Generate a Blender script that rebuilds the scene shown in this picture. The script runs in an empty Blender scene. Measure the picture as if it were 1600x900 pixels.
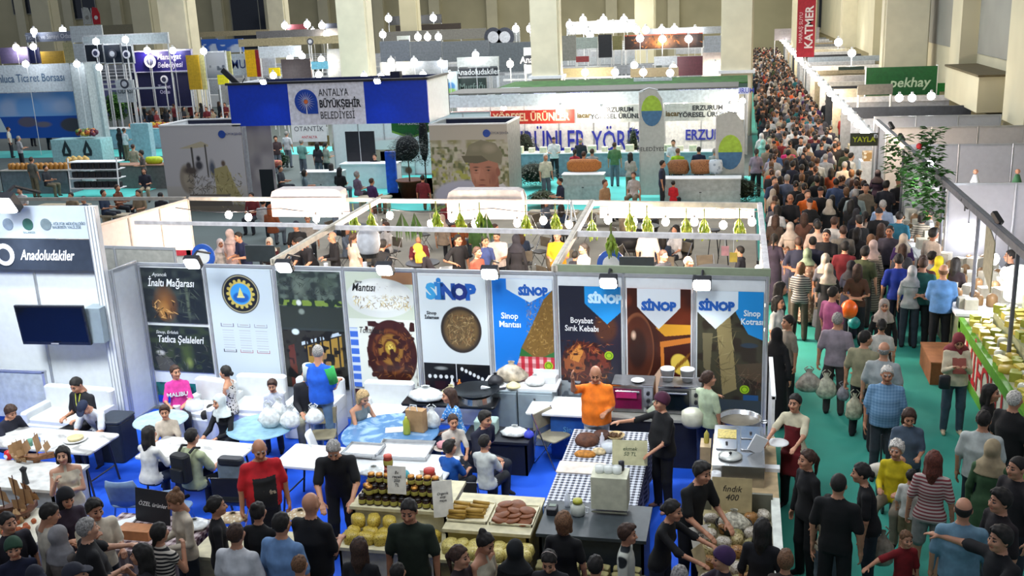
import bpy,math,random
import numpy as np
from mathutils import Matrix,Vector,Euler


SC = bpy.context.scene
FPX,TILT,ROLL,YAW,CH = 1581.46,0.26786,0.043845,0.229789,6.6
_fw = np.array([-math.sin(YAW)*math.cos(TILT),math.cos(YAW)*math.cos(TILT),-math.sin(TILT)])
_rt = np.array([math.cos(YAW),math.sin(YAW),0.0])
_up = np.cross(_rt,_fw)
_cr,_sr = math.cos(ROLL),math.sin(ROLL)
# rolled axes of the camera body
_R = _rt*_cr + _up*_sr*-1.0
_U = _rt*_sr + _up*_cr
cam_data = bpy.data.cameras.new('camera')
cam_data.sensor_width = 36.0
cam_data.lens = 36.0*FPX/1600.0
cam_data.clip_end = 400
cam = bpy.data.objects.new('camera',cam_data)
SC.collection.objects.link(cam)
_m = Matrix(((_R[0],_U[0],-_fw[0],0),(_R[1],_U[1],-_fw[1],0),(_R[2],_U[2],-_fw[2],CH),(0,0,0,1)))
cam.matrix_world = _m
SC.camera = cam


w = bpy.data.worlds.new('hall_air');SC.world = w;w.use_nodes = True
w.node_tree.nodes['Background'].inputs[0].default_value = (0.80,0.86,1.0,1)
w.node_tree.nodes['Background'].inputs[1].default_value = 0.36
SC.view_settings.view_transform = 'Standard'
SC.view_settings.look = 'None'
SC.view_settings.gamma = 1.0
SC.view_settings.exposure = 0.0
SC.render.film_transparent = False
try:
 SC.cycles.use_denoising = True
 SC.cycles.max_bounces = 4
 SC.cycles.diffuse_bounces = 2
 SC.cycles.glossy_bounces = 2
 SC.cycles.transmission_bounces = 3
 SC.cycles.transparent_max_bounces = 8
 SC.cycles.caustics_reflective = False
 SC.cycles.caustics_refractive = False
 SC.cycles.sample_clamp_indirect = 4.0
except Exception:
 pass

COL = SC.collection

def area(name,loc,size,power,color,target=None,sy=None):
 l = bpy.data.lights.new(name,'AREA');l.energy = power;l.color = color
 l.shape = 'RECTANGLE';l.size = size;l.size_y = sy or size
 o = bpy.data.objects.new(name,l);COL.objects.link(o);o.location = loc
 if target is not None:
  o.rotation_euler = (Vector(target)-Vector(loc)).to_track_quat('-Z','Y').to_euler()
 return o
# the hall's high bay lamps, well above the frame
area('high_bay_lamps',(-6,12,15),14,500,(0.86,0.93,1.0),(-6,12,0))
for _x in (-11.5,-7.0,-2.5):
 _l = area('truss_lamps',(_x,8.6,8.4),2.2,190 if _x < -9 else 105,(0.90,0.96,1.0),(_x+.2,14.0,1.0));_l.data.spread = math.radians(75)
area('high_bay_lamps',(-14,42,15),26,7500,(0.90,0.95,1.0),(-14,42,0))
area('high_bay_lamps',(-10,90,16),50,20000,(1.0,0.95,0.84),(-10,90,0))
area('high_bay_lamps',(3,12,12),4,120,(1.0,0.86,0.7),(3,12,0))


CAM = np.array([0,0,CH])
def ray(px,py):
 xr = px-800.0;yr = 450.0-py
 return _fw*FPX + _rt*(xr*_cr+yr*_sr) + _up*(-xr*_sr+yr*_cr)
def G(px,py,z=0.0):
 d = ray(px,py);return CAM + d*((z-CH)/d[2])
def YY(px,py,y):
 d = ray(px,py);return CAM + d*(y/d[1])
def XX(px,py,x):
 d = ray(px,py);return CAM + d*(x/d[0])
def GY(px,z,y):
 """x of the point of height z on plane y that shows at column px (any row)"""
 lo,hi = -80.0,60.0
 for _ in range(50):
  m = (lo+hi)/2
  p = np.array([m,y,z])-CAM
  Z = p@_fw;X = p@_rt;Yv = p@_up
  x = 800+FPX*(X*_cr-Yv*_sr)/Z
  if x < px:lo = m
  else:hi = m
 return lo

MATS = {}
def mat(color,rough=0.6,metal=0.0,kind='plain',c2=None,scale=8.0,emit=0.0,alpha=1.0,bump=0.0,trans=0.0,vary=0.08):
 if len(color) == 3:color = tuple(color)+(1.0,)
 if c2 is not None and len(c2) == 3:c2 = tuple(c2)+(1.0,)
 key = (color,rough,metal,kind,c2,scale,emit,alpha,bump,trans,vary)
 if key in MATS:return MATS[key]
 m = bpy.data.materials.new('%s_%d' % (kind,len(MATS)));m.use_nodes = True
 nt = m.node_tree;N = nt.nodes;L = nt.links
 b = N['Principled BSDF']
 b.inputs['Base Color'].default_value = color
 b.inputs['Roughness'].default_value = rough
 b.inputs['Metallic'].default_value = metal
 if alpha < 1:b.inputs['Alpha'].default_value = alpha
 if trans > 0:b.inputs['Transmission Weight'].default_value = trans
 if emit > 0:
  b.inputs['Emission Color'].default_value = color
  b.inputs['Emission Strength'].default_value = emit
 tc = N.new('ShaderNodeTexCoord')
 def mixc(fac,a,c,blend='MIX'):
  mx = N.new('ShaderNodeMix');mx.data_type = 'RGBA';mx.blend_type = blend
  if hasattr(fac,'is_linked'):L.new(fac,mx.inputs[0])
  else:mx.inputs[0].default_value = fac
  for s,v in ((6,a),(7,c)):
   if hasattr(v,'is_linked'):L.new(v,mx.inputs[s])
   else:mx.inputs[s].default_value = v
  return mx.outputs[2]
 def ramp(src,p0,p1):
  r = N.new('ShaderNodeMapRange');L.new(src,r.inputs[0]);r.inputs[1].default_value = p0;r.inputs[2].default_value = p1
  return r.outputs[0]
 base = None
 if kind == 'plain' and vary > 0 and emit == 0:
  n = N.new('ShaderNodeTexNoise');n.inputs['Scale'].default_value = scale;n.inputs['Detail'].default_value = 2
  L.new(tc.outputs['Object'],n.inputs['Vector'])
  d = tuple(c*(1-vary*2) for c in color[:3])+(1,);e = tuple(min(1,c*(1+vary*2)) for c in color[:3])+(1,)
  base = mixc(ramp(n.outputs[0],.3,.7),d,e)
  if bump > 0:
   bp = N.new('ShaderNodeBump');bp.inputs['Strength'].default_value = bump;bp.inputs['Distance'].default_value = .02
   L.new(n.outputs[0],bp.inputs['Height']);L.new(bp.outputs[0],b.inputs['Normal'])
 elif kind in ('stripe','vstripe','check','gingham','grid'):
  sp = N.new('ShaderNodeSeparateXYZ');L.new(tc.outputs['Object'],sp.inputs[0])
  def sq(out):
   a = N.new('ShaderNodeMath');a.operation = 'MULTIPLY';L.new(out,a.inputs[0]);a.inputs[1].default_value = scale
   f = N.new('ShaderNodeMath');f.operation = 'FRACT';L.new(a.outputs[0],f.inputs[0])
   g = N.new('ShaderNodeMath');g.operation = 'GREATER_THAN';L.new(f.outputs[0],g.inputs[0]);g.inputs[1].default_value = .5
   return g.outputs[0]
  if kind == 'stripe':base = mixc(sq(sp.outputs[2]),color,c2)
  elif kind == 'vstripe':base = mixc(sq(sp.outputs[0]),color,c2)
  else:
   ax = (0,1) if kind == 'gingham' else (0,2)
   s1,s2 = sq(sp.outputs[ax[0]]),sq(sp.outputs[ax[1]])
   ad = N.new('ShaderNodeMath');ad.operation = 'ADD';L.new(s1,ad.inputs[0]);L.new(s2,ad.inputs[1])
   hf = N.new('ShaderNodeMath');hf.operation = 'MULTIPLY';L.new(ad.outputs[0],hf.inputs[0]);hf.inputs[1].default_value = .5
   base = mixc(hf.outputs[0],color,c2)
 elif kind in ('floral','spots','marble'):
  v = N.new('ShaderNodeTexVoronoi' if kind != 'marble' else 'ShaderNodeTexNoise');v.inputs['Scale'].default_value = scale
  L.new(tc.outputs['Object'],v.inputs['Vector'])
  if kind == 'marble':
   v.inputs['Detail'].default_value = 5;v.inputs['Distortion'].default_value = 1.5
   base = mixc(ramp(v.outputs[0],.5,.62),color,c2)
  else:base = mixc(ramp(v.outputs[0],.32,.40),c2,color)
 elif kind == 'foliage':
  n = N.new('ShaderNodeTexNoise');n.inputs['Scale'].default_value = scale
  L.new(tc.outputs['Object'],n.inputs['Vector']);base = mixc(ramp(n.outputs[0],.35,.65),color,c2)
 elif kind == 'wood':
  n = N.new('ShaderNodeTexNoise');n.inputs['Scale'].default_value = scale
  mp = N.new('ShaderNodeMapping');mp.inputs['Scale'].default_value = (1,8,8)
  L.new(tc.outputs['Object'],mp.inputs[0]);L.new(mp.outputs[0],n.inputs['Vector'])
  base = mixc(ramp(n.outputs[0],.3,.7),color,c2)
 if base is not None:
  L.new(base,b.inputs['Base Color'])
 MATS[key] = m
 return m

def glass(color=(.9,.95,1),alpha=.25,rough=.08):return mat(color,rough,0,'glass',alpha=alpha,vary=0)
def lamp(color,e):return mat(color,.5,0,'lamp',emit=e,vary=0)
WHITE = (.82,.84,.85)
def srgb(h):
 """'#rrggbb' as it shows -> linear"""
 if len(h) == 4:h = '#'+''.join(c*2 for c in h[1:])
 v = [int(h[i:i+2],16)/255 for i in (1,3,5)]
 return tuple(x/12.92 if x <= .04045 else ((x+.055)/1.055)**2.4 for x in v)
M_PANEL = mat((.74,.78,.80),.45,vary=.02)
M_ALU = mat((.55,.57,.60),.35,.6,vary=.03)
M_ALUL = mat((.72,.74,.76),.4,.3,vary=.03)
M_BLACK = mat((.012,.013,.018),.5)
M_STEEL = mat((.55,.56,.57),.22,.9,vary=.05)
M_WHITE = mat((.80,.82,.83),.4,vary=.02)
M_CHROME = mat((.6,.6,.62),.15,1.0,vary=.02)
M_CREAM = mat(srgb('#d8d2b8'),.7,vary=.03,scale=1.5)


class MB:
 def __init__(s):s.v = [];s.f = [];s.m = []
 def _add(s,vs,fs,mi=0):
  o = len(s.v);s.v += [tuple(map(float,v)) for v in vs]
  for f in fs:s.f.append(tuple(i+o for i in f));s.m.append(mi)
  return s
 def box(s,c,d,rz=0.0,mi=0,rx=0.0,ry=0.0):
  x,y,z = d[0]/2,d[1]/2,d[2]/2
  vs = [(a,b,e) for a in (-x,x) for b in (-y,y) for e in (-z,z)]
  if rz or rx or ry:
   M = Euler((rx,ry,rz)).to_matrix();vs = [tuple(M @ Vector(v)) for v in vs]
  vs = [(v[0]+c[0],v[1]+c[1],v[2]+c[2]) for v in vs]
  return s._add(vs,[(0,1,3,2),(4,6,7,5),(0,4,5,1),(2,3,7,6),(0,2,6,4),(1,5,7,3)],mi)
 def span(s,a,b,mi=0):
  return s.box([(a[i]+b[i])/2 for i in range(3)],[abs(b[i]-a[i]) for i in range(3)],mi=mi)
 def bev(s,c,d,r=.02,rz=0.0,mi=0):
  """box with rounded vertical corners and softened top"""
  x,y,z = d[0]/2,d[1]/2,d[2]/2;r = min(r,x*.9,y*.9)
  ring = []
  for cx,cy,a0 in ((x-r,y-r,0),(-x+r,y-r,90),(-x+r,-y+r,180),(x-r,-y+r,270)):
   for k in range(4):
    a = math.radians(a0+k*30);ring.append((cx+r*math.cos(a),cy+r*math.sin(a)))
  n = len(ring);e = min(r*.4,z*.5);q = 1-e/max(x,y)
  vs = [(a*q,b*q,-z) for a,b in ring]+[(a,b,-z+e) for a,b in ring]+[(a,b,z-e) for a,b in ring]+[(a*q,b*q,z) for a,b in ring]
  c_,s_ = math.cos(rz),math.sin(rz)
  vs = [(c[0]+a*c_-b*s_,c[1]+a*s_+b*c_,c[2]+e2) for a,b,e2 in vs]
  fs = [tuple(reversed(range(n))),tuple(range(3*n,4*n))]
  for k in range(3):
   for i in range(n):fs.append((k*n+i,k*n+(i+1) % n,(k+1)*n+(i+1) % n,(k+1)*n+i))
  return s._add(vs,fs,mi)
 def tube(s,a,b,r0,r1=None,n=8,mi=0,cap=True):
  a,b = Vector(a),Vector(b);r1 = r0 if r1 is None else r1
  d = (b-a).normalized() if (b-a).length > 1e-9 else Vector((0,0,1))
  u = d.orthogonal().normalized();v = d.cross(u)
  vs = []
  for p,r in ((a,r0),(b,r1)):
   for i in range(n):
    t = 2*math.pi*i/n;vs.append(p+u*r*math.cos(t)+v*r*math.sin(t))
  fs = [(i,(i+1) % n,n+(i+1) % n,n+i) for i in range(n)]
  if cap:fs += [tuple(reversed(range(n))),tuple(range(n,2*n))]
  return s._add(vs,fs,mi)
 def path(s,pts,r,n=6,mi=0):
  for a,b in zip(pts[:-1],pts[1:]):s.tube(a,b,r,r,n,mi)
  return s
 def lathe(s,prof,c=(0,0,0),n=16,mi=0,sy=1.0):
  vs = [];k = len(prof)
  for r,z in prof:
   for i in range(n):
    t = 2*math.pi*i/n;vs.append((c[0]+r*math.cos(t),c[1]+r*sy*math.sin(t),c[2]+z))
  fs = []
  for j in range(k-1):
   for i in range(n):fs.append((j*n+i,j*n+(i+1) % n,(j+1)*n+(i+1) % n,(j+1)*n+i))
  if prof[0][0] > 1e-6:fs.append(tuple(reversed(range(n))))
  if prof[-1][0] > 1e-6:fs.append(tuple(range((k-1)*n,k*n)))
  return s._add(vs,fs,mi)
 def ball(s,c,r,n=10,mi=0,sc=(1,1,1),k=6):
  prof = []
  vs = [];fs = []
  for j in range(k+1):
   ph = math.pi*j/k
   for i in range(n):
    t = 2*math.pi*i/n
    vs.append((c[0]+r*sc[0]*math.sin(ph)*math.cos(t),c[1]+r*sc[1]*math.sin(ph)*math.sin(t),c[2]-r*sc[2]*math.cos(ph)))
  for j in range(k):
   for i in range(n):fs.append((j*n+i,j*n+(i+1) % n,(j+1)*n+(i+1) % n,(j+1)*n+i))
  return s._add(vs,fs,mi)
 def prism(s,poly,z0,z1,mi=0):
  n = len(poly);vs = [(x,y,z0) for x,y in poly]+[(x,y,z1) for x,y in poly]
  fs = [tuple(reversed(range(n))),tuple(range(n,2*n))]+[(i,(i+1) % n,n+(i+1) % n,n+i) for i in range(n)]
  return s._add(vs,fs,mi)
 def vprism(s,poly,y0,y1,mi=0):
  """polygon in XZ pulled along Y"""
  n = len(poly);vs = [(x,y0,z) for x,z in poly]+[(x,y1,z) for x,z in poly]
  fs = [tuple(range(n)),tuple(reversed(range(n,2*n)))]+[(n+i,n+(i+1) % n,(i+1) % n,i) for i in range(n)]
  return s._add(vs,fs,mi)
 def build(s,name,mats,parent=None,smooth=False,loc=None,rz=0.0,fixn=False):
  me = bpy.data.meshes.new(name);me.from_pydata(s.v,[],s.f)
  if not isinstance(mats,(list,tuple)):mats = [mats]
  for m in mats:me.materials.append(m)
  me.polygons.foreach_set('material_index',np.array(s.m,dtype=np.int32))
  if smooth:me.polygons.foreach_set('use_smooth',np.ones(len(s.f),dtype=bool))
  me.update()
  o = bpy.data.objects.new(name,me);COL.objects.link(o)
  if parent is not None:o.parent = parent
  if loc is not None:o.location = loc
  if rz:o.rotation_euler = (0,0,rz)
  return o

LABELS = {}
def tag(o,label,cat,group=None,kind=None):
 if label:o['label'] = label
 if cat:o['category'] = cat
 if group:o['group'] = group
 if kind:o['kind'] = kind
 if label:LABELS.setdefault(label,[]).append(o)
 return o
def thing(name,label,cat,loc=(0,0,0),rz=0.0,group=None):
 o = bpy.data.objects.new(name,None);COL.objects.link(o)
 o.location = tuple(float(v) for v in loc);o.rotation_euler = (0,0,rz);o.empty_display_size = .1
 return tag(o,label,cat,group)
def struct(o):o['kind'] = 'structure';return o
KIDS = {}
def dup(root,loc,rz=0.0,label=None,group=None,scale=None):
 def cp(o,parent):
  c = o.copy();COL.objects.link(c)
  if parent is not None:c.parent = parent
  for ch in o.children:cp(ch,c)
  return c
 r = cp(root,None)
 r.location = tuple(float(v) for v in loc);r.rotation_euler = (0,0,rz)
 if scale:r.scale = (scale,scale,scale) if not isinstance(scale,tuple) else scale
 if label:r['label'] = label;LABELS.setdefault(label,[]).append(r)
 if group:r['group'] = group
 return r

def text(body,name,m,size,loc,rot=(math.pi/2,0,0),parent=None,align='CENTER',extrude=.002,bold=0.0,sx=1.0,shear=0.0,space=1.0):
 c = bpy.data.curves.new(name,'FONT');c.body = body;c.size = size;c.align_x = align;c.align_y = 'CENTER'
 c.extrude = extrude;c.offset = bold;c.shear = shear;c.space_character = space;c.resolution_u = 2
 c.materials.append(m)
 o = bpy.data.objects.new(name,c);COL.objects.link(o)
 o.location = loc;o.rotation_euler = rot;o.scale = (sx,1,1)
 if parent is not None:o.parent = parent
 return o


class Paint:
 def __init__(s,w,h,bg):
  s.w,s.h = w,h;s.a = np.zeros((h,w,3),np.float32);s.a[:] = bg
  yy,xx = np.mgrid[0:h,0:w];s.x = (xx+.5)/w;s.y = 1-(yy+.5)/h      # 0..1, y up
  s.asp = h/w;s.rs = np.random.RandomState(7)
 def blend(s,m,c):
  c = np.array(c,np.float32);m = np.clip(m,0,1)[...,None];s.a = s.a*(1-m)+c*m;return s
 def ell(s,cx,cy,rx,ry,c,soft=.02,rot=0.0,op=1.0):
  dx,dy = s.x-cx,(s.y-cy)*s.asp;ry *= s.asp
  cr,sr = math.cos(rot),math.sin(rot);u,v = dx*cr+dy*sr,-dx*sr+dy*cr
  q = np.sqrt((u/rx)**2+(v/ry)**2);return s.blend((1-q)/max(soft/min(rx,ry),1e-3)*op if op == 1 else np.clip((1-q)/max(soft/min(rx,ry),1e-3),0,1)*op,c)
 def rect(s,x0,y0,x1,y1,c,op=1.0):
  return s.blend(((s.x >= x0) & (s.x <= x1) & (s.y >= y0) & (s.y <= y1)).astype(np.float32)*op,c)
 def poly(s,pts,c,op=1.0):
  inside = np.zeros(s.x.shape,bool);n = len(pts)
  for i in range(n):
   x0,y0 = pts[i];x1,y1 = pts[(i+1) % n]
   if y0 == y1:continue
   cnd = ((s.y >= min(y0,y1)) & (s.y < max(y0,y1)) & (s.x < x0+(s.y-y0)/(y1-y0)*(x1-x0)))
   inside ^= cnd
  return s.blend(inside.astype(np.float32)*op,c)
 def noise(s,n):
  """smooth value noise with n cells across"""
  g = s.rs.rand(max(2,int(n*s.asp))+2,int(n)+2);H,W = g.shape
  fx = s.x*(W-2);fy = s.y*(H-2);ix = fx.astype(int);iy = fy.astype(int);u = fx-ix;v = fy-iy
  u = u*u*(3-2*u);v = v*v*(3-2*v)
  return (g[iy,ix]*(1-u)+g[iy,ix+1]*u)*(1-v)+(g[iy+1,ix]*(1-u)+g[iy+1,ix+1]*u)*v
 def mottle(s,x0,y0,x1,y1,c,n=20,thr=.5,soft=.1,op=1.0):
  m = np.clip((s.noise(n)-thr)/soft,0,1)*op
  m *= ((s.x >= x0) & (s.x <= x1) & (s.y >= y0) & (s.y <= y1));return s.blend(m,c)
 def grad(s,y0,y1,c0,c1):
  t = np.clip((s.y-y0)/(y1-y0),0,1)[...,None];m = ((s.y >= y0) & (s.y <= y1))[...,None]
  s.a = np.where(m,np.array(c0)*(1-t)+np.array(c1)*t,s.a).astype(np.float32);return s
 def strokes(s,x0,y0,x1,y1,cols,n=60,ln=.15,wd=.006):
  for _ in range(n):
   cx = x0+(x1-x0)*s.rs.rand();cy = y0+(y1-y0)*s.rs.rand()
   s.ell(cx,cy,ln*(.5+.5*s.rs.rand()),wd/s.asp,cols[s.rs.randint(len(cols))],.004,s.rs.rand()*3.14)
  return s
 def mat(s,rough=.45,name='print'):
  im = bpy.data.images.new(name,s.w,s.h)
  buf = np.ones((s.h,s.w,4),np.float32);q = np.clip(s.a[::-1],0,1);buf[...,:3] = np.where(q <= .0031308,q*12.92,1.055*np.power(np.maximum(q,1e-6),1/2.4)-.055)
  im.pixels.foreach_set(buf.ravel());im.update();im.pack()
  m = bpy.data.materials.new(name);m.use_nodes = True;N = m.node_tree.nodes
  t = N.new('ShaderNodeTexImage');t.image = im;t.extension = 'EXTEND'
  m.node_tree.links.new(t.outputs[0],N['Principled BSDF'].inputs['Base Color'])
  N['Principled BSDF'].inputs['Roughness'].default_value = rough
  return m
def picture(name,m,w,h,parent,loc,th=.006,rz=0.0):
 """flat sheet in XZ facing -Y with the print on its front, lower left at loc"""
 vs = [(0,0,0),(w,0,0),(w,0,h),(0,0,h),(0,th,0),(w,th,0),(w,th,h),(0,th,h)]
 fs = [(0,1,2,3),(5,4,7,6),(4,5,1,0),(3,2,6,7),(4,0,3,7),(1,5,6,2)]
 me = bpy.data.meshes.new(name);me.from_pydata(vs,[],fs);me.materials.append(m)
 uv = me.uv_layers.new(name='uv');q = [(0,0),(1,0),(1,1),(0,1)]
 for i in range(4):uv.data[i].uv = q[i]
 for i in range(4,24):uv.data[i].uv = (.01,.01)
 o = bpy.data.objects.new(name,me);COL.objects.link(o)
 if parent is not None:o.parent = parent
 o.location = loc;o.rotation_euler = (0,0,rz)
 return o

def _nets(D,org,h):
 S = D < 0
 c = [S[a:S.shape[0]-1+a,b:S.shape[1]-1+b,e:S.shape[2]-1+e] for a in (0,1) for b in (0,1) for e in (0,1)]
 tot = sum(x.astype(np.int8) for x in c)
 act = (tot > 0) & (tot < 8)
 I = np.argwhere(act)
 if len(I) == 0:return np.zeros((0,3)),np.zeros((0,4),int)
 idx = np.full(act.shape,-1,np.int64);idx[act] = np.arange(len(I))
 offs = [(a,b,e) for a in (0,1) for b in (0,1) for e in (0,1)]
 vals = np.stack([D[I[:,0]+a,I[:,1]+b,I[:,2]+e] for a,b,e in offs],1)
 acc = np.zeros((len(I),3));cnt = np.zeros(len(I))
 for i in range(8):
  for bit in (4,2,1):
   if i & bit:continue
   j = i | bit
   va,vb = vals[:,i],vals[:,j];m = (va < 0) != (vb < 0)
   t = np.where(m,va/np.where(m,va-vb,1),0)
   pa = np.array(offs[i],float);d = np.array(offs[j],float)-pa
   acc += (pa[None]+t[:,None]*d[None])*m[:,None];cnt += m
 V = (I+acc/cnt[:,None])*h+org
 F = []
 for ax in range(3):
  A = np.take(S,range(0,S.shape[ax]-1),ax);B = np.take(S,range(1,S.shape[ax]),ax)
  o1,o2 = (ax+1) % 3,(ax+2) % 3
  E_ = np.argwhere(A != B)
  sh = np.array(S.shape)
  ok = (E_[:,o1] > 0) & (E_[:,o2] > 0) & (E_[:,o1] < sh[o1]-1) & (E_[:,o2] < sh[o2]-1)
  E_ = E_[ok]
  q = []
  for d1,d2 in ((-1,-1),(0,-1),(0,0),(-1,0)):
   K = E_.copy();K[:,o1] += d1;K[:,o2] += d2
   q.append(idx[K[:,0],K[:,1],K[:,2]])
  q = np.stack(q,1)
  fl = A[E_[:,0],E_[:,1],E_[:,2]]
  q = np.where(fl[:,None],q,q[:,::-1])
  F.append(q)
 return V,np.concatenate(F)

class Field:
 def __init__(s,lo,hi,h):
  s.h = h;s.lo = np.array(lo,float);n = np.ceil((np.array(hi)-s.lo)/h).astype(int)+1
  s.n = n;s.D = np.full(n,.5,np.float32);s.best = np.full(n,.5,np.float32);s.lab = np.zeros(n,np.int8)
 def region(s,lo,hi,m):
  a = np.clip(np.floor((np.array(lo)-m-s.lo)/s.h).astype(int),0,s.n-1);b = np.clip(np.ceil((np.array(hi)+m-s.lo)/s.h).astype(int)+1,1,s.n)
  if np.any(b <= a):return None,None
  sl = tuple(slice(a[i],b[i]) for i in range(3))
  g = np.ix_(*[s.lo[i]+s.h*np.arange(a[i],b[i]) for i in range(3)])
  return sl,[x.astype(np.float32) for x in g]
 def put(s,sl,d,lab,k,bias=0.0):
  o = s.D[sl]
  if k > 0:
   hh = np.maximum(k-np.abs(o-d),0)/k;s.D[sl] = np.minimum(o,d)-hh*hh*k*.25
  else:s.D[sl] = np.minimum(o,d)
  b = s.best[sl];m = d-bias < b;s.best[sl] = np.where(m,d-bias,b)
  if callable(lab):lb = lab
  s.lab[sl] = np.where(m,lab,s.lab[sl])
 def cone(s,a,b,ra,rb,lab,k=.03):
  a = np.array(a,float);b = np.array(b,float);r = max(ra,rb)
  sl,g = s.region(np.minimum(a,b)-r,np.maximum(a,b)+r,k+2.5*s.h)
  if sl is None:return s
  d = b-a;L2 = float(d@d)+1e-12
  px,py,pz = g[0]-a[0],g[1]-a[1],g[2]-a[2]
  t = np.clip((px*d[0]+py*d[1]+pz*d[2])/L2,0,1)
  dist = np.sqrt((px-t*d[0])**2+(py-t*d[1])**2+(pz-t*d[2])**2)-(ra+(rb-ra)*t)
  s.put(sl,dist,lab,k);return s
 def ell(s,c,r,lab,k=.02,R=None):
  c = np.array(c,float);r = np.array(r,float);q = r.max() if R is not None else r
  sl,g = s.region(c-q,c+q,k+2.5*s.h)
  if sl is None:return s
  p = [g[0]-c[0],g[1]-c[1],g[2]-c[2]]
  if R is not None:p = [p[0]*R[0][i]+p[1]*R[1][i]+p[2]*R[2][i] for i in range(3)]
  qn = np.sqrt((p[0]/r[0])**2+(p[1]/r[1])**2+(p[2]/r[2])**2)
  s.put(sl,(qn-1)*r.min(),lab,k);return s
 def trunk(s,o,fr,prof,lab_fn,k=.03,shift=None):
  """elliptic sections along w. fr = rows (u, v, w) axes; prof = [(w, a, b)]"""
  pr = np.array(prof);R = max(pr[:,1].max(),pr[:,2].max());P0 = o+fr[2]*pr[0,0];P1 = o+fr[2]*pr[-1,0]
  sl,g = s.region(np.minimum(P0,P1)-R,np.maximum(P0,P1)+R,k+2.5*s.h)
  if sl is None:return s
  p = [g[0]-o[0],g[1]-o[1],g[2]-o[2]]
  u,v,w = [p[0]*fr[i][0]+p[1]*fr[i][1]+p[2]*fr[i][2] for i in range(3)]
  a = np.interp(w,pr[:,0],pr[:,1]);b = np.interp(w,pr[:,0],pr[:,2])
  if shift is not None:v = v-np.interp(w,shift[0],shift[1])
  q = np.sqrt((u/a)**2+(v/b)**2);d = (q-1)*np.minimum(a,b)
  d = np.maximum(d,np.maximum(w-pr[-1,0],pr[0,0]-w))
  s.put(sl,d.astype(np.float32),lab_fn(u,v,w,a,b) if callable(lab_fn) else lab_fn,k,np.where((w > -.08)*(u == u)*(v == v),.035,0).astype(np.float32));return s
 def mesh(s):
  V,F = _nets(s.D,s.lo,s.h)
  if len(F) == 0:return V,F,np.zeros(0,int)
  C = V[F].mean(1);I = np.clip(np.round((C-s.lo)/s.h).astype(int),0,s.n-1)
  return V,F,s.lab[I[:,0],I[:,1],I[:,2]].astype(int)

SKIN,TOP,BOT,SHOE,BROW,LIPS,EYE,APRON = range(8)
def rotm(ax,deg):
 a = math.radians(deg);c,s_ = math.cos(a),math.sin(a)
 return np.array({'x':[[1,0,0],[0,c,-s_],[0,s_,c]],'y':[[c,0,s_],[0,1,0],[-s_,0,c]],'z':[[c,-s_,0],[s_,c,0],[0,0,1]]}[ax],float)

ARMS = {  # (outward, forward, up) of upper arm and forearm
 'down':((.22,.02,-1),(.05,.18,-1)),'bag':((.25,-.02,-1),(.1,.12,-1)),
 'hold':((.15,.12,-1),(-.35,1,.05)),'phone':((.12,.35,-1),(-.45,.8,.55)),
 'reach':((.2,.8,-.55),(-.05,1,-.25)),'far':((.55,.75,-.35),(.2,1,.05)),
 'back':((.32,-.35,-1),(-.95,-.25,-.25)),'cross':((.1,.25,-1),(-1,.42,.2)),
 'table':((.2,.45,-.9),(-.35,1,-.05)),'work':((.18,.35,-1),(-.2,.8,-.45)),
 'face':((.15,.45,-.9),(-.35,.45,.95)),'hip':((.75,-.1,-.85),(-.85,.35,-.4)),
 'side':((1,.15,-.2),(.85,.5,-.05)),'up':((.35,.7,.2),(0,.5,1)),'lap':((.12,.2,-1),(-.4,.9,-.35)),
}
BODY = {}
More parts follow.
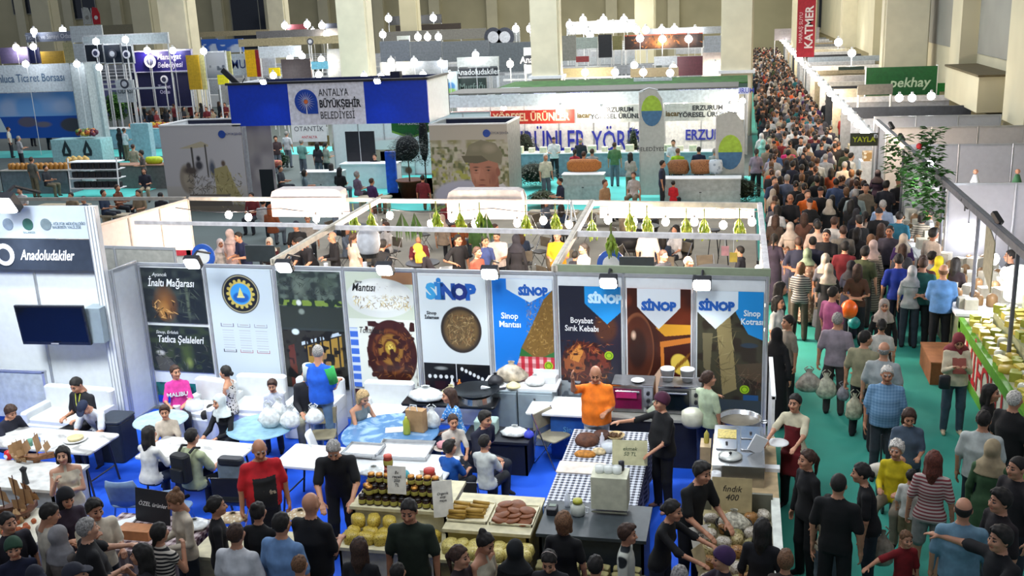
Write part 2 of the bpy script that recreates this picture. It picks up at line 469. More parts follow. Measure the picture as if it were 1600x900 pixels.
def body(sex='m',legs='stand',arms=('down','down'),lean=0,pitch=0,yaw=0,sleeve=.55,low='trousers',fat=0.0,lod=1,apron=False,neck=True,child=False):
 key = (sex,legs,arms,lean,pitch,yaw,sleeve,low,fat,lod,apron,child)
 if key in BODY:return BODY[key]
 f = sex == 'f';hv = {0:.018,1:.026,2:.038,3:.085}[lod]
 ang = math.radians(lean)
 W = np.array([0,-math.sin(ang),math.cos(ang)]);V = np.array([0,-math.cos(ang),-math.sin(ang)]);U = np.array([1.,0,0])
 sit = legs == 'sit'
 pel = np.array([0,0,.56 if sit else .95])
 if child:sh_w,hip_w = .145,.075
 else:sh_w,hip_w = (.158,.095) if f else (.182,.09)
 nb = pel+W*.50;hd = nb+W*.10+np.array([0,-.02,0])
 Rh = rotm('x',0)@rotm('z',yaw)@rotm('x',pitch+lean*.6)
 hc = hd+Rh@np.array([0,-.012,.055])
 # arms
 J = {}
 for s_,an in ((-1,arms[0]),(1,arms[1])):
  ua,fa = ARMS[an]
  sh = pel+W*.425+U*s_*sh_w
  def dv(t):
   v = U*s_*t[0]+np.array([0,-1,0])*t[1]+np.array([0,0,1])*t[2]
   if lean > 20 and an in ('down','bag'):pass
   return v/np.linalg.norm(v)
  el = sh+dv(ua)*.285;wr = el+dv(fa)*.245
  J[s_] = (sh,el,wr,dv(fa))
 legsJ = {}
 for s_ in (-1,1):
  hp = pel+np.array([s_*hip_w,0,-.04])
  if sit:kn = hp+np.array([s_*.05,-.43,-.02]);ak = kn+np.array([0,.03,-.42])
  elif legs == 'walk':kn = hp+np.array([0,-.10 if s_ > 0 else .04,-.42]);ak = kn+np.array([0,.02 if s_ > 0 else .16,-.41 if s_ > 0 else -.38])
  else:kn = hp+np.array([s_*.015,-.015,-.42]);ak = kn+np.array([s_*.01,.025,-.40])
  legsJ[s_] = (hp,kn,ak)
 allp = [hc+[0,0,.16],pel] + [p for j in J.values() for p in j[:3]] + [p for j in legsJ.values() for p in j]
 lo = np.min(allp,0)-.24;hi = np.max(allp,0)+(.14,.26,.10);lo[2] = -.03
 F = Field(lo,hi,hv)
 g = .008 if lod < 2 else .012
 # legs
 for s_,(hp,kn,ak) in legsJ.items():
  skirt = low in ('dress','robe')
  if low == 'shorts':
   mid = hp+(kn-hp)*.8
   F.cone(hp,mid,.092+fat*.2,.085,BOT,.04);F.cone(mid,kn,.062,.05,SKIN,0.01);F.cone(kn,ak,.05,.036,SKIN,.02)
  else:
   F.cone(hp,kn,.088+fat*.2,.066+g,BOT,.04);F.cone(kn,ak,.064+g,.05+g,BOT,.03)
  F.cone(ak+[0,.03,-.045],ak+[s_*.015,-.13,-.055],.038,.032,SHOE,.02)
  F.cone(ak+[0,0,0],ak+[0,.0,-.05],.04,.042,SHOE,.01)
 # trunk
 if f:prof = [(-.10,.17,.115),(0,.175,.12),(.10,.148,.10),(.17,.138,.096),(.30,.150,.112),(.39,.142,.098),(.45,.105,.078),(.495,.064,.056),(.53,.055,.05)]
 else:prof = [(-.10,.165,.115),(0,.168,.12),(.15,.16,.112),(.30,.170,.12),(.39,.164,.108),(.45,.122,.085),(.495,.074,.064),(.53,.06,.055)]
 if child:prof = [(w_,a*.84,b*.9) for w_,a,b in prof]
 prof = [(w_,a+fat*(.9 if w_ < .35 else .3)*(1 if w_ < .5 else 0),b+fat*(1.2 if w_ < .35 else .3)*(1 if w_ < .5 else 0)) for w_,a,b in prof]
 def tl(u,v,w_,a,b):
  L_ = np.where(w_ < -.075,BOT,TOP)
  L_ = np.where(w_ > .515,SKIN,L_)
  if sleeve == 0:L_ = np.where((w_ > .44) & (np.abs(u) > .02),SKIN,L_)
  if apron:L_ = np.where((v > b*.35) & (np.abs(u) < .135) & (w_ < .34) & (w_ > -.09),APRON,L_)
  return L_
 if low in ('dress','robe'):
  tl0 = tl
  tl = lambda u,v,w_,a,b:np.where(w_ > .515,SKIN,TOP)
 F.trunk(pel,(U,V,W),prof,tl,.03,([0,.15,.45,.55],[0,.005,0,.01]))
 if f and not child:
  for s_ in (-1,1):F.cone(pel+W*.31+U*s_*.062+V*.055,pel+W*.30+U*s_*.06+V*.07,.052,.045,APRON if apron else TOP,.03)
 if fat > .03:F.ell(pel+W*.12+V*.06,(.14+fat,.10+fat,.15),APRON if apron else TOP,.05)
 if low in ('dress','robe') or (low == 'skirt'):
  zb = .12 if low != 'skirt' else .3;ln = pel[2]+.05-zb
  if sit:
   F.cone(pel+[0,0,-.03],pel+[0,-.45,-.02],.16,.15,TOP if low != 'skirt' else BOT,.05)
   F.cone(pel+[0,-.45,-.04],[0,-.44,.12],.15,.17,TOP if low != 'skirt' else BOT,.05)
  else:
   F.trunk(np.array([0,0,0.]),(U,-V*0+np.array([0,-1,0.]),np.array([0,0,1.])),[(zb,.235,.22),(.5,.20,.18),(.85,.178,.14),(1.0,.15,.11)],TOP if low != 'skirt' else BOT,.03)
 if apron:
  if not sit:F.trunk(pel,(U,np.array([0,-1.,0]),np.array([0,0,1.])),[(-.42,.15,.045),(-.05,.165,.05)],APRON,.01,([-.5,0],[.085,.095]))
 # neck, shoulders, arms
 F.cone(nb-W*.03,hd+Rh@np.array([0,.01,.0]),.056 if not f else .047,.05 if not f else .043,SKIN,.02)
 for s_,(sh,el,wr,fd) in J.items():
  F.cone(pel+W*.452+U*s_*.06,sh,.052,.054 if not f else .045,TOP if sleeve > 0 else SKIN,.04)
  ru = .05 if not f else .041;rf = .037 if not f else .031
  if child:ru *= .85;rf *= .85
  ln1 = .285;total = .53
  sc_ = (sleeve if sleeve != .55 else .42)*total
  if sleeve <= 0:F.cone(sh,el,ru,rf+.004,SKIN,.03);F.cone(el,wr,rf+.003,.026,SKIN,.02)
  elif sc_ < ln1-.02:
   m = sh+(el-sh)*(sc_/ln1);F.cone(sh,m,ru+.008,ru+.015,TOP,.03);F.cone(m,el,ru-.002,rf+.004,SKIN,.004);F.cone(el,wr,rf+.003,.026,SKIN,.02)
  elif sleeve < .9:
   m = el+(wr-el)*((sc_-ln1)/(total-ln1));F.cone(sh,el,ru+.006,rf+.014,TOP,.03);F.cone(el,m,rf+.018,rf+.012,TOP,.02);F.cone(m,wr,rf,.026,SKIN,.005)
  else:
   F.cone(sh,el,ru+.006,rf+.014,TOP,.03);F.cone(el,wr-fd*.01,rf+.016,.036,TOP,.02)
   F.cone(wr-fd*.03,wr,.027,.026,SKIN,.004)
  if lod >= 2:
   F.cone(wr,wr+fd*.09,.03,.032,SKIN,.02);F.cone(wr+fd*.09,wr+fd*.16,.03,.018,SKIN,.02)
 VV,FF,LL = F.mesh()
 parts = [(VV,FF,LL)]
 # head on a finer grid
 hh = {0:.0085,1:.0125,2:.021,3:.042}[lod]
 H = Field((-.115,-.15,-.20),(.115,.135,.15),hh)
 wd = .95 if f else 1.0
 H.ell((0,.016,.03),(.077*wd,.097,.098),SKIN,.02)
 H.ell((0,-.022,-.045),(.058*wd,.068,.072),SKIN,.03)
 H.ell((0,-.058,-.088),(.03*wd,.028,.022),SKIN,.02)
 H.cone((0,-.082,.018),(0,-.104,-.024),.008,.014,SKIN,.012)
 H.cone((0,-.10,-.026),(0,-.088,-.03),.016,.014,SKIN,.01)
 for s_ in (-1,1):
  H.ell((s_*.078*wd,.012,-.005),(.013,.02,.032),SKIN,.008)
  H.ell((s_*.04,-.06,-.02),(.026,.03,.028),SKIN,.02)
  if lod < 2:
   H.cone((s_*.016,-.087,.036),(s_*.044,-.077,.037),.0062,.005,BROW,.004)
   H.ell((s_*.031,-.0765,.010),(.0105,.010,.0062),EYE,.002)
 H.cone((-.02,-.084,-.056),(.02,-.084,-.056),.009,.009,LIPS,.004)
 H.cone((0,.02,-.05),(0,.03,-.19),.052 if not f else .045,.054 if not f else .045,SKIN,.03)
 v2,f2,l2 = H.mesh();v2 = v2@Rh.T+hc
 parts.append((v2,f2,l2))
 # hands with five fingers
 if lod < 2:
  hs = .0075 if lod == 0 else .0105
  for s_,(sh,el,wr,fd) in J.items():
   an = arms[0 if s_ < 0 else 1]
   ax = fd;side = np.cross(ax,np.array([0,0,1.])) if abs(ax[2]) < .8 else np.array([0,-1.,0])
   # palm normal points inward/down
   if abs(ax[2]) < .8:side = side/np.linalg.norm(side);nrm = np.cross(side,ax);nrm = nrm if nrm[2] < 0 else -nrm
   else:nrm = np.array([-s_,0,0.])-ax*(-s_*ax[0]);nrm /= np.linalg.norm(nrm);side = np.cross(nrm,ax)
   thumb_dir = side if (side@np.array([-s_,-1,0.3])) > 0 else -side
   fist = an in ('bag','phone','hold','face')
   c1,c2 = (55,70) if fist else (18,22)
   Hd = Field(wr-.17,wr+.17,hs)
   sm = .86 if (f or child) else 1.0
   Hd.cone(wr-ax*.02,wr+ax*.02,.026*sm,.028*sm,SKIN,.01)
   for q,(off,ln,r) in enumerate(((.028,.068,.0095),(.0095,.078,.0098),(-.0095,.072,.0094),(-.027,.057,.0085))):
    base = wr+ax*.085*sm+thumb_dir*off*sm
    Hd.cone(wr+ax*.015+thumb_dir*off*.6*sm,base,.015*sm,.0125*sm,SKIN,.012)
    d0 = ax;p = base
    for seg,cc in ((.45,c1*.5),(.32,c1),(.25,c1+c2)):
     a_ = math.radians(cc+q*3);d_ = ax*math.cos(a_)+nrm*math.sin(a_);pn = p+d_*ln*seg*sm
     Hd.cone(p,pn,r*sm,r*.9*sm,SKIN,.003);p = pn
   p0 = wr+ax*.02+thumb_dir*.024*sm;p1 = p0+(ax*.6+thumb_dir*.65+nrm*.35)*.042*sm;p2 = p1+(ax*.85+thumb_dir*.2+nrm*.5)*.032*sm
   Hd.cone(p0,p1,.014*sm,.0115*sm,SKIN,.008);Hd.cone(p1,p2,.0112*sm,.009*sm,SKIN,.003)
   parts.append(Hd.mesh())
 vs = [];fs = [];ls = [];o = 0
 for v_,f_,l_ in parts:
  vs.append(v_);fs.append(f_+o);ls.append(l_);o += len(v_)
 vs = np.concatenate(vs);fs = np.concatenate(fs);ls = np.concatenate(ls)
 me = bpy.data.meshes.new('person')
 me.vertices.add(len(vs));me.vertices.foreach_set('co',vs.astype(np.float32).ravel())
 me.loops.add(fs.size);me.loops.foreach_set('vertex_index',fs.astype(np.int32).ravel())
 me.polygons.add(len(fs));me.polygons.foreach_set('loop_start',np.arange(0,fs.size,4,dtype=np.int32))
 me.polygons.foreach_set('loop_total',np.full(len(fs),4,np.int32))
 me.polygons.foreach_set('material_index',ls.astype(np.int32))
 me.polygons.foreach_set('use_smooth',np.ones(len(fs),bool))
 for _ in range(8):me.materials.append(None)
 me.update(calc_edges=True);me.validate()
 HM = Matrix([[Rh[i][j] for j in range(3)]+[hc[i]] for i in range(3)]+[[0,0,0,1]])
 top = hc+Rh@np.array([0,.016,.135])
 hands = {k_:(j[2]+j[3]*.09) for k_,j in J.items()}
 BODY[key] = (me,HM,top,hands,pel,W,V)
 return BODY[key]

HAIR = {}
def hair_mesh(style,lod):
 key = (style,lod)
 if key in HAIR:return HAIR[key]
 h = {0:.0115,1:.016,2:.026,3:.045}[lod]
 F = Field((-.26,-.20,-.46),(.26,.24,.25),h)
 def cap(ex,cut=(.80,.60),at=(-.074,.085)):
  c = np.array((0,.016,.03));r = np.array((.077,.097,.098))+ex
  sl,g = F.region(c-r,c+r,.04)
  x,y,z = g[0]-c[0],g[1]-c[1],g[2]-c[2]
  d = (np.sqrt((x/r[0])**2+(y/r[1])**2+(z/r[2])**2)-1)*r.min()
  pl = -((g[1]-at[0])*cut[0]+(g[2]-at[1])*cut[1])
  F.put(sl,np.maximum(d,pl+0*g[0]).astype(np.float32),0,0)
 if style == 'short':cap(.009)
 elif style == 'thick':cap(.02);F.ell((0,-.045,.115),(.05,.045,.025),0,.03)
 elif style == 'shaved':cap(.006)
 elif style == 'ring':
  cap(.007,(.75,-.05),(.0,.05))
  sl,g = F.region((-.1,-.1,.065),(.1,.15,.2),0);F.D[sl] = .3
 elif style == 'long':
  cap(.013);F.cone((0,.055,.03),(0,.075,-.12),.085,.075,0,.03);F.cone((0,.075,-.12),(0,.085,-.27),.075,.04,0,.03)
  for s_ in (-1,1):F.cone((s_*.075,.01,.03),(s_*.085,.02,-.18),.022,.028,0,.03)
 elif style == 'bob':
  cap(.014);F.cone((0,.045,.02),(0,.05,-.07),.085,.07,0,.03)
  for s_ in (-1,1):F.cone((s_*.074,-.0,.03),(s_*.076,.005,-.10),.022,.024,0,.03)
 elif style == 'curly':
  cap(.024);r_ = random.Random(3)
  for k in range(26):
   a = r_.uniform(0,6.28);e = r_.uniform(.1,1.4)
   F.ell((.09*math.cos(a)*math.cos(e),.03+.10*math.sin(a)*math.cos(e) if math.sin(a) > -.4 else .0,.05+.10*math.sin(e)),(.022,.022,.022),0,.012)
 elif style == 'bun':cap(.011);F.ell((0,.085,.12),(.042,.042,.038),0,.015)
 elif style == 'lowbun':cap(.011);F.ell((0,.125,-.01),(.045,.035,.038),0,.015)
 elif style == 'tail':cap(.011);F.cone((0,.11,.05),(0,.145,-.02),.024,.032,0,.015);F.cone((0,.145,-.02),(0,.125,-.22),.032,.014,0,.02)
 elif style == 'braid':cap(.011);F.cone((0,.09,-.03),(.05,.06,-.12),.025,.022,0,.02);F.cone((.05,.06,-.12),(.09,-.04,-.26),.022,.012,0,.02)
 elif style in ('hijab','longhijab'):
  F.ell((0,.02,.03),(.094,.115,.115),0,.02)
  F.cone((0,.005,-.06),(0,.02,-.15),.088,.10,0,.04)
  F.trunk(np.array([0,.02,0.]),(np.array([1.,0,0]),np.array([0,-1.,0]),np.array([0,0,1.])),[(-.30 if style == 'longhijab' else -.225,.20,.135),(-.17,.165,.115),(-.10,.09,.09)],0,.03)
  F.cone((.03,-.085,-.12),(.05,-.13,-.27),.03,.02,0,.03)
  # face opening
  sl,g = F.region((-.07,-.2,-.105),(.07,-.03,.085),.02)
  q = (np.sqrt((g[0]/.062)**2+((g[2]+.008)/.082)**2+((g[1]+.11)/.095)**2)-1)*.062
  F.D[sl] = np.maximum(F.D[sl],-q)
 elif style == 'bonnet':
  cap(.022,(.6,.8),(-.085,.05));F.ell((0,.085,.03),(.06,.05,.055),0,.03)
 elif style == 'hood':
  cap(.026,(.55,.83),(-.09,.055));F.cone((0,.05,.0),(0,.06,-.13),.09,.10,0,.04)
 elif style == 'cap':
  cap(.014,(.12,.99),(-.08,.045));F.trunk(np.array([0,-.10,.05]),(np.array([1.,0,0]),np.array([0,1.,0]),np.array([0,-.25,.97])),[(-.008,.07,.075),(.008,.07,.075)],0,.006)
 if style not in ('shaved','ring','hijab','longhijab','bonnet','hood','cap'):
  X,Y,Z = [F.lo[i]+F.h*np.arange(F.n[i]) for i in range(3)]
  F.D += (.0045*np.sin(95*X)[:,None,None]*np.sin(80*Y)[None,:,None]+.003*np.sin(130*X)[:,None,None]*np.sin(45*Z)[None,None,:]).astype(np.float32)
 V,Q,L = F.mesh()
 me = bpy.data.meshes.new('hair');me.from_pydata(V.tolist(),[],Q.tolist())
 me.polygons.foreach_set('use_smooth',np.ones(len(Q),bool));me.materials.append(None);me.update()
 HAIR[key] = me
 return me

SKINS = [srgb('#c08a6c'),srgb('#b07a5c'),srgb('#cf9d80'),srgb('#a06a4c')]
HC = {'black':srgb('#17130f'),'brown':srgb('#3a2519'),'lbrown':srgb('#6a4a30'),'grey':srgb('#8d8a86'),'white':srgb('#c8c4bc'),'blond':srgb('#b09468'),'red':srgb('#5e2c1e')}
def cloth(c):
 if isinstance(c,str):return mat(srgb(c),.85,vary=.10,scale=9,bump=.25)
 k = c[0]
 return mat(srgb(c[1]),.85,0,k,c2=srgb(c[2]),scale=c[3] if len(c) > 3 else 14)
COVER = ('hijab','longhijab','bonnet','hood','cap')
NPEOPLE = 0
def person(label,loc=None,px=None,h=1.70,face=0,top='#222',bot='#222833',hair=('short','black'),skin=0,sex='m',group=None,
   shoe='#15151a',apron=None,lod=None,legs='stand',z0=0.0,cat='person',name='person',yoff=None,**kw):
 """px = picture point of the crown; loc = floor point. face: 0 towards the camera, 90 to picture right, 180 away"""
 global NPEOPLE
 NPEOPLE += 1
 s = h/1.74
 if legs == 'sit' and lod is None and px is None:pass
 _l = 1 if lod is None else lod
 args = dict(sex=sex,legs=legs,apron=bool(apron),**kw)
 if lod is None:
  if px is not None:
   hz = (1.30 if legs == 'sit' else 1.72)*s+z0;y = G(px[0],px[1],hz)[1]
  else:y = loc[1]
  _l = 0 if y < 12.5 else (1 if y < 24 else 2)
 me,HM,tp,hands,pel,W,V = body(lod=_l,**args)
 a = math.radians(face);ca,sa = math.cos(a),math.sin(a)
 if px is not None:
  P_ = G(px[0],px[1],tp[2]*s+z0)
  loc = (P_[0]-(tp[0]*ca-tp[1]*sa)*s,P_[1]-(tp[0]*sa+tp[1]*ca)*s,z0)
 root = bpy.data.objects.new(name,me);COL.objects.link(root)
 root.location = (float(loc[0]),float(loc[1]),float(z0 if len(loc) < 3 else loc[2]));root.rotation_euler = (0,0,a);root.scale = (s,s,s)
 tag(root,label,cat,group)
 hc_ = HC.get(hair[1]) or srgb(hair[1])
 sk = SKINS[skin]
 ms = [mat(sk,.55,vary=.05),cloth(top),cloth(bot),cloth(shoe),mat(HC['black'] if hair[0] in COVER else hc_,.8),
   mat(tuple(np.array(sk)*np.array((.75,.42,.42))),.5),mat((.02,.015,.012),.3),cloth(apron or top)]
 for i,m_ in enumerate(ms):
  root.material_slots[i].link = 'OBJECT';root.material_slots[i].material = m_
 if hair[0] != 'bald':
  hm = hair_mesh(hair[0],_l)
  o = bpy.data.objects.new({'hijab':'headscarf','longhijab':'headscarf','hood':'headscarf','bonnet':'bonnet','cap':'cap'}.get(hair[0],'hair'),hm)
  COL.objects.link(o);o.parent = root;o.matrix_local = HM
  o.material_slots[0].link = 'OBJECT'
  o.material_slots[0].material = cloth(hair[1]) if hair[0] in COVER else mat(hc_,.7,vary=.3,scale=70)
 Rm = Matrix.Rotation(a,4,'Z')
 root_hands = {k_:(Rm @ Vector(v_*s))+root.location for k_,v_ in hands.items()}
 root_info = dict(o=root,hands=root_hands,s=s,pel=pel,W=W,V=V,loc=root.location.copy(),a=a,HM=HM)
 return root_info

M_TEAL = mat(srgb('#2a9080'),.8,vary=.05,scale=1.2,bump=.1)
M_TEALB = mat(srgb('#57c9c0'),.8,vary=.05,scale=1.2)
M_BLUE = mat(srgb('#0b55d8'),.8,vary=.05,scale=1.5,bump=.1)
M_CREAMW = mat(srgb('#c9c3a6'),.8,vary=.03,scale=.6)
M_CREAMD = mat(srgb('#8f8a6c'),.8,vary=.05,scale=.4)
M_GREYW = mat(srgb('#8d8e86'),.8,vary=.05,scale=.5)
M_NAVY = mat(srgb('#101a28'),.4)
M_OLIVE = mat(srgb('#6b6240'),.7,vary=.05,scale=1)
struct(MB().span((-115,-2,-.2),(12,132,0)).build('floor',mat(srgb('#54605e'),.75,vary=.06,scale=.5)))
struct(MB().span((.46,2,0),(3.95,128,.012)).build('floor_aisle',M_TEAL))
struct(MB().span((-14.5,8.9,0),(.46,15.0,.014)).build('floor_blue',M_BLUE))
o = struct(MB().span((-115,130,0),(12,131,17)).build('wall_back',mat(srgb('#b3ac8c'),.85,vary=.05,scale=.3)))
for i in range(16):
 x = -108+i*7.6
 struct(MB().span((x,129.3,0),(x+1.4,130,17)).build('trim_pilaster',M_CREAMW))
for i,(x0,x1,z0,z1) in enumerate(((-67.5,-59.5,3,14),(-92,-88,8,14),(8.6,11,3,14),(-79,-76,9,14),(-101,-97.5,9,14))):
 wn = MB().span((x0,129.86,z0),(x1,129.98,z1)).build('window_%d' % (i+1),mat(srgb('#16202e'),.15));struct(wn)
 MB().span((x0-.12,129.8,z0),(x0,130,z1)).span((x1,129.8,z0),(x1+.12,130,z1)).span((x0,129.8,z0-.12),(x1,130,z0)).span(((x0+x1)/2-.06,129.8,z0),((x0+x1)/2+.06,129.86,z1)).build('window_frame',M_GREYW,wn)
struct(MB().span((8.9,20,0),(9.9,131,17)).build('wall_right',M_CREAMW))
struct(MB().span((8.2,20,0),(8.9,131,2.45)).build('baseboard_right',M_OLIVE))
for y0,y1,xx in ((33.5,36.2,8.3),(43.6,45.6,8.25),(57,59,8.25),(72,74,8.25),(90,92,8.25)):
 struct(MB().span((xx,y0,0),(8.92,y1,17)).build('trim_pilaster',M_CREAMW))
for y0,y1 in ((36.4,43.4),(46,56.5)):
 struct(MB().span((8.86,y0,4.2),(8.9,y1,15)).build('trim_recess',M_GREYW))
b = MB().span((7.75,37.4,2.55),(8.9,43.3,3.75)).build('trim_ledge',M_CREAMW);struct(b)
MB().span((7.7,37.3,3.75),(8.9,43.4,3.82)).build('ledge_top',mat(srgb('#5b5034'),.7),b)
for k,(x,y,w_) in enumerate(((GY(290,3.2,63),63,.95),(-20.4,53,.78),(-10.0,53,.68),(-.35,53,.7),(7.5,53,.95),(8.9,90,1.1),(4.9,92,.9),(-43,92,.8),(-30,92,.8),(-8.5,92,.8),(-57,92,1.0),(-68,92,1.0))):
 c = MB().prism([(-w_,-w_*.8),(w_,-w_*.8),(w_,w_*.8),(-w_,w_*.8)],0,17)
 for s_ in (-1,1):c.span((s_*w_-.0,-w_*.5,0),(s_*(w_+.08),w_*.5,17))
 co = c.build('trim_column',M_CREAM if k < 8 else M_CREAMW,loc=(x,y,0));struct(co)
 if k in (2,3):MB().span((-w_-.2,-w_*.8-.14,3.1),(w_+.2,w_*.8+.14,3.25)).build('column_foot',M_WHITE,co)

for a_,b_ in (((-31,35.6),(-24.0,46.5)),((-13.2,33.1),(.46,40.0)),((-16.6,34.5),(-10.5,40.8)),((.46,2),(.47,3)),((-60,47.6),(-20.6,50.5))):
 struct(MB().span((a_[0],a_[1],0),(b_[0],b_[1],.012)).build('floor_turquoise',M_TEALB))

def stand_wall(name,label,p0,p1,h,n,panel=M_PANEL,post=M_ALU,th=.04,top=.05,group=None,z0=0.0,xs=None,cat='partition wall'):
 p0 = np.array(p0,float);p1 = np.array(p1,float);d = p1-p0;L = float(np.hypot(*d));a = math.atan2(d[1],d[0])
 r = thing(name,label,cat,(p0[0],p0[1],z0),a,group)
 xs = xs if xs is not None else [L*i/n for i in range(n+1)]
 pm = None
 for i,x in enumerate(xs):
  o = MB().tube((0,0,0),(0,0,h),.027,n=8).build('post',post,r,loc=(x,0,0)) if pm is None else pm.copy()
  if pm is None:pm = o
  else:COL.objects.link(o);o.location = (x,0,0)
 for x0,x1 in zip(xs[:-1],xs[1:]):
  MB().span((.03,-.004,.03),(x1-x0-.03,.004,h-.04)).build('panel',panel,r,loc=(x0,0,0))
 MB().span((0,-th/2,h-top),(L,th/2,h)).build('top_rail',post,r)
 MB().span((0,-th/2,0),(L,th/2,.05)).build('bottom_rail',post,r)
 return r
def beam(label,a,b,m=M_ALUL,r=.03,name='roof_beam',group=None,cat='beam'):
 a,b = Vector([float(v) for v in a]),Vector([float(v) for v in b]);mid = (a+b)/2
 d = b-a;ang = math.atan2(d.y,d.x);L = d.length
 o = MB().span((-L/2,-r,-r),(L/2,r,r)).span((-L/2,-r*.4,-r*1.15),(L/2,r*.4,r*1.15)).build(name,m)
 o.location = mid;o.rotation_euler = (0,-math.asin(d.z/L),ang)
 return tag(o,label,cat,group)
def stake(label,x,y,h,m=M_ALUL,r=.03,group=None):
 o = MB().tube((0,0,0),(0,0,h),r,n=8).build('support_post',m,loc=(x,y,0));return tag(o,label,'post',group)

PX = [-10.14,-8.86,-7.57,-6.33,-5.07,-3.85,-2.78,-1.72,-.66,.40]
W0 = (-10.14,15.11);WA = math.atan2(14.77-15.11,10.5)
def WP(x,dy=0.0,z=0.0):
 """point dy in front of the poster wall"""
 t = (x-W0[0]);return (W0[0]+t*math.cos(WA)+dy*math.sin(WA),W0[1]+t*math.sin(WA)-dy*math.cos(WA),z)
stand_wall('poster_wall','long white stand wall that carries the row of food and travel posters',(W0[0],W0[1]),(.40,W0[1]+math.tan(WA)*10.54),2.68,9,xs=[x-W0[0] for x in PX])
e = WP(-2.82,-.05);f_ = WP(.42,-.05)
o = MB().span((0,0,2.55),(3.26,.05,2.78)).build('header_board',mat(srgb('#8f9a80'),.6,vary=.03),loc=(e[0],e[1],0),rz=WA);tag(o,'sage green board along the top of the wall above the right three posters','board')
# left stand: front wall with the television, tall fascia
LY = 14.40
lw = stand_wall('stand_wall','white wall of the left stand behind the television and the white sofa',(-15.3,LY),(-10.22,LY),2.72,4,xs=[0,.9,2.12,3.65,5.08])
stand_wall('side_wall','short white side wall with a door between the television wall and the first poster',(-10.2,LY+.04),(-10.17,15.08),2.72,1)
cb = thing('corner_post','tall white boxed corner post right of the television','post',(-10.22,LY-.02,0))
MB().span((-.16,-.12,0),(.0,.0,3.82)).build('casing',M_WHITE,cb)
for x in (-.165,-.11,-.05,.005):MB().span((x-.006,-.128,0),(x+.006,-.11,3.82)).build('seam_strip',M_ALU,cb)
fa = thing('fascia','white upper fascia of the left stand with faint crests and a ministry line','fascia',(-10.4,LY-.08,0))
MB().span((-5.2,-.03,3.28),(0,.03,3.82)).build('board',mat((.62,.70,.78),.4,vary=.02),fa)
text('T.C. KÜLTÜR MÜDÜRLÜĞÜ\nBALIKESİR VALİLİĞİ','lettering',mat((.25,.32,.38)),.058,(-.40,-.035,3.50),parent=fa,bold=.002)
for x,c in ((-1.12,'#3c6a60'),(-.78,'#7a8a90'),(-1.5,'#8090a0')):
 MB().lathe([(.0,0),(.10,0),(.10,.006),(0,.006)],n=16).build('crest',mat(srgb(c),.5),fa,loc=(x,-.034,3.52)).rotation_euler = (math.pi/2,0,0)
text('BALIKESİR','lettering',mat((.3,.4,.42)),.05,(-1.12,-.036,3.38),parent=fa)
fb = thing('name_board','dark grey name board with white script under the white fascia','sign',(-10.4,LY-.09,0))
MB().span((-5.2,-.03,2.74),(0,.03,3.26)).build('board',mat(srgb('#39414f'),.3,vary=.05),fb)
text('Anadoludakiler','lettering',lamp((.9,.93,1),.9),.25,(-.86,-.036,2.99),parent=fb,shear=.4,sx=.66,bold=.002)  # script glows by its own material, no lamp behind it
MB().lathe([(0,0),(.19,0),(.19,.01),(0,.01)],n=24).build('round_logo',M_WHITE,fb,loc=(-1.66,-.032,3.0)).rotation_euler = (math.pi/2,0,0)
MB().lathe([(.07,0),(.11,0),(.11,.005),(.07,.005)],n=16).build('logo_ring',mat(srgb('#39414f')),fb,loc=(-1.66,-.044,3.0)).rotation_euler = (math.pi/2,0,0)
# partitions and beams of the next stand behind (warm light)
M_WARMLIT = mat((.80,.70,.64),.6,vary=.03)  # warm pink light of the bulbs is put into this panel colour
stand_wall('partition','cream partition wall lit warm behind the left end of the poster wall',(-13.1,17.0),(-12.55,21.0),2.7,4,panel=M_WARMLIT,post=mat((.6,.5,.42),.5))
stand_wall('partition','plain grey partition panel between the white fascia and the pink framed poster',(-12.6,16.3),(-10.05,16.15),2.7,2,panel=mat((.42,.42,.38),.6))
stand_wall('partition','low white back wall panel seen under the round blue logos behind the posters',(-10.6,19.3),(-9.4,19.2),1.15,1)
o = MB().span((-1.3,-.02,0),(0,.02,2.1)).build('framed_poster',mat(srgb('#d8dcd8'),.5),loc=(-11.0,18.2,0));tag(o,'white poster with a pink red frame against the warm lit partition','poster')
fr = MB().span((-1.4,-.04,2.05),(.08,.0,2.16)).span((-.02,-.04,.3),(.10,0,2.16)).build('poster_frame',mat(srgb('#e0404c'),.5),o);fr.location = (0,-.03,0)
BW = mat((.80,.78,.80),.4)
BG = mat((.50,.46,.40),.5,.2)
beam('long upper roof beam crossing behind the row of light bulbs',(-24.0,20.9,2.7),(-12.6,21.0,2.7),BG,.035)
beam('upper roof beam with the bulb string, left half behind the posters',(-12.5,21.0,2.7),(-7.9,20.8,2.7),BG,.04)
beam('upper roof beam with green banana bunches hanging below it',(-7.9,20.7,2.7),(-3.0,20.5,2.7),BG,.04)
beam('brightly lit upper roof beam at the right end of the banana stand',(-3.0,20.4,2.7),(.35,20.1,2.7),mat((.8,.72,.6),.5),.05)  # paler than the neighbouring beams: bulb light is put into the colour
beam('lower white roof beam left of the paper lantern',(-12.2,18.3,2.7),(-8.1,18.1,2.7),BW,.035)
beam('thick white lower roof beam in front of the paper lantern',(-8.1,17.95,2.7),(-2.95,17.6,2.7),BW,.04)
beam('thick white lower roof beam over the dark counters at the right',(-3.0,17.5,2.7),(.32,17.3,2.7),BW,.045)
beam('slanting beige beam running back from the second poster lamp',(-7.6,15.1,2.72),(-7.75,20.7,2.72),mat((.55,.50,.40),.5),.05)
beam('slanting beige beam running back beside the man in yellow',(-2.8,14.9,2.72),(-3.0,20.4,2.72),mat((.62,.55,.44),.5),.05)
beam('beam along the aisle edge of the banana stand',(.38,14.85,2.72),(.35,20.1,2.72),BW,.045)
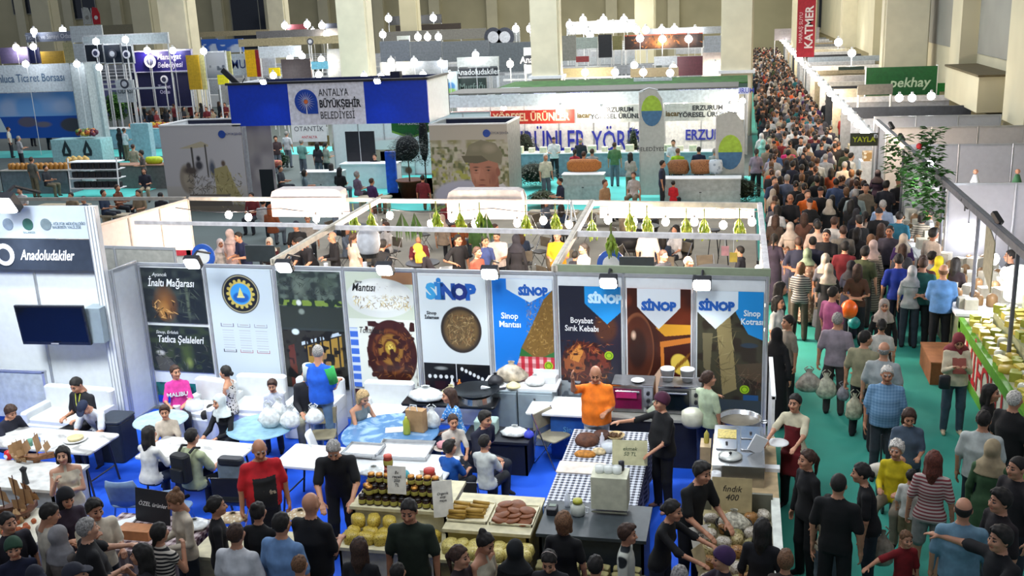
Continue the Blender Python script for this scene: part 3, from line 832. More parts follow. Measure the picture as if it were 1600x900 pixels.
stake('white upright right of the paper lantern beam',-6.1,15.4,2.66,BW,.04)
stake('white upright at the left end of the thick white beam',-6.75,15.3,2.66,BW,.04)
stake('white upright between the woman in white and the man in yellow',-2.45,15.3,2.66,BW,.035)
stake('white upright at the aisle corner wound with bulbs',.36,17.3,2.7,BW,.04)

def poster(i,label,paint,z0,z1,name='poster',dy=.03,inset=.05,th=.006):
 x0,x1 = PX[i]+inset,PX[i+1]-inset;p = WP(x0,dy,z0)
 r = thing(name,label,'poster',p,WA)
 picture('sheet',paint.mat(.35),x1-x0,z1-z0,r,(0,0,0),th)
 return r,x1-x0,z1-z0
def lett(r,body,x,z,size,col,**k):
 return text(body,'lettering',mat(srgb(col),.5,vary=0),size,(x,-.004,z),parent=r,extrude=.0015,**k)
def H(*cs):return [srgb(c) for c in cs]
# 0 cave
p = Paint(150,150,srgb('#20272c'));p.mottle(0,0,1,1,srgb('#39423f'),9,.5,.4);p.ell(.35,.35,.22,.38,srgb('#8a5a2e'),.2);p.ell(.30,.22,.12,.2,srgb('#c08a48'),.15)
p.strokes(.12,.05,.5,.4,H('#5a3a1e','#d0a060','#2a1c10'),40,.07,.01);p.ell(.72,.4,.04,.45,srgb('#6e7a62'),.05);p.strokes(.6,.1,.9,.6,H('#2b3331','#4b544a'),30,.1,.01)
r,w_,h_ = poster(0,'dark cave travel poster headed with white script, top left of the wall',p,1.62,2.60)
lett(r,'Ayancık',.36,h_-.12,.09,'#d8dcdc',shear=.3);lett(r,'İnaltı Mağarası',.56,h_-.27,.19,'#eef0f0',shear=.25,sx=.78,bold=.002)
# 0b waterfall
p = Paint(150,150,srgb('#1f272a'));p.mottle(0,0,1,1,srgb('#34402e'),9,.5,.3);p.ell(.6,.35,.14,.4,srgb('#4f6232'),.2);p.ell(.62,.2,.07,.15,srgb('#98a85a'),.1)
p.poly([(.1,0),(.5,0),(.2,.4),(.05,.3)],srgb('#4a4a48'));p.ell(.15,.4,.09,.07,srgb('#b8b8b4'),.04);p.strokes(0,0,1,.6,H('#161c1c','#46503a','#60605a'),70,.08,.008)
r,w_,h_ = poster(0,'dark waterfall travel poster with white script, below the cave poster',p,.72,1.56)
lett(r,'Sinop, Erfelek',.36,h_-.12,.08,'#d8dcdc',shear=.3);lett(r,'Tatlıca Şelaleleri',.60,h_-.25,.18,'#eef0f0',shear=.25,sx=.75,bold=.002)
p = Paint(150,60,srgb('#0d3fae'));p.rect(0,.35,1,1,srgb('#1d6a62'));p.mottle(0,.35,1,1,srgb('#123c3a'),12,.5,.2);p.mottle(0,.3,1,.5,srgb('#8a8a3a'),20,.6,.1)
poster(0,'blue and green strip poster low on the wall behind the girl in pink',p,.12,.50)
# 1 emblem
p = Paint(150,260,srgb('#c9d6de'));cx,cy = .5,.78
p.ell(cx,cy,.30,.173,srgb('#1c2030'),.01);p.ell(cx,cy,.285,.164,srgb('#b8b08a'),.01);p.ell(cx,cy,.27,.156,srgb('#1a1e28'),.01)
for k in range(16):
 a = k*math.pi/8;p.ell(cx+.20*math.cos(a),cy+.115*math.sin(a),.028,.016,srgb('#c8b45a'),.005)
p.ell(cx,cy,.19,.11,srgb('#c8b45a'),.01);p.ell(cx,cy,.165,.095,srgb('#3f9ae0'),.01);p.ell(cx,cy-.03,.14,.05,srgb('#1a5ab0'),.02)
p.poly([(cx-.05,cy-.02),(cx+.05,cy-.02),(cx,cy+.06)],srgb('#d8d080'));p.rect(cx-.06,cy-.035,cx+.06,cy-.02,srgb('#e0d8a0'))
for k in range(3):
 x0 = .13+k*.265
 for y0,cc in ((.49,'#6a6a80'),(.26,'#8a3040' if k else '#303040')):
  p.rect(x0,y0,x0+.2,y0+.004,srgb(cc));p.rect(x0,y0,x0+.008,y0+.03,srgb(cc));p.rect(x0+.192,y0,x0+.2,y0+.03,srgb(cc));p.rect(x0+.03,y0+.012,x0+.17,y0+.02,srgb('#a8a8b0'))
 for q in range(8):p.rect(x0+.01,.455-q*.022,x0+.19,.461-q*.022,srgb('#b4bcc6'))
p.a = p.a
poster(1,'white poster with a round gear and ship emblem above six text boxes',p,.60,2.62)
p = Paint(150,60,srgb('#27303a'));p.mottle(0,0,1,1,srgb('#4c5a58'),12,.5,.2)
poster(1,'dark strip poster low on the wall under the emblem poster',p,.12,.55)
# 2 lake and wooden house
p = Paint(150,300,srgb('#30393a'));p.mottle(0,.6,1,1,srgb('#5c6a62'),14,.45,.3);p.ell(.35,.88,.14,.12,srgb('#78867a'),.1);p.ell(.8,.9,.2,.08,srgb('#48564c'),.1)
p.strokes(0,.74,1,.98,H('#161b1c','#4f5a56','#39443a'),120,.07,.006);p.rect(0,.71,1,.755,srgb('#7f9a3a'),.8);p.mottle(0,.70,1,.77,srgb('#20302a'),20,.5,.1)
p.ell(.32,.735,.05,.03,srgb('#d8e0dc'),.02);p.rect(0,.52,1,.70,srgb('#2c3330'));p.ell(.35,.66,.06,.03,srgb('#9aa8a0'),.03,op=.6)
p.rect(0,0,1,.50,srgb('#2a2a26'));p.ell(.22,.485,.07,.03,srgb('#cfe0e4'),.02)
p.poly([(.30,.40),(.95,.50),(.95,.47),(.30,.37)],srgb('#b8c8d8'));p.poly([(.34,.36),(.95,.46),(.95,.20),(.42,.14)],srgb('#9a7a34'))
for k in range(5):p.rect(.36+k*.13,.10,.385+k*.13,.46,srgb('#1c1a18'))
for k in range(3):p.rect(.41+k*.2,.28,.46+k*.2,.36,srgb('#3a2c18'))
p.poly([(.55,.36),(.62,.36),(.9,0),(.75,0)],srgb('#8a6a44'));p.poly([(.08,0),(.2,0),(.18,.38),(.08,.36)],srgb('#5a2c24'));p.mottle(0,0,1,.5,srgb('#0f1010'),14,.62,.1)
poster(2,'dark poster of a forest lake above a yellow wooden house',p,.55,2.60)
# 3 dumplings, meat pastry
p = Paint(150,260,srgb('#c9d2c0'));p.rect(.55,.9,1,1,srgb('#9a7050'));p.ell(.5,.78,.52,.17,srgb('#d8dcd8'),.01);p.ell(.5,.80,.46,.14,srgb('#eef0ea'),.05)
p.strokes(.1,.69,.95,.80,H('#b89a4a','#d8c070','#8a6a30','#e0d8b0','#5a4020'),130,.05,.006);p.ell(.42,.84,.28,.08,srgb('#f0f2ee'),.1);p.strokes(.3,.78,.75,.9,H('#5a4a38','#8a5030'),14,.03,.003)
p.rect(0,0,1,.60,srgb('#dfe4da'));p.rect(0,0,.12,.52,srgb('#3f6ac8'))
for k in range(7):p.rect(0,.04+k*.075,.12,.065+k*.075,srgb('#c8d4ec'))
p.ell(.62,.30,.38,.30,srgb('#3c1a14'),.01);p.ell(.6,.32,.29,.21,srgb('#6a3a1c'),.03);p.ell(.6,.32,.25,.18,srgb('#4a2014'),.02);p.ell(.6,.34,.20,.145,srgb('#8c6428'),.03);p.ell(.61,.345,.13,.095,srgb('#54280f'),.02);p.ell(.6,.355,.09,.065,srgb('#a88c34'),.02);p.ell(.6,.36,.045,.03,srgb('#d8c45c'),.01);p.mottle(.24,.03,.98,.58,srgb('#341410'),16,.55,.1)
p.strokes(.3,.08,.95,.5,H('#7a4a24','#2c120e','#8a5c2c'),80,.06,.007)
r,w_,h_ = poster(3,'food poster with a dumpling plate above a brown spiral pastry',p,.62,2.62)
lett(r,'Sinop',.22,h_-.17,.06,'#30302c',shear=.3);lett(r,'Mantısı',.30,h_-.27,.19,'#1c1c1c',shear=.3,sx=.75,bold=.002);lett(r,'Tokullama',.38,h_-1.0,.15,'#1c1c1c',shear=.25,sx=.7)
p = Paint(150,80,srgb('#3a1c20'));p.poly([(0,.5),(.5,1),(.8,.7),(1,.3),(.6,.4),(.2,.3)],srgb('#b06a70'));p.mottle(0,0,1,1,srgb('#15151c'),8,.55,.1);p.poly([(.3,.1),(.9,.45),(.9,.35),(.35,0)],srgb('#5a5a66'))
poster(3,'dark red meat strip poster below the spiral pastry',p,.12,.58)
# 4 plate
p = Paint(150,260,srgb('#d4dde0'));p.ell(.60,.60,.31,.178,srgb('#2c2420'),.01);p.ell(.6,.6,.28,.16,srgb('#6a5434'),.05)
p.strokes(.40,.49,.80,.71,H('#a88a58','#4a3820','#c8b080','#8a5c34','#302418'),240,.05,.005)
p.rect(0,.20,1,.34,srgb('#101216'));p.rect(.49,.2,.5,.34,srgb('#d0d4d8'))
for k in range(5):p.ell(.08+k*.085,.235,.03,.017,srgb('#e0e4e4'),.005)
p.ell(.26,.30,.12,.018,srgb('#8a9090'),.02)
for k in range(6):p.ell(.58+k*.06,.30-k*.014,.026,.017,srgb('#e8ecec'),.005)
p.rect(0,0,1,.2,srgb('#2c1418'));p.mottle(0,0,1,.2,srgb('#6a2420'),12,.55,.15);p.mottle(0,0,1,.2,srgb('#0f0c10'),9,.6,.1)
r,w_,h_ = poster(4,'white poster with large blue lettering and one round plate of shredded food',p,.35,2.58)
for ch,x,cc in (('S',.20,'#3a9ad0'),('İ',.34,'#2a7ac0'),('N',.49,'#1c4a9a'),('O',.68,'#162c78'),('P',.86,'#1a5ab0')):lett(r,ch,x,h_-.27,.34,cc,bold=.022,sx=.95)
lett(r,'Sinop\nİslaması',.19,h_-.66,.075,'#20242c',bold=.002)
# shield helper
def shield(p,cx,top,w,h,c):
 p.poly([(cx-w,top+.02),(cx+w,top+.02),(cx+w,top-h*.45),(cx+w*.75,top-h*.6),(cx,top-h),(cx-w*.75,top-h*.6),(cx-w,top-h*.45)],srgb(c))
def dot(p,x,y,c='#98c020'):p.ell(x,y,.075,.032,srgb(c),.005);p.ell(x,y,.055,.023,srgb('#4a6a10' if c == '#98c020' else '#8a4a10'),.005);p.ell(x,y,.042,.018,srgb(c),.005)
# 5 blue, checks
p = Paint(150,330,srgb('#1878d8'));p.poly([(1,.93),(.85,.86),(.62,.66),(.45,.52),(.55,.40),(1,.40)],srgb('#7a5c2c'));p.strokes(.55,.48,1,.86,H('#b08a44','#5a4018','#d0b070','#8a6a30'),260,.04,.005)
p.poly([(.45,.52),(.72,.44),(1,.50),(1,.44),(.4,.44)],srgb('#2c6a34'))
yy = (p.x*18).astype(int)+(p.y*36).astype(int);ins = p.y < (.44 if True else 0)
msk = ((p.y < .46) & (p.y > .02) & (p.x > .42-.9*(.46-p.y)) & (p.x > .03)).astype(np.float32);p.blend(msk,srgb('#e8b8bc'));p.blend(msk*((p.x*16).astype(int) % 2),srgb('#c83848'),) ;p.blend(msk*((p.y*34).astype(int) % 2)*.6,srgb('#b01c30'))
p.ell(.8,.2,.35,.14,srgb('#20381c'),.05);shield(p,.62,1.0,.38,.16,'#d8e4ea');dot(p,.9,.40)
r,w_,h_ = poster(5,'blue poster with a white shield and red checked cloth beside the plate poster',p,.20,2.56)
lett(r,'SİNOP',.66,h_-.20,.17,'#1c5ab0',bold=.012,sx=.9);lett(r,'Sinop\nMantısı',.27,h_-.68,.14,'#e8f2fa',bold=.003,sx=.9)
# 6 kebab
p = Paint(150,330,srgb('#1c2030'));p.poly([(0,.42),(.06,.52),(.30,.60),(.55,.58),(.80,.50),(.84,.42),(.70,.30),(.45,.26),(.15,.32),(0,.34)],srgb('#4a1c12'));p.poly([(.02,.42),(.10,.52),(.34,.58),(.42,.50),(.40,.38),(.16,.34)],srgb('#8c4c24'));p.poly([(.16,.50),(.32,.57),(.38,.52),(.30,.44),(.16,.46)],srgb('#c8853c'));p.poly([(.44,.56),(.60,.56),(.78,.48),(.80,.42),(.60,.36),(.46,.44)],srgb('#6c2c1c'));p.mottle(0,.26,.84,.6,srgb('#2c0f0b'),22,.55,.15);p.strokes(.05,.3,.85,.6,H('#2c100c','#8a3c1c','#c07a3c','#401810'),110,.07,.006)
p.poly([(0,.30),(.35,.26),(.6,.12),(0,.10)],srgb('#6a7278'));p.mottle(0,.1,.5,.3,srgb('#a0a8ac'),14,.5,.1);p.rect(0,0,1,.12,srgb('#3a3c44'));p.strokes(.6,.1,1,.3,H('#c83030','#d8c0a0','#5a8a30','#802020'),60,.03,.006)
p.ell(.75,.7,.22,.12,srgb('#4a2c20'),.08);p.strokes(.6,.55,.95,.8,H('#d89040','#301810'),20,.05,.005);shield(p,.78,1.0,.36,.27,'#1f8fd8');dot(p,.8,.50)
r,w_,h_ = poster(6,'dark poster of grilled meat with a blue shield behind the man in orange',p,.25,2.47)
lett(r,'SİNOP',.72,h_-.20,.18,'#c8ecff',bold=.012,sx=.95);lett(r,'Boyabat\nSırık Kebabı',.35,h_-.62,.13,'#e8e8e8',bold=.002,sx=.85)
# 7 honey
p = Paint(150,330,srgb('#3a1810'));p.mottle(0,0,1,1,srgb('#6a2a14'),5,.5,.4);p.ell(.16,.56,.27,.27,srgb('#7c4a30'),.01);p.ell(.17,.56,.25,.25,srgb('#4a2418'),.02);p.ell(.16,.56,.17,.17,srgb('#2c1814'),.05);p.ell(.1,.66,.05,.04,srgb('#d8b8a0'),.04)
p.poly([(0,.12),(.35,.32),(.55,.45),(.5,.2),(0,.02)],srgb('#d8b49a'));p.poly([(0,.06),(1,.16),(1,0),(0,0)],srgb('#b8361c'));p.poly([(.45,.72),(.55,.75),(1,.75),(1,.68),(.6,.66)],srgb('#d89a2c'))
p.poly([(.52,.62),(1.0,.66),(1,.18),(.62,.22),(.55,.3)],srgb('#c8762c'));p.poly([(.58,.58),(1.0,.62),(1,.24),(.66,.27),(.6,.32)],srgb('#3c120c'));p.ell(.84,.46,.15,.085,srgb('#e0c050'),.02,.5)
for k in range(5):p.ell(.76+k*.05,.43+k*.022,.012,.06,srgb('#7a4a14'),.004,-.5)
shield(p,.5,1.0,.34,.29,'#dce4ea');dot(p,.78,.21,'#d88a20')
r,w_,h_ = poster(7,'amber honey poster with a white shield above the two ovens',p,.25,2.46)
lett(r,'SİNOP',.48,h_-.28,.18,'#1c5ab0',bold=.012,sx=.95)
# 8 planks
p = Paint(150,330,srgb('#3c3a2c'));p.mottle(0,0,1,1,srgb('#2c241c'),8,.5,.2);p.poly([(.28,.82),(.5,.85),(.62,.3),(.4,.25)],srgb('#8a7c54'));p.poly([(.08,.7),(.24,.7),(.2,.4),(.1,.45)],srgb('#6a6248'));p.strokes(.3,.3,.6,.8,H('#a09468','#6e6240','#54492e'),30,.01,.12)
p.poly([(.6,.48),(1,.5),(1,.35),(.65,.4)],srgb('#4c4030'));p.ell(.8,.62,.15,.02,srgb('#2c3c4c'),.01);p.strokes(.5,.3,1,.42,H('#8a5a44','#a8987c'),26,.16,.003);p.rect(0,0,1,.22,srgb('#3a4448'));p.rect(.72,.22,.95,.26,srgb('#28507c'))
p.poly([(.45,1),(1,1),(1,.66),(.78,.70),(.6,.84)],srgb('#1f8fd8'));shield(p,.28,1.0,.34,.27,'#dce8f0');dot(p,.74,.30)
r,w_,h_ = poster(8,'poster of weathered planks with a blue corner beside the aisle',p,.25,2.45)
lett(r,'SİNOP',.28,h_-.24,.18,'#1c5ab0',bold=.012,sx=.95);lett(r,'Sinop\nKotrası',.80,h_-.40,.13,'#e8f4fa',bold=.003,sx=.85)

# flood lamps clipped on the wall top
def flood(label,x,y,z,a=0,power=30,col=(.93,.97,1),group=None,tilt=-35,cast=True,s=1.0,e=30):
 r = thing('flood_lamp',label,'lamp',(x,y,z),a,group)
 MB().path([(0,.35*s,.03),(0,.1*s,.10*s),(0,0,.06*s)],.012*s).build('arm',M_BLACK,r)
 h = MB().bev((0,0,0),(.17*s,.14*s,.06*s),.02).build('housing',M_BLACK,r,loc=(0,0,.02));h.rotation_euler = (math.radians(tilt-28),0,0)
 MB().bev((0,0,-.034*s),(.155*s,.125*s,.012*s),.05).build('light_panel',lamp(col,e),h)
 if cast:
  l = bpy.data.lights.new('flood_light','SPOT');l.energy = power;l.color = col;l.spot_size = math.radians(150);l.spot_blend = .6;l.shadow_soft_size = .08
  o = bpy.data.objects.new('flood_light',l);COL.objects.link(o);o.parent = r;o.location = (0,-.06,-.10);o.rotation_euler = (math.radians(tilt),0,0)
 return r
for k,(px,py,nm) in enumerate(((302,411,'white flood lamp between the cave poster and the emblem poster'),(445,417,'white flood lamp between the emblem poster and the lake poster'),(602,421,'white flood lamp above the dumpling poster'),
  (766,427,'white flood lamp between the plate poster and the checked poster'),(951,441,'white flood lamp above the kebab poster'),(1097,444,'white flood lamp above the plank poster'))):
 q = YY(px,py,14.55);flood(nm,q[0],q[1],q[2],0,70,tilt=-34,s=1.6,e=45)
q = YY(10,318,14.0);flood('white flood lamp glaring at the upper left edge over the fascia',q[0],q[1],q[2],0,170,tilt=-30,s=2.4,e=45)
q = YY(22,388,13.9);

R = random.Random(11)
M_CARD = mat(srgb('#b08a5c'),.8);M_PAPER = mat(srgb('#d8d2b8'),.8);M_MARBLE = mat(srgb('#d8d8d4'),.3,0,'marble',c2=srgb('#9c9a98'),scale=3)
M_DARKMET = mat((.05,.05,.06),.4,.5);M_BLUEPL = mat(srgb('#7d97b8'),.45);M_WOOD = mat(srgb('#7a4a2c'),.6,0,'wood',c2=srgb('#4a2818'),scale=6)
M_GREYC = mat(srgb('#8a98a0'),.4,vary=.03);M_BAGC = mat(srgb('#c8bf9a'),.35,bump=.3,scale=30,vary=.2)
def xyz(px,py,z):q = G(px,py,z);return (float(q[0]),float(q[1]),float(z))

def folding_table(label,loc,w,d,h,rz=0,top=M_WHITE,leg=M_DARKMET,group=None):
 r = thing('folding_table',label,'table',loc,rz,group)
 MB().bev((0,0,h-.02),(w,d,.04),.04).build('tabletop',top,r)
 for sx in (-1,1):
  for sy in (-1,1):
   MB().tube((sx*(w/2-.18),sy*(d/2-.08),h-.04),(sx*(w/2-.08),sy*(d/2-.06),0),.016).build('leg',leg,r)
  MB().tube((sx*(w/2-.12),-d/2+.07,.25),(sx*(w/2-.12),d/2-.07,.25),.012).build('stretcher',leg,r)
 return r
def round_table(label,loc,rad,h,top):
 r = thing('round_table',label,'table',loc)
 MB().lathe([(0,h-.03),(rad-.02,h-.03),(rad,h-.015),(rad-.01,h),(0,h)],n=28).build('tabletop',top,r,smooth=False)
 MB().tube((0,0,.03),(0,0,h-.03),.035,n=10).build('column',M_CHROME,r)
 MB().lathe([(.24,0),(.24,.015),(.05,.04),(0,.04)],n=20).build('foot',M_CHROME,r)
 return r
def shell_chair(label,loc,rz,m=M_BLUEPL,group=None,arms=False):
 """moulded seat, splayed tube legs; back towards +Y local"""
 r = thing('plastic_chair',label,'chair',loc,rz,group)
 MB().bev((0,0,.45),(.44,.42,.035),.10).build('seat',m,r)
 b = MB();n = 7
 for j in range(5):
  z = .46+j*.10;y = .20+j*.028
  for i in range(n):
   t = (i/(n-1)-.5)*2;w_ = .215-(max(0,j-3))*.03;b.v.append((t*w_,y-abs(t)**2*.06,z))
 for j in range(4):
  for i in range(n-1):a = j*n+i;b.f.append((a,a+1,a+n+1,a+n));b.m.append(0)
 o = b.build('backrest',m,r,smooth=True);md = o.modifiers.new('thick','SOLIDIFY');md.thickness = .018
 for sx in (-1,1):
  for sy in (-1,1):MB().tube((sx*.16,sy*.15,.44),(sx*.22,sy*.21,0),.012).build('leg',M_CHROME,r)
 return r
def fold_chair(label,loc,rz,seat=M_BLACK,back=None,h=.82):
 r = thing('folding_chair',label,'chair',loc,rz)
 MB().bev((0,0,.45),(.40,.38,.03),.05).build('seat',seat,r)
 MB().bev((0,.21,.68),(.40,.025,.26),.01).build('backrest',back or seat,r)
 for sx in (-1,1):
  MB().tube((sx*.21,.23,h),(sx*.21,-.20,0),.011).build('leg',M_CHROME,r)
  MB().tube((sx*.19,-.12,.44),(sx*.19,.24,0),.011).build('leg',M_CHROME,r)
 return r
def sofa(label,loc,rz,w=.85,m=None,group=None):
 m = m or mat(srgb('#dfe3e4'),.35,vary=.02)
 r = thing('armchair',label,'armchair',loc,rz,group)
 MB().bev((0,0,.21),(w,.72,.40),.06).build('base',m,r)
 MB().bev((0,-.03,.44),(w-.24,.60,.10),.05).build('seat_cushion',m,r)
 MB().bev((0,.30,.62),(w,.16,.46),.06).build('backrest',m,r)
 for s_ in (-1,1):MB().bev((s_*(w/2-.06),-.02,.48),(.13,.70,.22),.05).build('armrest',m,r)
 for sx in (-1,1):
  for sy in (-1,1):MB().tube((sx*(w/2-.08),sy*.28,0),(sx*(w/2-.08),sy*.28,.03),.02).build('foot',M_BLACK,r)
 return r
def bag_mesh(rr,w=.3,h=.3,d=.2,n=10,knot=True):
 b = MB();k = 6;prof = [(.0,0),(.62,.02),(.92,.16),(1,.36),(.80,.62),(.42,.84),(.15,.95),(.24,1.08)] if knot else [(0,0),(.85,.03),(1,.3),(1,.7),(.8,.95),(0,1.0)]
 for j,(q,z) in enumerate(prof):
  for i in range(n):
   t = 2*math.pi*i/n;e = 1+rr.uniform(-.12,.12)
   b.v.append((w/2*q*math.cos(t)*e,d/2*q*math.sin(t)*e,h*z))
 for j in range(len(prof)-1):
  for i in range(n):b.f.append((j*n+i,j*n+(i+1) % n,(j+1)*n+(i+1) % n,(j+1)*n+i));b.m.append(0)
 return b
def plastic_bag(label,loc,w=.3,h=.32,d=.2,m=None,cat='bag',name='plastic_bag',group=None,handles=True,rz=0):
 m = m or mat(srgb('#d8dcda'),.35,vary=.15,scale=14,bump=.5)
 r = thing(name,label,cat,loc,rz,group);o = bag_mesh(R,w,h,d).build('bag_body',m,r,smooth=True)
 if handles:
  for s_ in (-1,1):MB().path([(s_*.03,0,h*.9),(s_*.07,0,h*1.1),(s_*.02,0,h*1.22)],.008).build('handle',m,r)
 return r
def leafs(n,rr,spread,size,mb=None,zlo=0,zhi=1,droop=.3):
 b = mb or MB()
 for _ in range(n):
  a = rr.uniform(0,6.28);q = rr.uniform(.1,1)**.5*spread;z = rr.uniform(zlo,zhi);ca,sa = math.cos(a),math.sin(a)
  e = rr.uniform(-droop,.6);l = math.sqrt(1+e*e);dx,dy,dz = ca/l,sa/l,e/l;h = size*.32;sx,sy = sa*h,-ca*h;L = size*rr.uniform(.7,1.2);x,y = q*ca,q*sa;o = len(b.v)
  b.v += [(x,y,z),(x+dx*L*.5+sx,y+dy*L*.5+sy,z+dz*L*.5),(x+dx*L,y+dy*L,z+dz*L-L*.2),(x+dx*L*.5-sx,y+dy*L*.5-sy,z+dz*L*.5)];b.f.append((o,o+1,o+2,o+3));b.m.append(0)
 return b

# television on its swivel arm
tv = thing('television','black wide television on a swivel arm high on the left white wall','television',(-11.12,13.98,0),math.radians(3))
MB().bev((0,0,0),(1.26,.05,.70),.01).build('casing',mat((.015,.017,.022),.2),tv,loc=(0,0,1.88)).rotation_euler = (math.radians(6),0,0)
MB().box((0,-.027,1.89),(1.19,.005,.61),rx=math.radians(6)).build('screen',mat((.004,.006,.012),.08,vary=0),tv)
MB().box((0,-.036,1.565),(.14,.004,.02)).build('maker_badge',mat((.4,.4,.42)),tv)
MB().span((.56,.06,1.55),(.84,.34,2.15)).build('wall_box',M_GREYC,tv)
MB().path([(.2,.05,1.85),(.55,.22,1.85),(.66,.36,1.85)],.03).build('swivel_arm',M_ALU,tv)
# board leaning low at the left edge, sofa, stool box
o = thing('display_board','grey framed low display board against the white wall at the left edge','board',(-12.35,13.95,0))
MB().span((-1.2,0,.2),(.9,.03,1.05)).build('face',mat(srgb('#b8c0c0'),.5),o)
MB().span((-1.2,-.02,1.03),(.94,.04,1.07)).span((.88,-.02,0),(.93,.04,1.05)).build('frame',M_ALU,o)
def on(px,py,z):return xyz(px,py,z)
sofa('wide white leather armchair in which the man with the yellow lanyard sits',(-10.75,13.55,0),math.radians(-4),1.35)
s_ = thing('stool_box','dark blue grey covered box between the armchair and the white side wall','stool',(-9.55,13.05,0))
MB().bev((0,0,.34),(.42,.46,.66),.05).build('cover',mat(srgb('#1c2432'),.6),s_);MB().bev((0,0,.69),(.44,.48,.05),.06).build('lid',mat(srgb('#2c3440'),.5),s_)
sofa('white armchair behind the plastic bags under the emblem poster',(-7.85,14.42,0),0,.9,group=None)
sofa('white armchair under the lake poster left of the standing man',(-6.78,14.40,0),0,.85)
sofa('white armchair under the dumpling poster right of the standing man',(-5.55,14.35,0),0,.85)
sofa('white armchair in the corner where the floral top woman sits',(-8.6,14.15,0),math.radians(-10),.8)
# marble topped folding tables
folding_table('marble patterned folding table in front of the man with the cap',(-9.95,12.05,0),1.85,.72,.74,math.radians(-2),M_MARBLE)
folding_table('marble patterned folding table between the backpack man and the veiled girl',(-7.55,12.0,0),1.55,.75,.72,math.radians(-4),M_MARBLE)
plt = lambda lab,loc,r_=.13,m=M_WHITE:tag(MB().lathe([(0,0),(r_*.6,0),(r_,.02),(r_*.98,.028),(r_*.6,.012),(0,.012)],n=20).build('plate',m,loc=loc,smooth=True),lab,'plate')
plt('white plate of food on the marble table before the cap wearer',on(118,688,.745),.17)
tag(MB().lathe([(0,0),(.11,0),(.12,.035),(0,.06)],n=12).build('flatbread',mat(srgb('#c8b88a')),loc=on(118,686,.765)),'flat bread on the white plate before the cap wearer','bread')
for k,(px,py,c,lab) in enumerate(((48,696,'#6a9a80','green paper cup at the left end of the marble table'),(60,694,'#4a88c8','blue and white paper cup beside the green cup'))):
 tag(MB().lathe([(.03,0),(.04,.1),(.036,.1),(.028,.01),(0,.01)],n=12).build('paper_cup',mat(srgb(c)),loc=on(px,py,.745),smooth=True),lab,'cup')
shell_chair('blue grey moulded chair behind the long haired woman in white',(-7.95,10.95,0),math.radians(188))
shell_chair('blue grey moulded chair behind the man with the backpack',(-7.25,10.80,0),math.radians(185))
fold_chair('beige folding chair with its back to the standing man',on(508,712,.1)[:2]+(0,),math.radians(15),mat(srgb('#8a8268'),.6))
shell_chair('white moulded chair behind the grey sleeveless woman',(-5.75,12.55,0),math.radians(110),M_WHITE)
fold_chair('beige folding chair standing near the blue crate',on(866,715,.1)[:2]+(0,),math.radians(60),mat(srgb('#8a8470'),.6))
fold_chair('black wire framed folding chair under the boy in white',(-3.45,11.55,0),math.radians(185),M_BLACK)
fold_chair('black folding chair beside the boy in the blue tee',(-3.95,11.45,0),math.radians(175),M_BLACK)
# round tables
MBL = mat(srgb('#5a86b4'),.15,0,'marble',c2=srgb('#9cbcd8'),scale=2.5)
round_table('round blue glass table under the white plastic bags',(-7.0,12.95,0),.52,.72,mat(srgb('#8cb4c8'),.1))
round_table('small round glass table in front of the girl in pink',(-8.75,13.05,0),.42,.70,mat(srgb('#a8c0c8'),.1))
round_table('round blue marble table with the brown paper bag',(-4.95,12.95,0),.72,.73,MBL)
for k,(px,py,w_,h_,lab) in enumerate(((423,660,.36,.34,'white plastic bag with a green print on the round glass table'),(455,662,.32,.30,'white plastic bag on the glass table right of the printed one'),(492,655,.30,.26,'white plastic bag beside the standing man'),(437,648,.28,.30,'crumpled white bag behind the two bags on the glass table'))):
 plastic_bag(lab,on(px,py+6,.725),w_,h_,.26)
tag(bag_mesh(R,.3,.16,.26,knot=False).build('clear_bag',glass((.9,.95,.95),.45),loc=on(305,640,.71),smooth=True),'clear plastic bag with food in front of the girl in pink','bag')
pb = thing('paper_bag','brown paper carrier bag upright on the blue marble table','bag',on(652,672,.735),math.radians(-10))
MB().prism([(-.14,-.07),(.14,-.07),(.14,.07),(-.14,.07)],0,.33).build('bag_body',mat(srgb('#a5825a'),.8),pb)
MB().path([(-.06,-.07,.33),(-.05,-.07,.42),(.05,-.07,.42),(.06,-.07,.33)],.006).build('handle',M_WHITE,pb)
tag(MB().lathe([(.07,0),(.075,.02),(.06,.12),(.03,.16),(.03,.2),(0,.2)],n=12).build('pump_bottle',M_WHITE,loc=on(646,655,.735),smooth=True),'white bottle behind the brown paper bag','bottle')
plastic_bag('white plastic bag leaning right of the brown paper bag',on(676,668,.735),.26,.3,.16)
tag(MB().lathe([(.05,0),(.055,.02),(.05,.2),(.02,.24),(.02,.27),(0,.27)],n=12).build('bottle',mat(srgb('#a8b040'),.3),loc=on(636,678,.735),smooth=True),'yellow green bottle left of the brown paper bag','bottle')
tag(MB().bev((0,0,.004),(.26,.19,.008),.01,rz=.3).build('paper_sheet',M_WHITE,loc=on(616,672,.732)),'white sheet of paper under the hands of the blonde woman','paper')
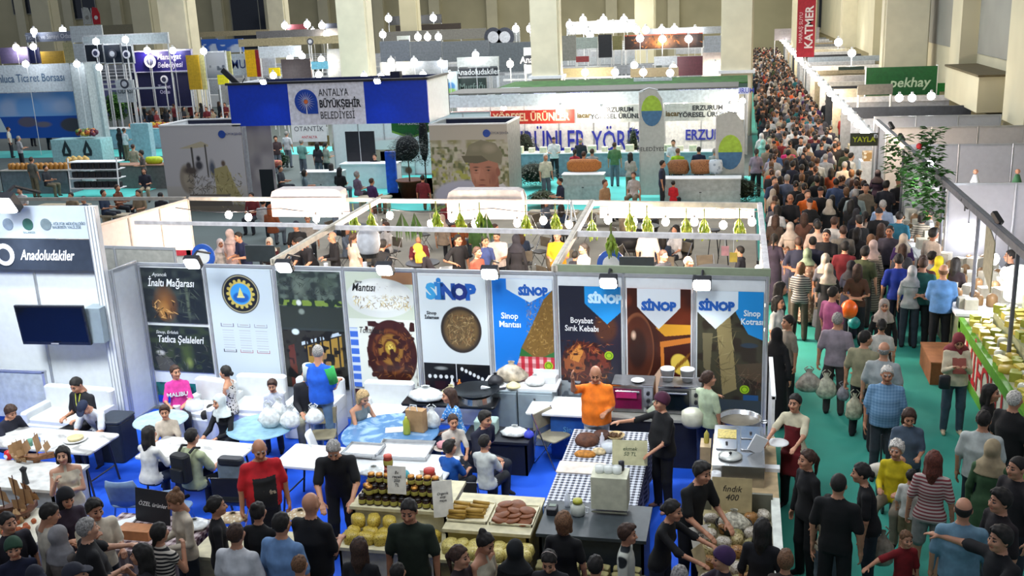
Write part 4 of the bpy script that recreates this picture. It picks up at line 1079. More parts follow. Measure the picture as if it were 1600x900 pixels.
# tray table
folding_table('long white folding table carrying the metal baking trays',(-4.95,11.95,0),2.5,.72,.74,math.radians(-3),M_WHITE)
def tray(label,loc,w,d,h,rz,inner=M_STEEL,rim=M_STEEL,name='baking_tray',cat='tray'):
 r = thing(name,label,cat,loc,rz);MB().bev((0,0,.006),(w,d,.012),.03).build('base',inner,r)
 b = MB();t = .012
 b.span((-w/2,-d/2,0),(w/2,-d/2+t,h)).span((-w/2,d/2-t,0),(w/2,d/2,h)).span((-w/2,-d/2,0),(-w/2+t,d/2,h)).span((w/2-t,-d/2,0),(w/2,d/2,h));b.build('rim',rim,r)
 return r
ALT = mat((.75,.77,.78),.35,.4)
tray('large bright metal baking tray in the middle of the tray table',on(632,706,.745),.78,.56,.06,math.radians(2),ALT)
tray('small metal baking tray left of the large tray',on(568,706,.745),.52,.40,.05,math.radians(-3),ALT)
tray('second metal tray stacked on the small left tray',on(568,704,.80),.50,.38,.04,math.radians(-1),ALT)
plt('white plate with leftovers right of the large tray',on(692,702,.745),.13,mat(srgb('#c8bcb0')))
tag(bag_mesh(R,.22,.07,.18,knot=False).build('food_wrap',mat(srgb('#c88a90')),loc=on(694,698,.77),smooth=True),'crumpled pink wrapping on the plate right of the large tray','wrapping')


def counter(label,x0,y0,x1,y1,h,top,front,name='counter',th=.04,cat='counter',shelf=None):
 r = thing(name,label,cat,((x0+x1)/2,(y0+y1)/2,0));w_,d_ = x1-x0,y1-y0
 MB().span((-w_/2,-d_/2,h-th),(w_/2,d_/2,h)).build('worktop',top,r)
 MB().span((-w_/2+.03,-d_/2+.03,0),(w_/2-.03,-d_/2+.06,h-th)).build('front_panel',front,r)
 MB().span((-w_/2+.03,d_/2-.06,0),(w_/2-.03,d_/2-.03,h-th)).build('back_panel',front,r)
 for s_ in (-1,1):MB().span((s_*(w_/2-.045)-.015,-d_/2+.03,0),(s_*(w_/2-.045)+.015,d_/2-.03,h-th)).build('side_panel',front,r)
 return r
CR = mat(srgb('#cfc7a4'),.6);DKC = mat(srgb('#3c4448'),.5)
counter('cream counter carrying the jars and the price cards',-4.5,10.22,-3.28,11.05,.98,CR,CR)
counter('lower cream step of the jar counter holding bags of pasta',-4.5,9.72,-3.28,10.2,.72,CR,CR)
counter('cream counter with two pastry trays and a bright glass front',-3.24,9.85,-2.22,10.75,.98,CR,mat(srgb('#b8a860'),.5))
counter('dark grey counter between the pastry trays and the white box',-2.18,9.95,-.95,10.75,.95,DKC,mat(srgb('#2c3438'),.5))
# side board of the jar counter, clear step stand
jar0 = None
def jar(loc,label,group,body,lid,s=1.0):
 r = thing('jar',label,'jar',loc,0,group);r.scale = (s,s,s)
 MB().lathe([(0,0),(.036,0),(.04,.01),(.04,.07),(.032,.085),(0,.085)],n=12).build('glass_body',body,r,smooth=True)
 MB().lathe([(.034,.083),(.036,.086),(.036,.104),(0,.106)],n=12).build('lid',lid,r,smooth=True)
 MB().lathe([(.0408,.02),(.0412,.022),(.0412,.06),(.0408,.062)],n=12).build('paper_label',mat(srgb('#a8a04a'),.6),r,smooth=True)
 return r
JB = mat(srgb('#2c120c'),.15);JB2 = mat(srgb('#7a2010'),.15);LD = mat(srgb('#1c1410'),.4);LG = mat(srgb('#c88a3c'),.3,.5)
ja = jar((-4.36,10.30,.98),'dark jam jar with a yellow label in the stacked rows on the cream counter','jam jars stacked on the cream counter',JB,LD,1.15)
jb = jar((-4.36+.1,10.30,.98+.124),'dark jam jar with a golden lid in the stacked rows on the cream counter','golden lidded jars stacked on the cream counter',JB,LG,1.15)
for row,(yy,zz,n_) in enumerate(((10.30,.98,11),(10.40,.98,11),(10.35,.98+.122,10),(10.45,.98+.122,10),(10.40,.98+.244,9))):
 for k in range(n_):
  if row == 0 and k == 0:continue
  x = -4.36+k*.1+(.05 if row in (2,3) else 0)+(.1 if row == 4 else 0)
  if row == 4 and k in (3,4):continue
  dup(ja if (row < 2 or (row == 2 and k % 3)) else jb,(x,yy,zz),R.uniform(0,6),scale=1.15)
jar((-4.08,10.52,1.225),'tall red jam jar topping the left end of the stack',None,JB2,mat(srgb('#c87868')),1.5)
jar((-4.08,10.52,1.385),'red lidded jam jar on top of the tall red jar',None,JB2,mat(srgb('#c85848')),1.4)
jar((-3.70,10.90,.98),'single red jam jar standing behind the price card',None,JB2,mat(srgb('#b03028')),2.0)
def card(label,loc,w,h,rz,lines,tilt=-12,m=None,name='price_card',tcol='#303030',size=.05):
 r = thing(name,label,'sign',loc,rz);r.rotation_euler = (math.radians(tilt),0,rz)
 MB().span((-w/2,0,0),(w/2,.006,h)).build('card',m or mat(srgb('#dcd8cc'),.7),r)
 if lines:text(lines,'handwriting',mat(srgb(tcol)),size,(0,-.003,h*.55),parent=r,shear=.25,extrude=.0008)
 return r
card('white handwritten price card in the middle of the jars',(-3.90,10.26,1.16),.23,.34,0,'Ev\nreçeli\n250\nTL',-8)
card('white price card leaning at the right end of the jar counter',(-3.27,10.05,1.02),.23,.42,math.radians(20),'Organik\nekşi\nmaya',-14,size=.04)
for px,py,lab in ((668,742,'white carton box at the back of the jar counter'),(681,751,'small white carton at the right of the jar counter')):
 q = on(px,py,.98);tag(MB().bev((0,0,.04),(.16,.12,.08),.01).span((-.085,-.065,.08),(.085,.065,.09)).build('carton',M_WHITE,loc=q),lab,'box')
plastic_bag('crumpled turquoise plastic bag behind the price card',on(625,745,.98),.26,.12,.18,mat(srgb('#3c98a4'),.3,bump=.5),handles=False)
plastic_bag('crumpled white plastic bag at the left back of the jar counter',on(585,742,.98),.4,.12,.22,handles=False)
M_PASTA = mat(srgb('#c8b04c'),.4,0,'floral',c2=srgb('#8a7024'),scale=60)
M_PASTA2 = mat(srgb('#cfc070'),.35,0,'floral',c2=srgb('#a08c40'),scale=50)
pasta = MB();
pg = bag_mesh(R,.22,.13,.17,knot=False).build('pasta_bag',M_PASTA,smooth=True);pg.location = (-4.35,9.86,.72)
tag(pg,'clear bag of yellow pasta heaped on the lower step before the jars','bag','pasta bags on the lower step')
for k in range(15):
 c = dup(pg,(-4.35+(k % 6)*.19+R.uniform(-.02,.02),9.86+(k//6)*.12+R.uniform(-.02,.02),.72+(.09 if k > 11 else 0)+(.0)),R.uniform(0,6))
pg2 = bag_mesh(R,.2,.12,.16,knot=False).build('pasta_bag',M_PASTA2,smooth=True);pg2.location = (-3.1,9.66,.80)
tag(pg2,'bag of pale yellow noodles in the row under the pastry trays','bag','noodle bags under the pastry trays')
sh = counter('glass fronted shelf of noodle bags under the pastry trays',-3.24,9.5,-2.22,9.83,.80,mat(srgb('#d8cf9a'),.4),mat(srgb('#9a8c50'),.5),name='display_shelf',cat='shelf')
for k in range(1,14):dup(pg2,(-3.12+(k % 7)*.145,9.60+(k//7)*.13,.80),R.uniform(0,6))
# pastry trays
t1 = tray('cream tray of rolled pastries, left of the two pastry trays',(-3.0,10.25,.985),.48,.48,.03,0,mat(srgb('#e0d8b8')),mat(srgb('#e0d8b8')),'pastry_tray')
t2 = tray('cream tray of round brown cookies, right of the two pastry trays',(-2.48,10.25,.985),.50,.48,.03,0,mat(srgb('#e0d8b8')),mat(srgb('#e0d8b8')),'pastry_tray')
ck = MB().lathe([(0,0),(.09,.0),(.10,.012),(.09,.024),(0,.028)],n=16).build('cookie',mat(srgb('#7a4420'),.6,vary=.15),smooth=True);ck.location = (-2.62,10.10,1.0)
tag(ck,'round brown cookie in the overlapping rows on the right tray','cookie','round cookies on the tray')
for k in range(11):
 c = dup(ck,(-2.62+(k % 3)*.14,10.10+(k//3)*.10,1.0+(k//3)*.012),0);c.rotation_euler = (.18,0,R.uniform(0,6))
ro = MB().tube((-.10,0,.02),(.10,0,.02),.022,n=10).build('pastry_roll',mat(srgb('#b08a38'),.6,vary=.2),smooth=True);ro.location = (-3.12,10.10,1.0)
tag(ro,'golden rolled pastry in the pile on the left tray','pastry','rolled pastries on the tray')
for k in range(19):dup(ro,(-3.13+(k % 2)*.2+R.uniform(-.02,.02),10.07+(k % 8)*.045,1.0+(k//8)*.035),R.uniform(-.2,.2))
bx = thing('card_reader','small black card reader on the dark counter','card reader',(-2.08,10.45,.95));MB().bev((0,0,.04),(.12,.16,.08),.02).build('casing',M_BLACK,bx);MB().box((0,.03,.083),(.08,.06,.004)).build('display',mat((.2,.25,.2)),bx)
# bag heaps in the dark counter's lower shelf
sh2 = counter('dark low shelf of packaged goods in front of the dark counter',-2.18,9.55,-.95,9.92,.55,mat(srgb('#4a4c40'),.5),mat(srgb('#34362c'),.5),name='display_shelf',cat='shelf')
pk = MB().bev((0,0,.07),(.13,.10,.14),.02).build('packet',mat(srgb('#a09868'),.4,vary=.2),loc=(-2.08,9.73,.55));tag(pk,'beige packet in the row on the low dark shelf','packet','packets on the low dark shelf')
for k in range(1,14):dup(pk,(-2.08+(k % 7)*.17,9.67+(k//7)*.14,.55),R.uniform(-.3,.3))
# white box on the counter (its printed code is left out), tea pots on it
wb = thing('white_box','tall white box at the end of the gingham table facing the customers','box',(-1.42,10.62,.0))
MB().bev((0,0,1.04),(.42,.30,.40),.01).build('carton',mat(srgb('#c8c8b0'),.6),wb,loc=(0,0,.18))
MB().span((-.205,-.152,.98),(.205,-.150,1.0)).build('fold_line',mat(srgb('#8c8c78')),wb)
kt = MB().lathe([(.07,0),(.085,.02),(.085,.10),(.05,.15),(.02,.16),(0,.18)],n=14).build('bucket_pot',mat(srgb('#c8ccc0'),.4),loc=(-1.78,10.45,.95),smooth=True)
tag(kt,'white pot with a lime green lid on the dark counter','pot');MB().lathe([(0,.15),(.06,.15),(.055,.19),(0,.20)],n=14).build('lid',mat(srgb('#b8b840'),.4),kt,smooth=True)
MB().path([(.085,0,.1),(.13,0,.09),(.12,0,.03),(.085,0,.03)],.008).build('handle',M_WHITE,kt)
tag(MB().lathe([(.03,0),(.035,.01),(.035,.13),(.012,.17),(.012,.2),(0,.2)],n=12).build('bottle',glass((.85,.9,1),.6),loc=(-1.93,10.62,.95),smooth=True),'small clear bottle left of the white pot','bottle')
jr = MB().lathe([(.05,0),(.055,.01),(.055,.08),(0,.08)],n=12)
q0 = tag(jr.build('lidded_tub',glass((.9,.95,.92),.7),loc=(-1.54,10.62,1.42),smooth=True),'clear lidded tub on top of the white box','tub','clear tubs on the white box')
for k in range(1,3):dup(q0,(-1.54+k*.1,10.62,1.42))
tag(MB().lathe([(.03,0),(.035,.01),(.035,.11),(0,.12)],n=12).build('black_cup',M_BLACK,loc=(-1.30,10.70,1.42),smooth=True),'small black cup on top of the white box','cup')
# gas cylinder
gc = thing('gas_cylinder','pale gas cylinder with a blue collar beside the gingham table','gas cylinder',(-2.45,11.35,0));MB().lathe([(.14,0),(.16,.03),(.16,.34),(.10,.44),(.03,.48),(0,.48)],n=18).build('tank',mat(srgb('#a8b0a8'),.4),gc,smooth=True)
MB().lathe([(.11,.42),(.115,.42),(.115,.58),(.11,.58)],n=18).build('collar',mat(srgb('#4a78b8'),.4),gc,smooth=True);MB().lathe([(.025,.48),(.025,.54),(0,.54)],n=10).build('valve',M_STEEL,gc)
# gingham table
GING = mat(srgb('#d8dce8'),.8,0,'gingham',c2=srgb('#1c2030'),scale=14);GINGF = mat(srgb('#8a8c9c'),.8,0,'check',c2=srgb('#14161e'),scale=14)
gt = folding_table('folding table under the black and white gingham cloth',(-1.72,12.1,0),1.05,2.3,.76,0)
tcz = thing('tablecloth','black and white gingham cloth draped over the long bread table','tablecloth',(-1.72,12.1,0))
MB().span((-.56,-1.18,.765),(.56,1.18,.775)).build('cloth_top',GING,tcz)
b = MB();per = [(-.56,-1.18),(.56,-1.18),(.56,1.18),(-.56,1.18)]
pts = []
for i in range(4):
 a,c = per[i],per[(i+1) % 4]
 for k in range(12):
  t = k/12;nx,ny = (c[1]-a[1]),-(c[0]-a[0]);l = math.hypot(nx,ny);e = .02*math.sin(k*1.9);pts.append((a[0]+(c[0]-a[0])*t,a[1]+(c[1]-a[1])*t,nx/l*e,ny/l*e))
n = len(pts);b.v = [(x,y,.775) for x,y,_,_ in pts]+[(x+ex*2+.0,y+ey*2,.22) for x,y,ex,ey in pts];b.f = [(i,(i+1) % n,n+(i+1) % n,n+i) for i in range(n)];b.m = [0]*n
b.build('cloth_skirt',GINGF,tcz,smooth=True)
def bread(label,px,py,r_,c,sy=1.0,h=.09,z=.775,group=None):
 o = MB().lathe([(0,0),(r_*.9,0),(r_,h*.35),(r_*.8,h*.8),(r_*.4,h),(0,h)],n=18,sy=sy).build('bread_loaf',mat(srgb(c),.7,vary=.2,scale=20,bump=.4),loc=on(px,py,z),smooth=True)
 return tag(o,label,'bread',group)
bread('large round dark bread on the gingham table',917,692,.17,'#5a3420',h=.13)
bread('round dark bread behind the bottle on the gingham table',940,683,.13,'#4a2c20')
bread('golden flat loaf wrapped at the left edge of the gingham table',914,712,.15,'#b8792c',.55,.07)
bread('pale loaf right of the golden flat loaf',936,708,.10,'#c8b48c',.8,.07)
bk = thing('basket','wicker basket of walnuts on the gingham table','basket',on(962,684,.775));MB().lathe([(.09,0),(.13,.05),(.125,.05),(.085,.01),(0,.01)],n=18).build('rim',mat(srgb('#c0a878')),bk,smooth=True)
nb_ = MB();
for k in range(30):a = R.uniform(0,6.28);q = R.uniform(0,.09);nb_.ball((q*math.cos(a),q*math.sin(a),.04+R.uniform(0,.02)),.018,6,k=4)
o = nb_.build('walnut_filling',mat(srgb('#5a4028')),bk);o['kind'] = 'stuff'
tag(MB().lathe([(.03,0),(.033,.01),(.033,.13),(.012,.17),(.014,.2),(0,.2)],n=12).build('bottle',glass((.9,.9,1),.6),loc=on(941,697,.775),smooth=True),'clear bottle with a lilac cap among the breads','bottle')
tag(MB().lathe([(.10,0),(.12,.02),(.12,.10),(.0,.12)],n=14).build('plastic_tub',glass((.8,.85,.9),.6),loc=on(953,704,.775),smooth=True),'clear plastic tub behind the yellow handwritten sign','tub')
card('yellowish handwritten sign board standing on the gingham table',on(984,727,.78),.46,.33,math.radians(3),'ekmek\n50 TL',-14,mat(srgb('#c0bc94'),.7),'sign_board','#4a5a40',.07)
tag(MB().bev((0,0,.01),(.62,.34,.016),.02).build('cardboard_sheet',mat(srgb('#d8ccc0'),.7),loc=on(908,732,.78)),'white and red cardboard sheet on the front of the gingham table','cardboard')
tn = thing('tongs','red cable coiled beside the cardboard sheet','cable',on(950,735,.785));MB().path([(-.12,0,.01),(-.05,.05,.01),(.05,.03,.01),(.12,.05,.01)],.01).path([(-.12,0,.01),(-.03,-.03,.01),(.12,-.02,.01)],.01).build('cable_loop',mat(srgb('#b82c24')),tn)
tn.name = 'red_cable'
# white folding table at the back, blue crate, grey cabinets
folding_table('plain white folding table behind the man in orange',(-2.38,14.15,0),1.45,.72,.77,math.radians(-1),M_WHITE,M_ALU)
cr = thing('blue_board','deep blue banner board with pale lettering below the white table','banner',(-2.42,13.88,0));MB().span((-.32,-.02,.02),(.32,.02,.70)).build('board',mat(srgb('#1c4f98'),.5),cr)
text('Sinop\nÇiçeği\nBal','lettering',mat(srgb('#5a94c8')),.12,(.0,-.025,.38),parent=cr)
for x,lab in ((-3.62,'left grey cabinet with a round knob beside the pan'),(-3.06,'right grey cabinet beside the white folding table')):
 r = thing('cabinet',lab,'cabinet',(x,14.54,0));MB().span((-.27,-.24,0),(.27,.24,.90)).build('body',M_GREYC,r)
 d_ = MB().span((-.26,-.262,.03),(.26,-.242,.87)).build('door',M_GREYC,r);MB().ball((-.0,-.275,.80),.018,8).build('knob',M_DARKMET,d_)
tag(MB().span((-.60,-.27,0),(.60,.27,.035)).build('long_worktop',M_WHITE,loc=(-3.33,14.62,.9)),'white top board lying over the two grey cabinets','worktop')
plastic_bag('bundle of beige plastic bags heaped on the grey cabinets',(-3.5,14.68,.935),.5,.3,.35,mat(srgb('#b8ac98'),.4,vary=.3,bump=.6),handles=False)
plastic_bag('black plastic bag on the left of the grey cabinets',(-3.72,14.48,.935),.26,.18,.22,M_BLACK,handles=False)
plastic_bag('clear crinkled bag at the right of the grey cabinets',(-3.1,14.55,.935),.34,.16,.28,handles=False)
o = tag(MB().bev((0,0,.06),(.34,.26,.12),.01).span((-.2,-.02,.12),(.2,.0,.2)).build('open_carton',M_WHITE,loc=(-2.95,14.72,.935)),'open white carton on the right cabinet','box')
tag(MB().lathe([(0,0),(.12,0),(.11,.03),(.03,.08),(0,.08)],n=12).build('cheese_heap',mat(srgb('#d8cc9c')),loc=(-3.42,14.42,.935),smooth=True),'pale heap of dough at the cabinet edge','dough')
# black table under the wok
folding_table('black topped table under the big dark pan',(-4.35,14.2,0),1.5,.66,.80,0,mat(srgb('#1a1c20'),.3))
wk = thing('pan','big shallow black pan on its gas ring','pan',(-3.95,14.15,.80));MB().lathe([(0,.10),(.20,.10),(.36,.18),(.37,.18),(.21,.085),(0,.085)],n=28).build('bowl',mat(srgb('#20262c'),.25,.5),wk,smooth=True)
MB().lathe([(.24,0),(.26,0),(.24,.09),(.22,.09)],n=20).build('gas_ring',M_STEEL,wk);MB().path([(.36,0,.18),(.46,0,.2),(.46,.06,.2),(.36,.06,.18)],.012).build('handle',M_BLACK,wk)
plastic_bag('white plastic sheet bundle left of the big black pan',(-4.75,14.1,.80),.6,.2,.45,handles=False)
plastic_bag('pale yellow paper bundle between the white bundle and the pan',(-4.4,14.3,.80),.3,.16,.3,mat(srgb('#d8d0a0'),.6),handles=False)
for x,c,lab in ((-4.42,'#d8dce0','white capped spray bottle on the black topped table'),(-4.30,'#c8742c','orange bottle beside the white capped bottle')):
 tag(MB().lathe([(.03,0),(.034,.01),(.034,.14),(.014,.18),(.014,.21),(0,.21)],n=12).build('bottle',mat(srgb(c),.4),loc=(x,14.45,.80),smooth=True),lab,'bottle')
tag(MB().bev((0,0,.1),(.34,.24,.2),.03).build('plastic_crate',mat(srgb('#9cb4ac'),.5),loc=(-3.65,13.55,.55)),'pale green plastic crate on the dark box behind the boy in navy','crate')
dk = counter('low black table with crumpled bags behind the boy in navy',-3.95,13.2,-2.95,13.75,.55,M_BLACK,M_BLACK,cat='table',name='low_table')
plastic_bag('crumpled white bag with a blue corner on the low black table',(-3.2,13.45,.55),.42,.15,.3,handles=False)
plastic_bag('small blue plastic bag on the low black table',(-2.98,13.4,.55),.16,.13,.16,mat(srgb('#3c48c0')),handles=False)
# ovens on their counter
ov = counter('long dark counter under the two ovens',-1.95,13.75,-.45,14.5,.78,mat(srgb('#a8a8a0'),.4),M_BLACK)
def oven(label,x,door):
 r = thing('oven',label,'oven',(x,14.18,.78));MB().bev((0,0,.22),(.62,.46,.42),.02).build('casing',mat((.22,.22,.23),.3,.6),r)
 d_ = MB().span((-.27,-.245,.07),(.14,-.225,.38)).build('door',mat(srgb(door),.15),r);MB().tube((-.24,-.27,.35),(.11,-.27,.35),.012).build('handle',M_STEEL,d_)
 MB().span((.17,-.236,.03),(.30,-.228,.41)).build('control_panel',M_STEEL,r)
 for k in range(3):MB().lathe([(.028,0),(.026,.03),(0,.03)],n=12).build('knob',M_BLACK,r,loc=(.235,-.236,.10+k*.11)).rotation_euler = (math.pi/2,0,0)
 for sx in (-1,1):MB().tube((sx*.26,-.15,0),(sx*.26,-.15,.015),.02).build('foot',M_BLACK,r)
 MB().span((-.31,-.24,.42),(.31,-.22,.44)).build('chrome_trim',M_CHROME,r)
 return r
oven('left oven with a magenta cloth in its glass door',-1.52,'#6a1440');oven('right oven with a dark glass door',-.83,'#10181c')
tag(MB().span((-.15,0,0),(.15,.012,.10)).build('cloth',mat(srgb('#b01c68'),.8),loc=(-1.60,13.90,1.03)),'magenta cloth hanging on the left oven door','cloth')
for x,lab in ((-1.02,'white bucket on the ovens, left of the pair'),(-.73,'white bucket on the ovens, right of the pair')):
 r = thing('bucket',lab,'bucket',(x,14.2,1.225));MB().lathe([(.075,0),(.10,.17),(.105,.17),(.105,.19),(0,.19)],n=18).build('tub',M_WHITE,r,smooth=True)
 MB().path([(-.1,0,.16),(-.09,-.09,.08),(.09,-.09,.08),(.1,0,.16)],.005).build('handle',M_CHROME,r)
plt('white plate lying on the left oven',(-1.45,14.1,1.225),.10)
plastic_bag('white and green plastic bag at the right oven',(-1.15,13.88,.78),.3,.2,.1,mat(srgb('#c0ccb4'),.4))
tag(MB().lathe([(.13,0),(.16,.05),(.16,.20),(.10,.24),(0,.25)],n=18).build('rice_cooker',mat(srgb('#c8c8b4'),.4),loc=(-.62,13.55,.80),smooth=True),'cream coloured pot behind the woman in the burgundy cap','pot')
# right counter along the aisle
CB = mat(srgb('#c0a880'),.5)
counter('pale wooden counter under the food warmer at the aisle',-.32,11.35,.50,13.15,.86,CB,mat(srgb('#8a7a5c'),.6))
fw_ = thing('food_warmer','stainless steel food warmer with four covered wells','food warmer',(.02,12.2,.86))
MB().span((-.31,-.62,0),(.31,.62,.26)).build('casing',mat((.42,.41,.38),.22,.9),fw_)
MB().span((-.315,-.625,.26),(.315,.625,.275)).build('top_frame',M_STEEL,fw_)
for i,(x,y,c) in enumerate(((-.15,.33,'#c8b45c'),(.15,.33,None),(-.15,-.02,None),(.15,-.02,None))):
 if c:
  w_ = MB().span((x-.12,y-.14,.277),(x+.12,y+.14,.283)).build('food_well',mat(srgb(c),.5,vary=.2,scale=40,bump=.5),fw_)
 else:
  w_ = MB().bev((x,y,.287),(.26,.30,.02),.03).build('lid',M_STEEL,fw_);MB().ball((x,y,.31),.018,8).build('knob',M_DARKMET,w_)
MB().lathe([(0,0),(.14,0),(.15,.02),(.10,.035),(0,.04)],n=20).build('round_lid',mat((.6,.62,.58),.3,.5),fw_,loc=(-.10,-.38,.28),smooth=True)
MB().ball((-.10,-.38,.335),.02,8).build('lid_knob',M_BLACK,fw_)
tag(MB().span((-.09,-.012,0),(.09,.012,.22)).build('napkin_stack',M_WHITE,loc=(.20,12.0,1.145)),'stack of white napkins standing on the food warmer','napkins').rotation_euler = (0,.5,.3)
pt = thing('cooking_pot','big stainless steel cooking pot at the end of the poster wall','pot',(.03,13.62,0));
MB().span((-.26,-.26,0),(.26,.26,.62)).build('burner_box',mat(srgb('#5c5a54'),.5),pt)
MB().lathe([(.24,.64),(.28,.66),(.30,.92),(.31,.93),(.29,.92),(.27,.70),(0,.69)],n=28).build('pot_body',M_STEEL,pt,smooth=True)
MB().lathe([(0,.86),(.28,.86),(0,.861)],n=20).build('stew',mat(srgb('#6a6458'),.3),pt)
MB().path([(.3,0,.85),(.37,0,.86),(.37,.08,.86),(.3,.08,.85)],.012).build('handle',M_STEEL,pt)
tag(MB().lathe([(0,.10),(.20,.06),(.30,0),(.31,0),(.21,.075),(0,.115)],n=28).build('steel_dome',mat((.6,.6,.56),.25,.8),loc=(.10,13.0,.88),smooth=True),'large domed steel lid lying behind the food warmer','lid')
tag(MB().lathe([(.03,0),(.035,.01),(.035,.13),(.012,.17),(0,.19)],n=12).build('sauce_bottle',mat(srgb('#c8bc5c'),.4),loc=(-.40,12.75,.9),smooth=True),'yellow sauce bottle left of the food warmer','bottle')
MB().span((-.48,12.6,.0),(-.34,12.9,.9)).build('x',CB);bpy.data.objects['x'].name = 'bottle_stand';tag(bpy.data.objects['bottle_stand'],'narrow wooden stand under the yellow sauce bottle','stand')
tag(MB().lathe([(.06,0),(.06,.22),(.03,.22),(.03,0)],n=16).build('paper_roll',M_WHITE,loc=(-.24,11.5,.86),smooth=True),'roll of kitchen paper on the end of the wooden counter','paper roll')
tag(MB().lathe([(.055,0),(.06,.01),(.06,.16),(.05,.17),(.05,.15),(0,.15)],n=14).build('tin_can',mat((.5,.55,.55),.3,.5),loc=(-.40,11.62,.90),smooth=True),'open tin of cutlery left of the paper roll','tin')
tag(MB().span((-.5,11.5,0),(-.33,11.75,.9)).build('side_stand',CB),'narrow wooden stand under the open tin','stand')
plt('white square plate handed over the counter by the woman in the red apron',(.52,12.62,.99),.14)
tag(MB().span((-.09,-.06,0),(.09,.06,.05)).build('napkin_box',M_WHITE,loc=(.44,12.1,.86)),'small white napkin box at the aisle edge of the wooden counter','box')
sp = thing('low_wall','bright white low side panel along the aisle by the cooking pot','panel',(.47,13.2,0));MB().span((-.02,0,0),(.02,1.6,1.42)).build('panel',mat((.9,.92,.92),.3),sp);MB().span((-.03,0,1.38),(.03,1.6,1.43)).build('edge_rail',M_WHITE,sp)
# sloping display of packets with the white rail
dp = thing('display_stand','sloping display of bagged nuts and dried goods with a bright aisle rail','display stand',(.0,9.95,0))
MB().span((-.30,-1.25,0),(.40,1.25,.70)).build('body',mat(srgb('#8c8468'),.6),dp)
MB().span((-.38,-1.25,.70),(.42,1.25,.74)).build('deck',mat(srgb('#a89c74'),.6),dp)
MB().span((.40,-1.28,.3),(.50,1.28,.92)).build('aisle_rail',mat((.78,.82,.74),.3),dp)
MB().span((-.38,1.22,.7),(.42,1.26,.98)).build('back_board',mat(srgb('#6a6a5c'),.6),dp)
MB().span((-.40,-1.28,.5),(.50,-1.24,.90)).build('end_rail',M_WHITE,dp)
cols = [('#b8a878','#7a6840','silvery bag of hazelnuts'),('#c8c0b0','#8c8070','pale foil bag of roasted nuts'),('#a87a48','#6a4420','brown bag of dried fruit'),('#8c8450','#5a5228','olive bag of dried herbs')]
for ci,(c1,c2,nm) in enumerate(cols):
 m_ = mat(srgb(c1),.3,0,'floral',c2=srgb(c2),scale=45);pr = None
 for k in range(13):
  j = ci*13+k;gx = -.28+(j*7 % 5)*.15;gy = -1.12+(j*3 % 26)*.087;loc = (gx,9.95+gy,.74)
  if pr is None:
   pr = bag_mesh(R,.17,.12,.14,knot=False).build('nut_bag',m_,smooth=True);pr.location = loc
   tag(pr,nm+' on the sloping display at the aisle','bag',nm+'s on the sloping display')
  else:dup(pr,loc,R.uniform(0,6))
card('brown cardboard sign with black handwriting above the bagged nuts',(-.05,10.95,.84),.46,.40,0,'fındık\n400',-20,mat(srgb('#a09068'),.8),'cardboard_sign','#1c1810',.10)
card('small white price card at the left side of the bagged nuts',(-.36,10.2,.80),.22,.22,math.radians(30),'ceviz\n300',-25,size=.05)
card('beige price card above the purple cap',(-.33,9.75,.80),.2,.24,math.radians(60),'',-20,mat(srgb('#c0b088')))
nb2 = thing('net_bag','white net bag of garlic in a black basket on the display','bag',(-.02,10.72,.74));bag_mesh(R,.38,.24,.28).build('bag_body',mat(srgb('#c8c4b0'),.6,vary=.25,scale=30,bump=.6),nb2,smooth=True)
MB().lathe([(.17,0),(.21,.09),(.2,.09),(.16,.01),(0,.01)],n=16).build('black_basket',M_BLACK,nb2)


counter('white covered table with the wooden model ships at the left edge',-10.6,10.45,-8.75,11.25,.78,mat(srgb('#c8c8c4'),.6),mat(srgb('#b8bcc0'),.6),cat='table',name='covered_table')
counter('lower white step with carved shells at the left edge',-10.4,9.45,-8.3,10.3,.60,mat(srgb('#d0cbb8'),.6),mat(srgb('#8c8c84'),.6),cat='table',name='low_step')
def ship(label,loc,rz,s,c='#8a5430'):
 m = mat(srgb(c),.6,0,'wood',c2=srgb('#4a2a18'),scale=10);r = thing('model_ship',label,'model ship',loc,rz);r.scale = (s,s,s)
 b = MB();n = 9
 for i in range(n):
  t = i/(n-1);x = -.25+.5*t;w_ = .07*math.sin(math.pi*min(1,max(.06,t*.92+.06)));z1 = .10+.06*abs(t-.5)**1.5*2
  b.v += [(x,0,.02+.05*abs(t-.5)),(x,w_*.8,.06),(x,w_,z1),(x,-w_,z1),(x,-w_*.8,.06)]
 for i in range(n-1):
  for k in range(5):a = i*5+k;c_ = i*5+(k+1) % 5;b.f.append((a,c_,c_+5,a+5));b.m.append(0)
 b.build('hull',m,r);MB().span((-.04,-.03,0),(.04,.03,.05)).build('stand',m,r)
 for x,h_ in ((-.12,.36),(.03,.44),(.15,.32)):
  MB().tube((x,0,.1),(x,0,h_),.006).build('mast',m,r);MB()._add([(x,-.09,h_-.04),(x,.09,h_-.04),(x+.03,.10,.17),(x+.03,-.10,.17)],[(0,1,2,3)]).build('sail',mat(srgb('#b08a60'),.8),r)
 return r
ship('brown wooden model ship with sails nearest the woman in cream',on(58,722,.78),.3,1.0,'#a06a3a')
ship('dark wooden model ship on the lower step at the left edge',on(25,800,.6),1.2,1.15,'#5c3420')
ship('slim wooden model ship beside the dark ship on the step',on(42,808,.6),1.6,.95,'#6a4028')
ship('small pale model ship on the white covered table',on(30,722,.78),-.4,.8,'#b08c5c')
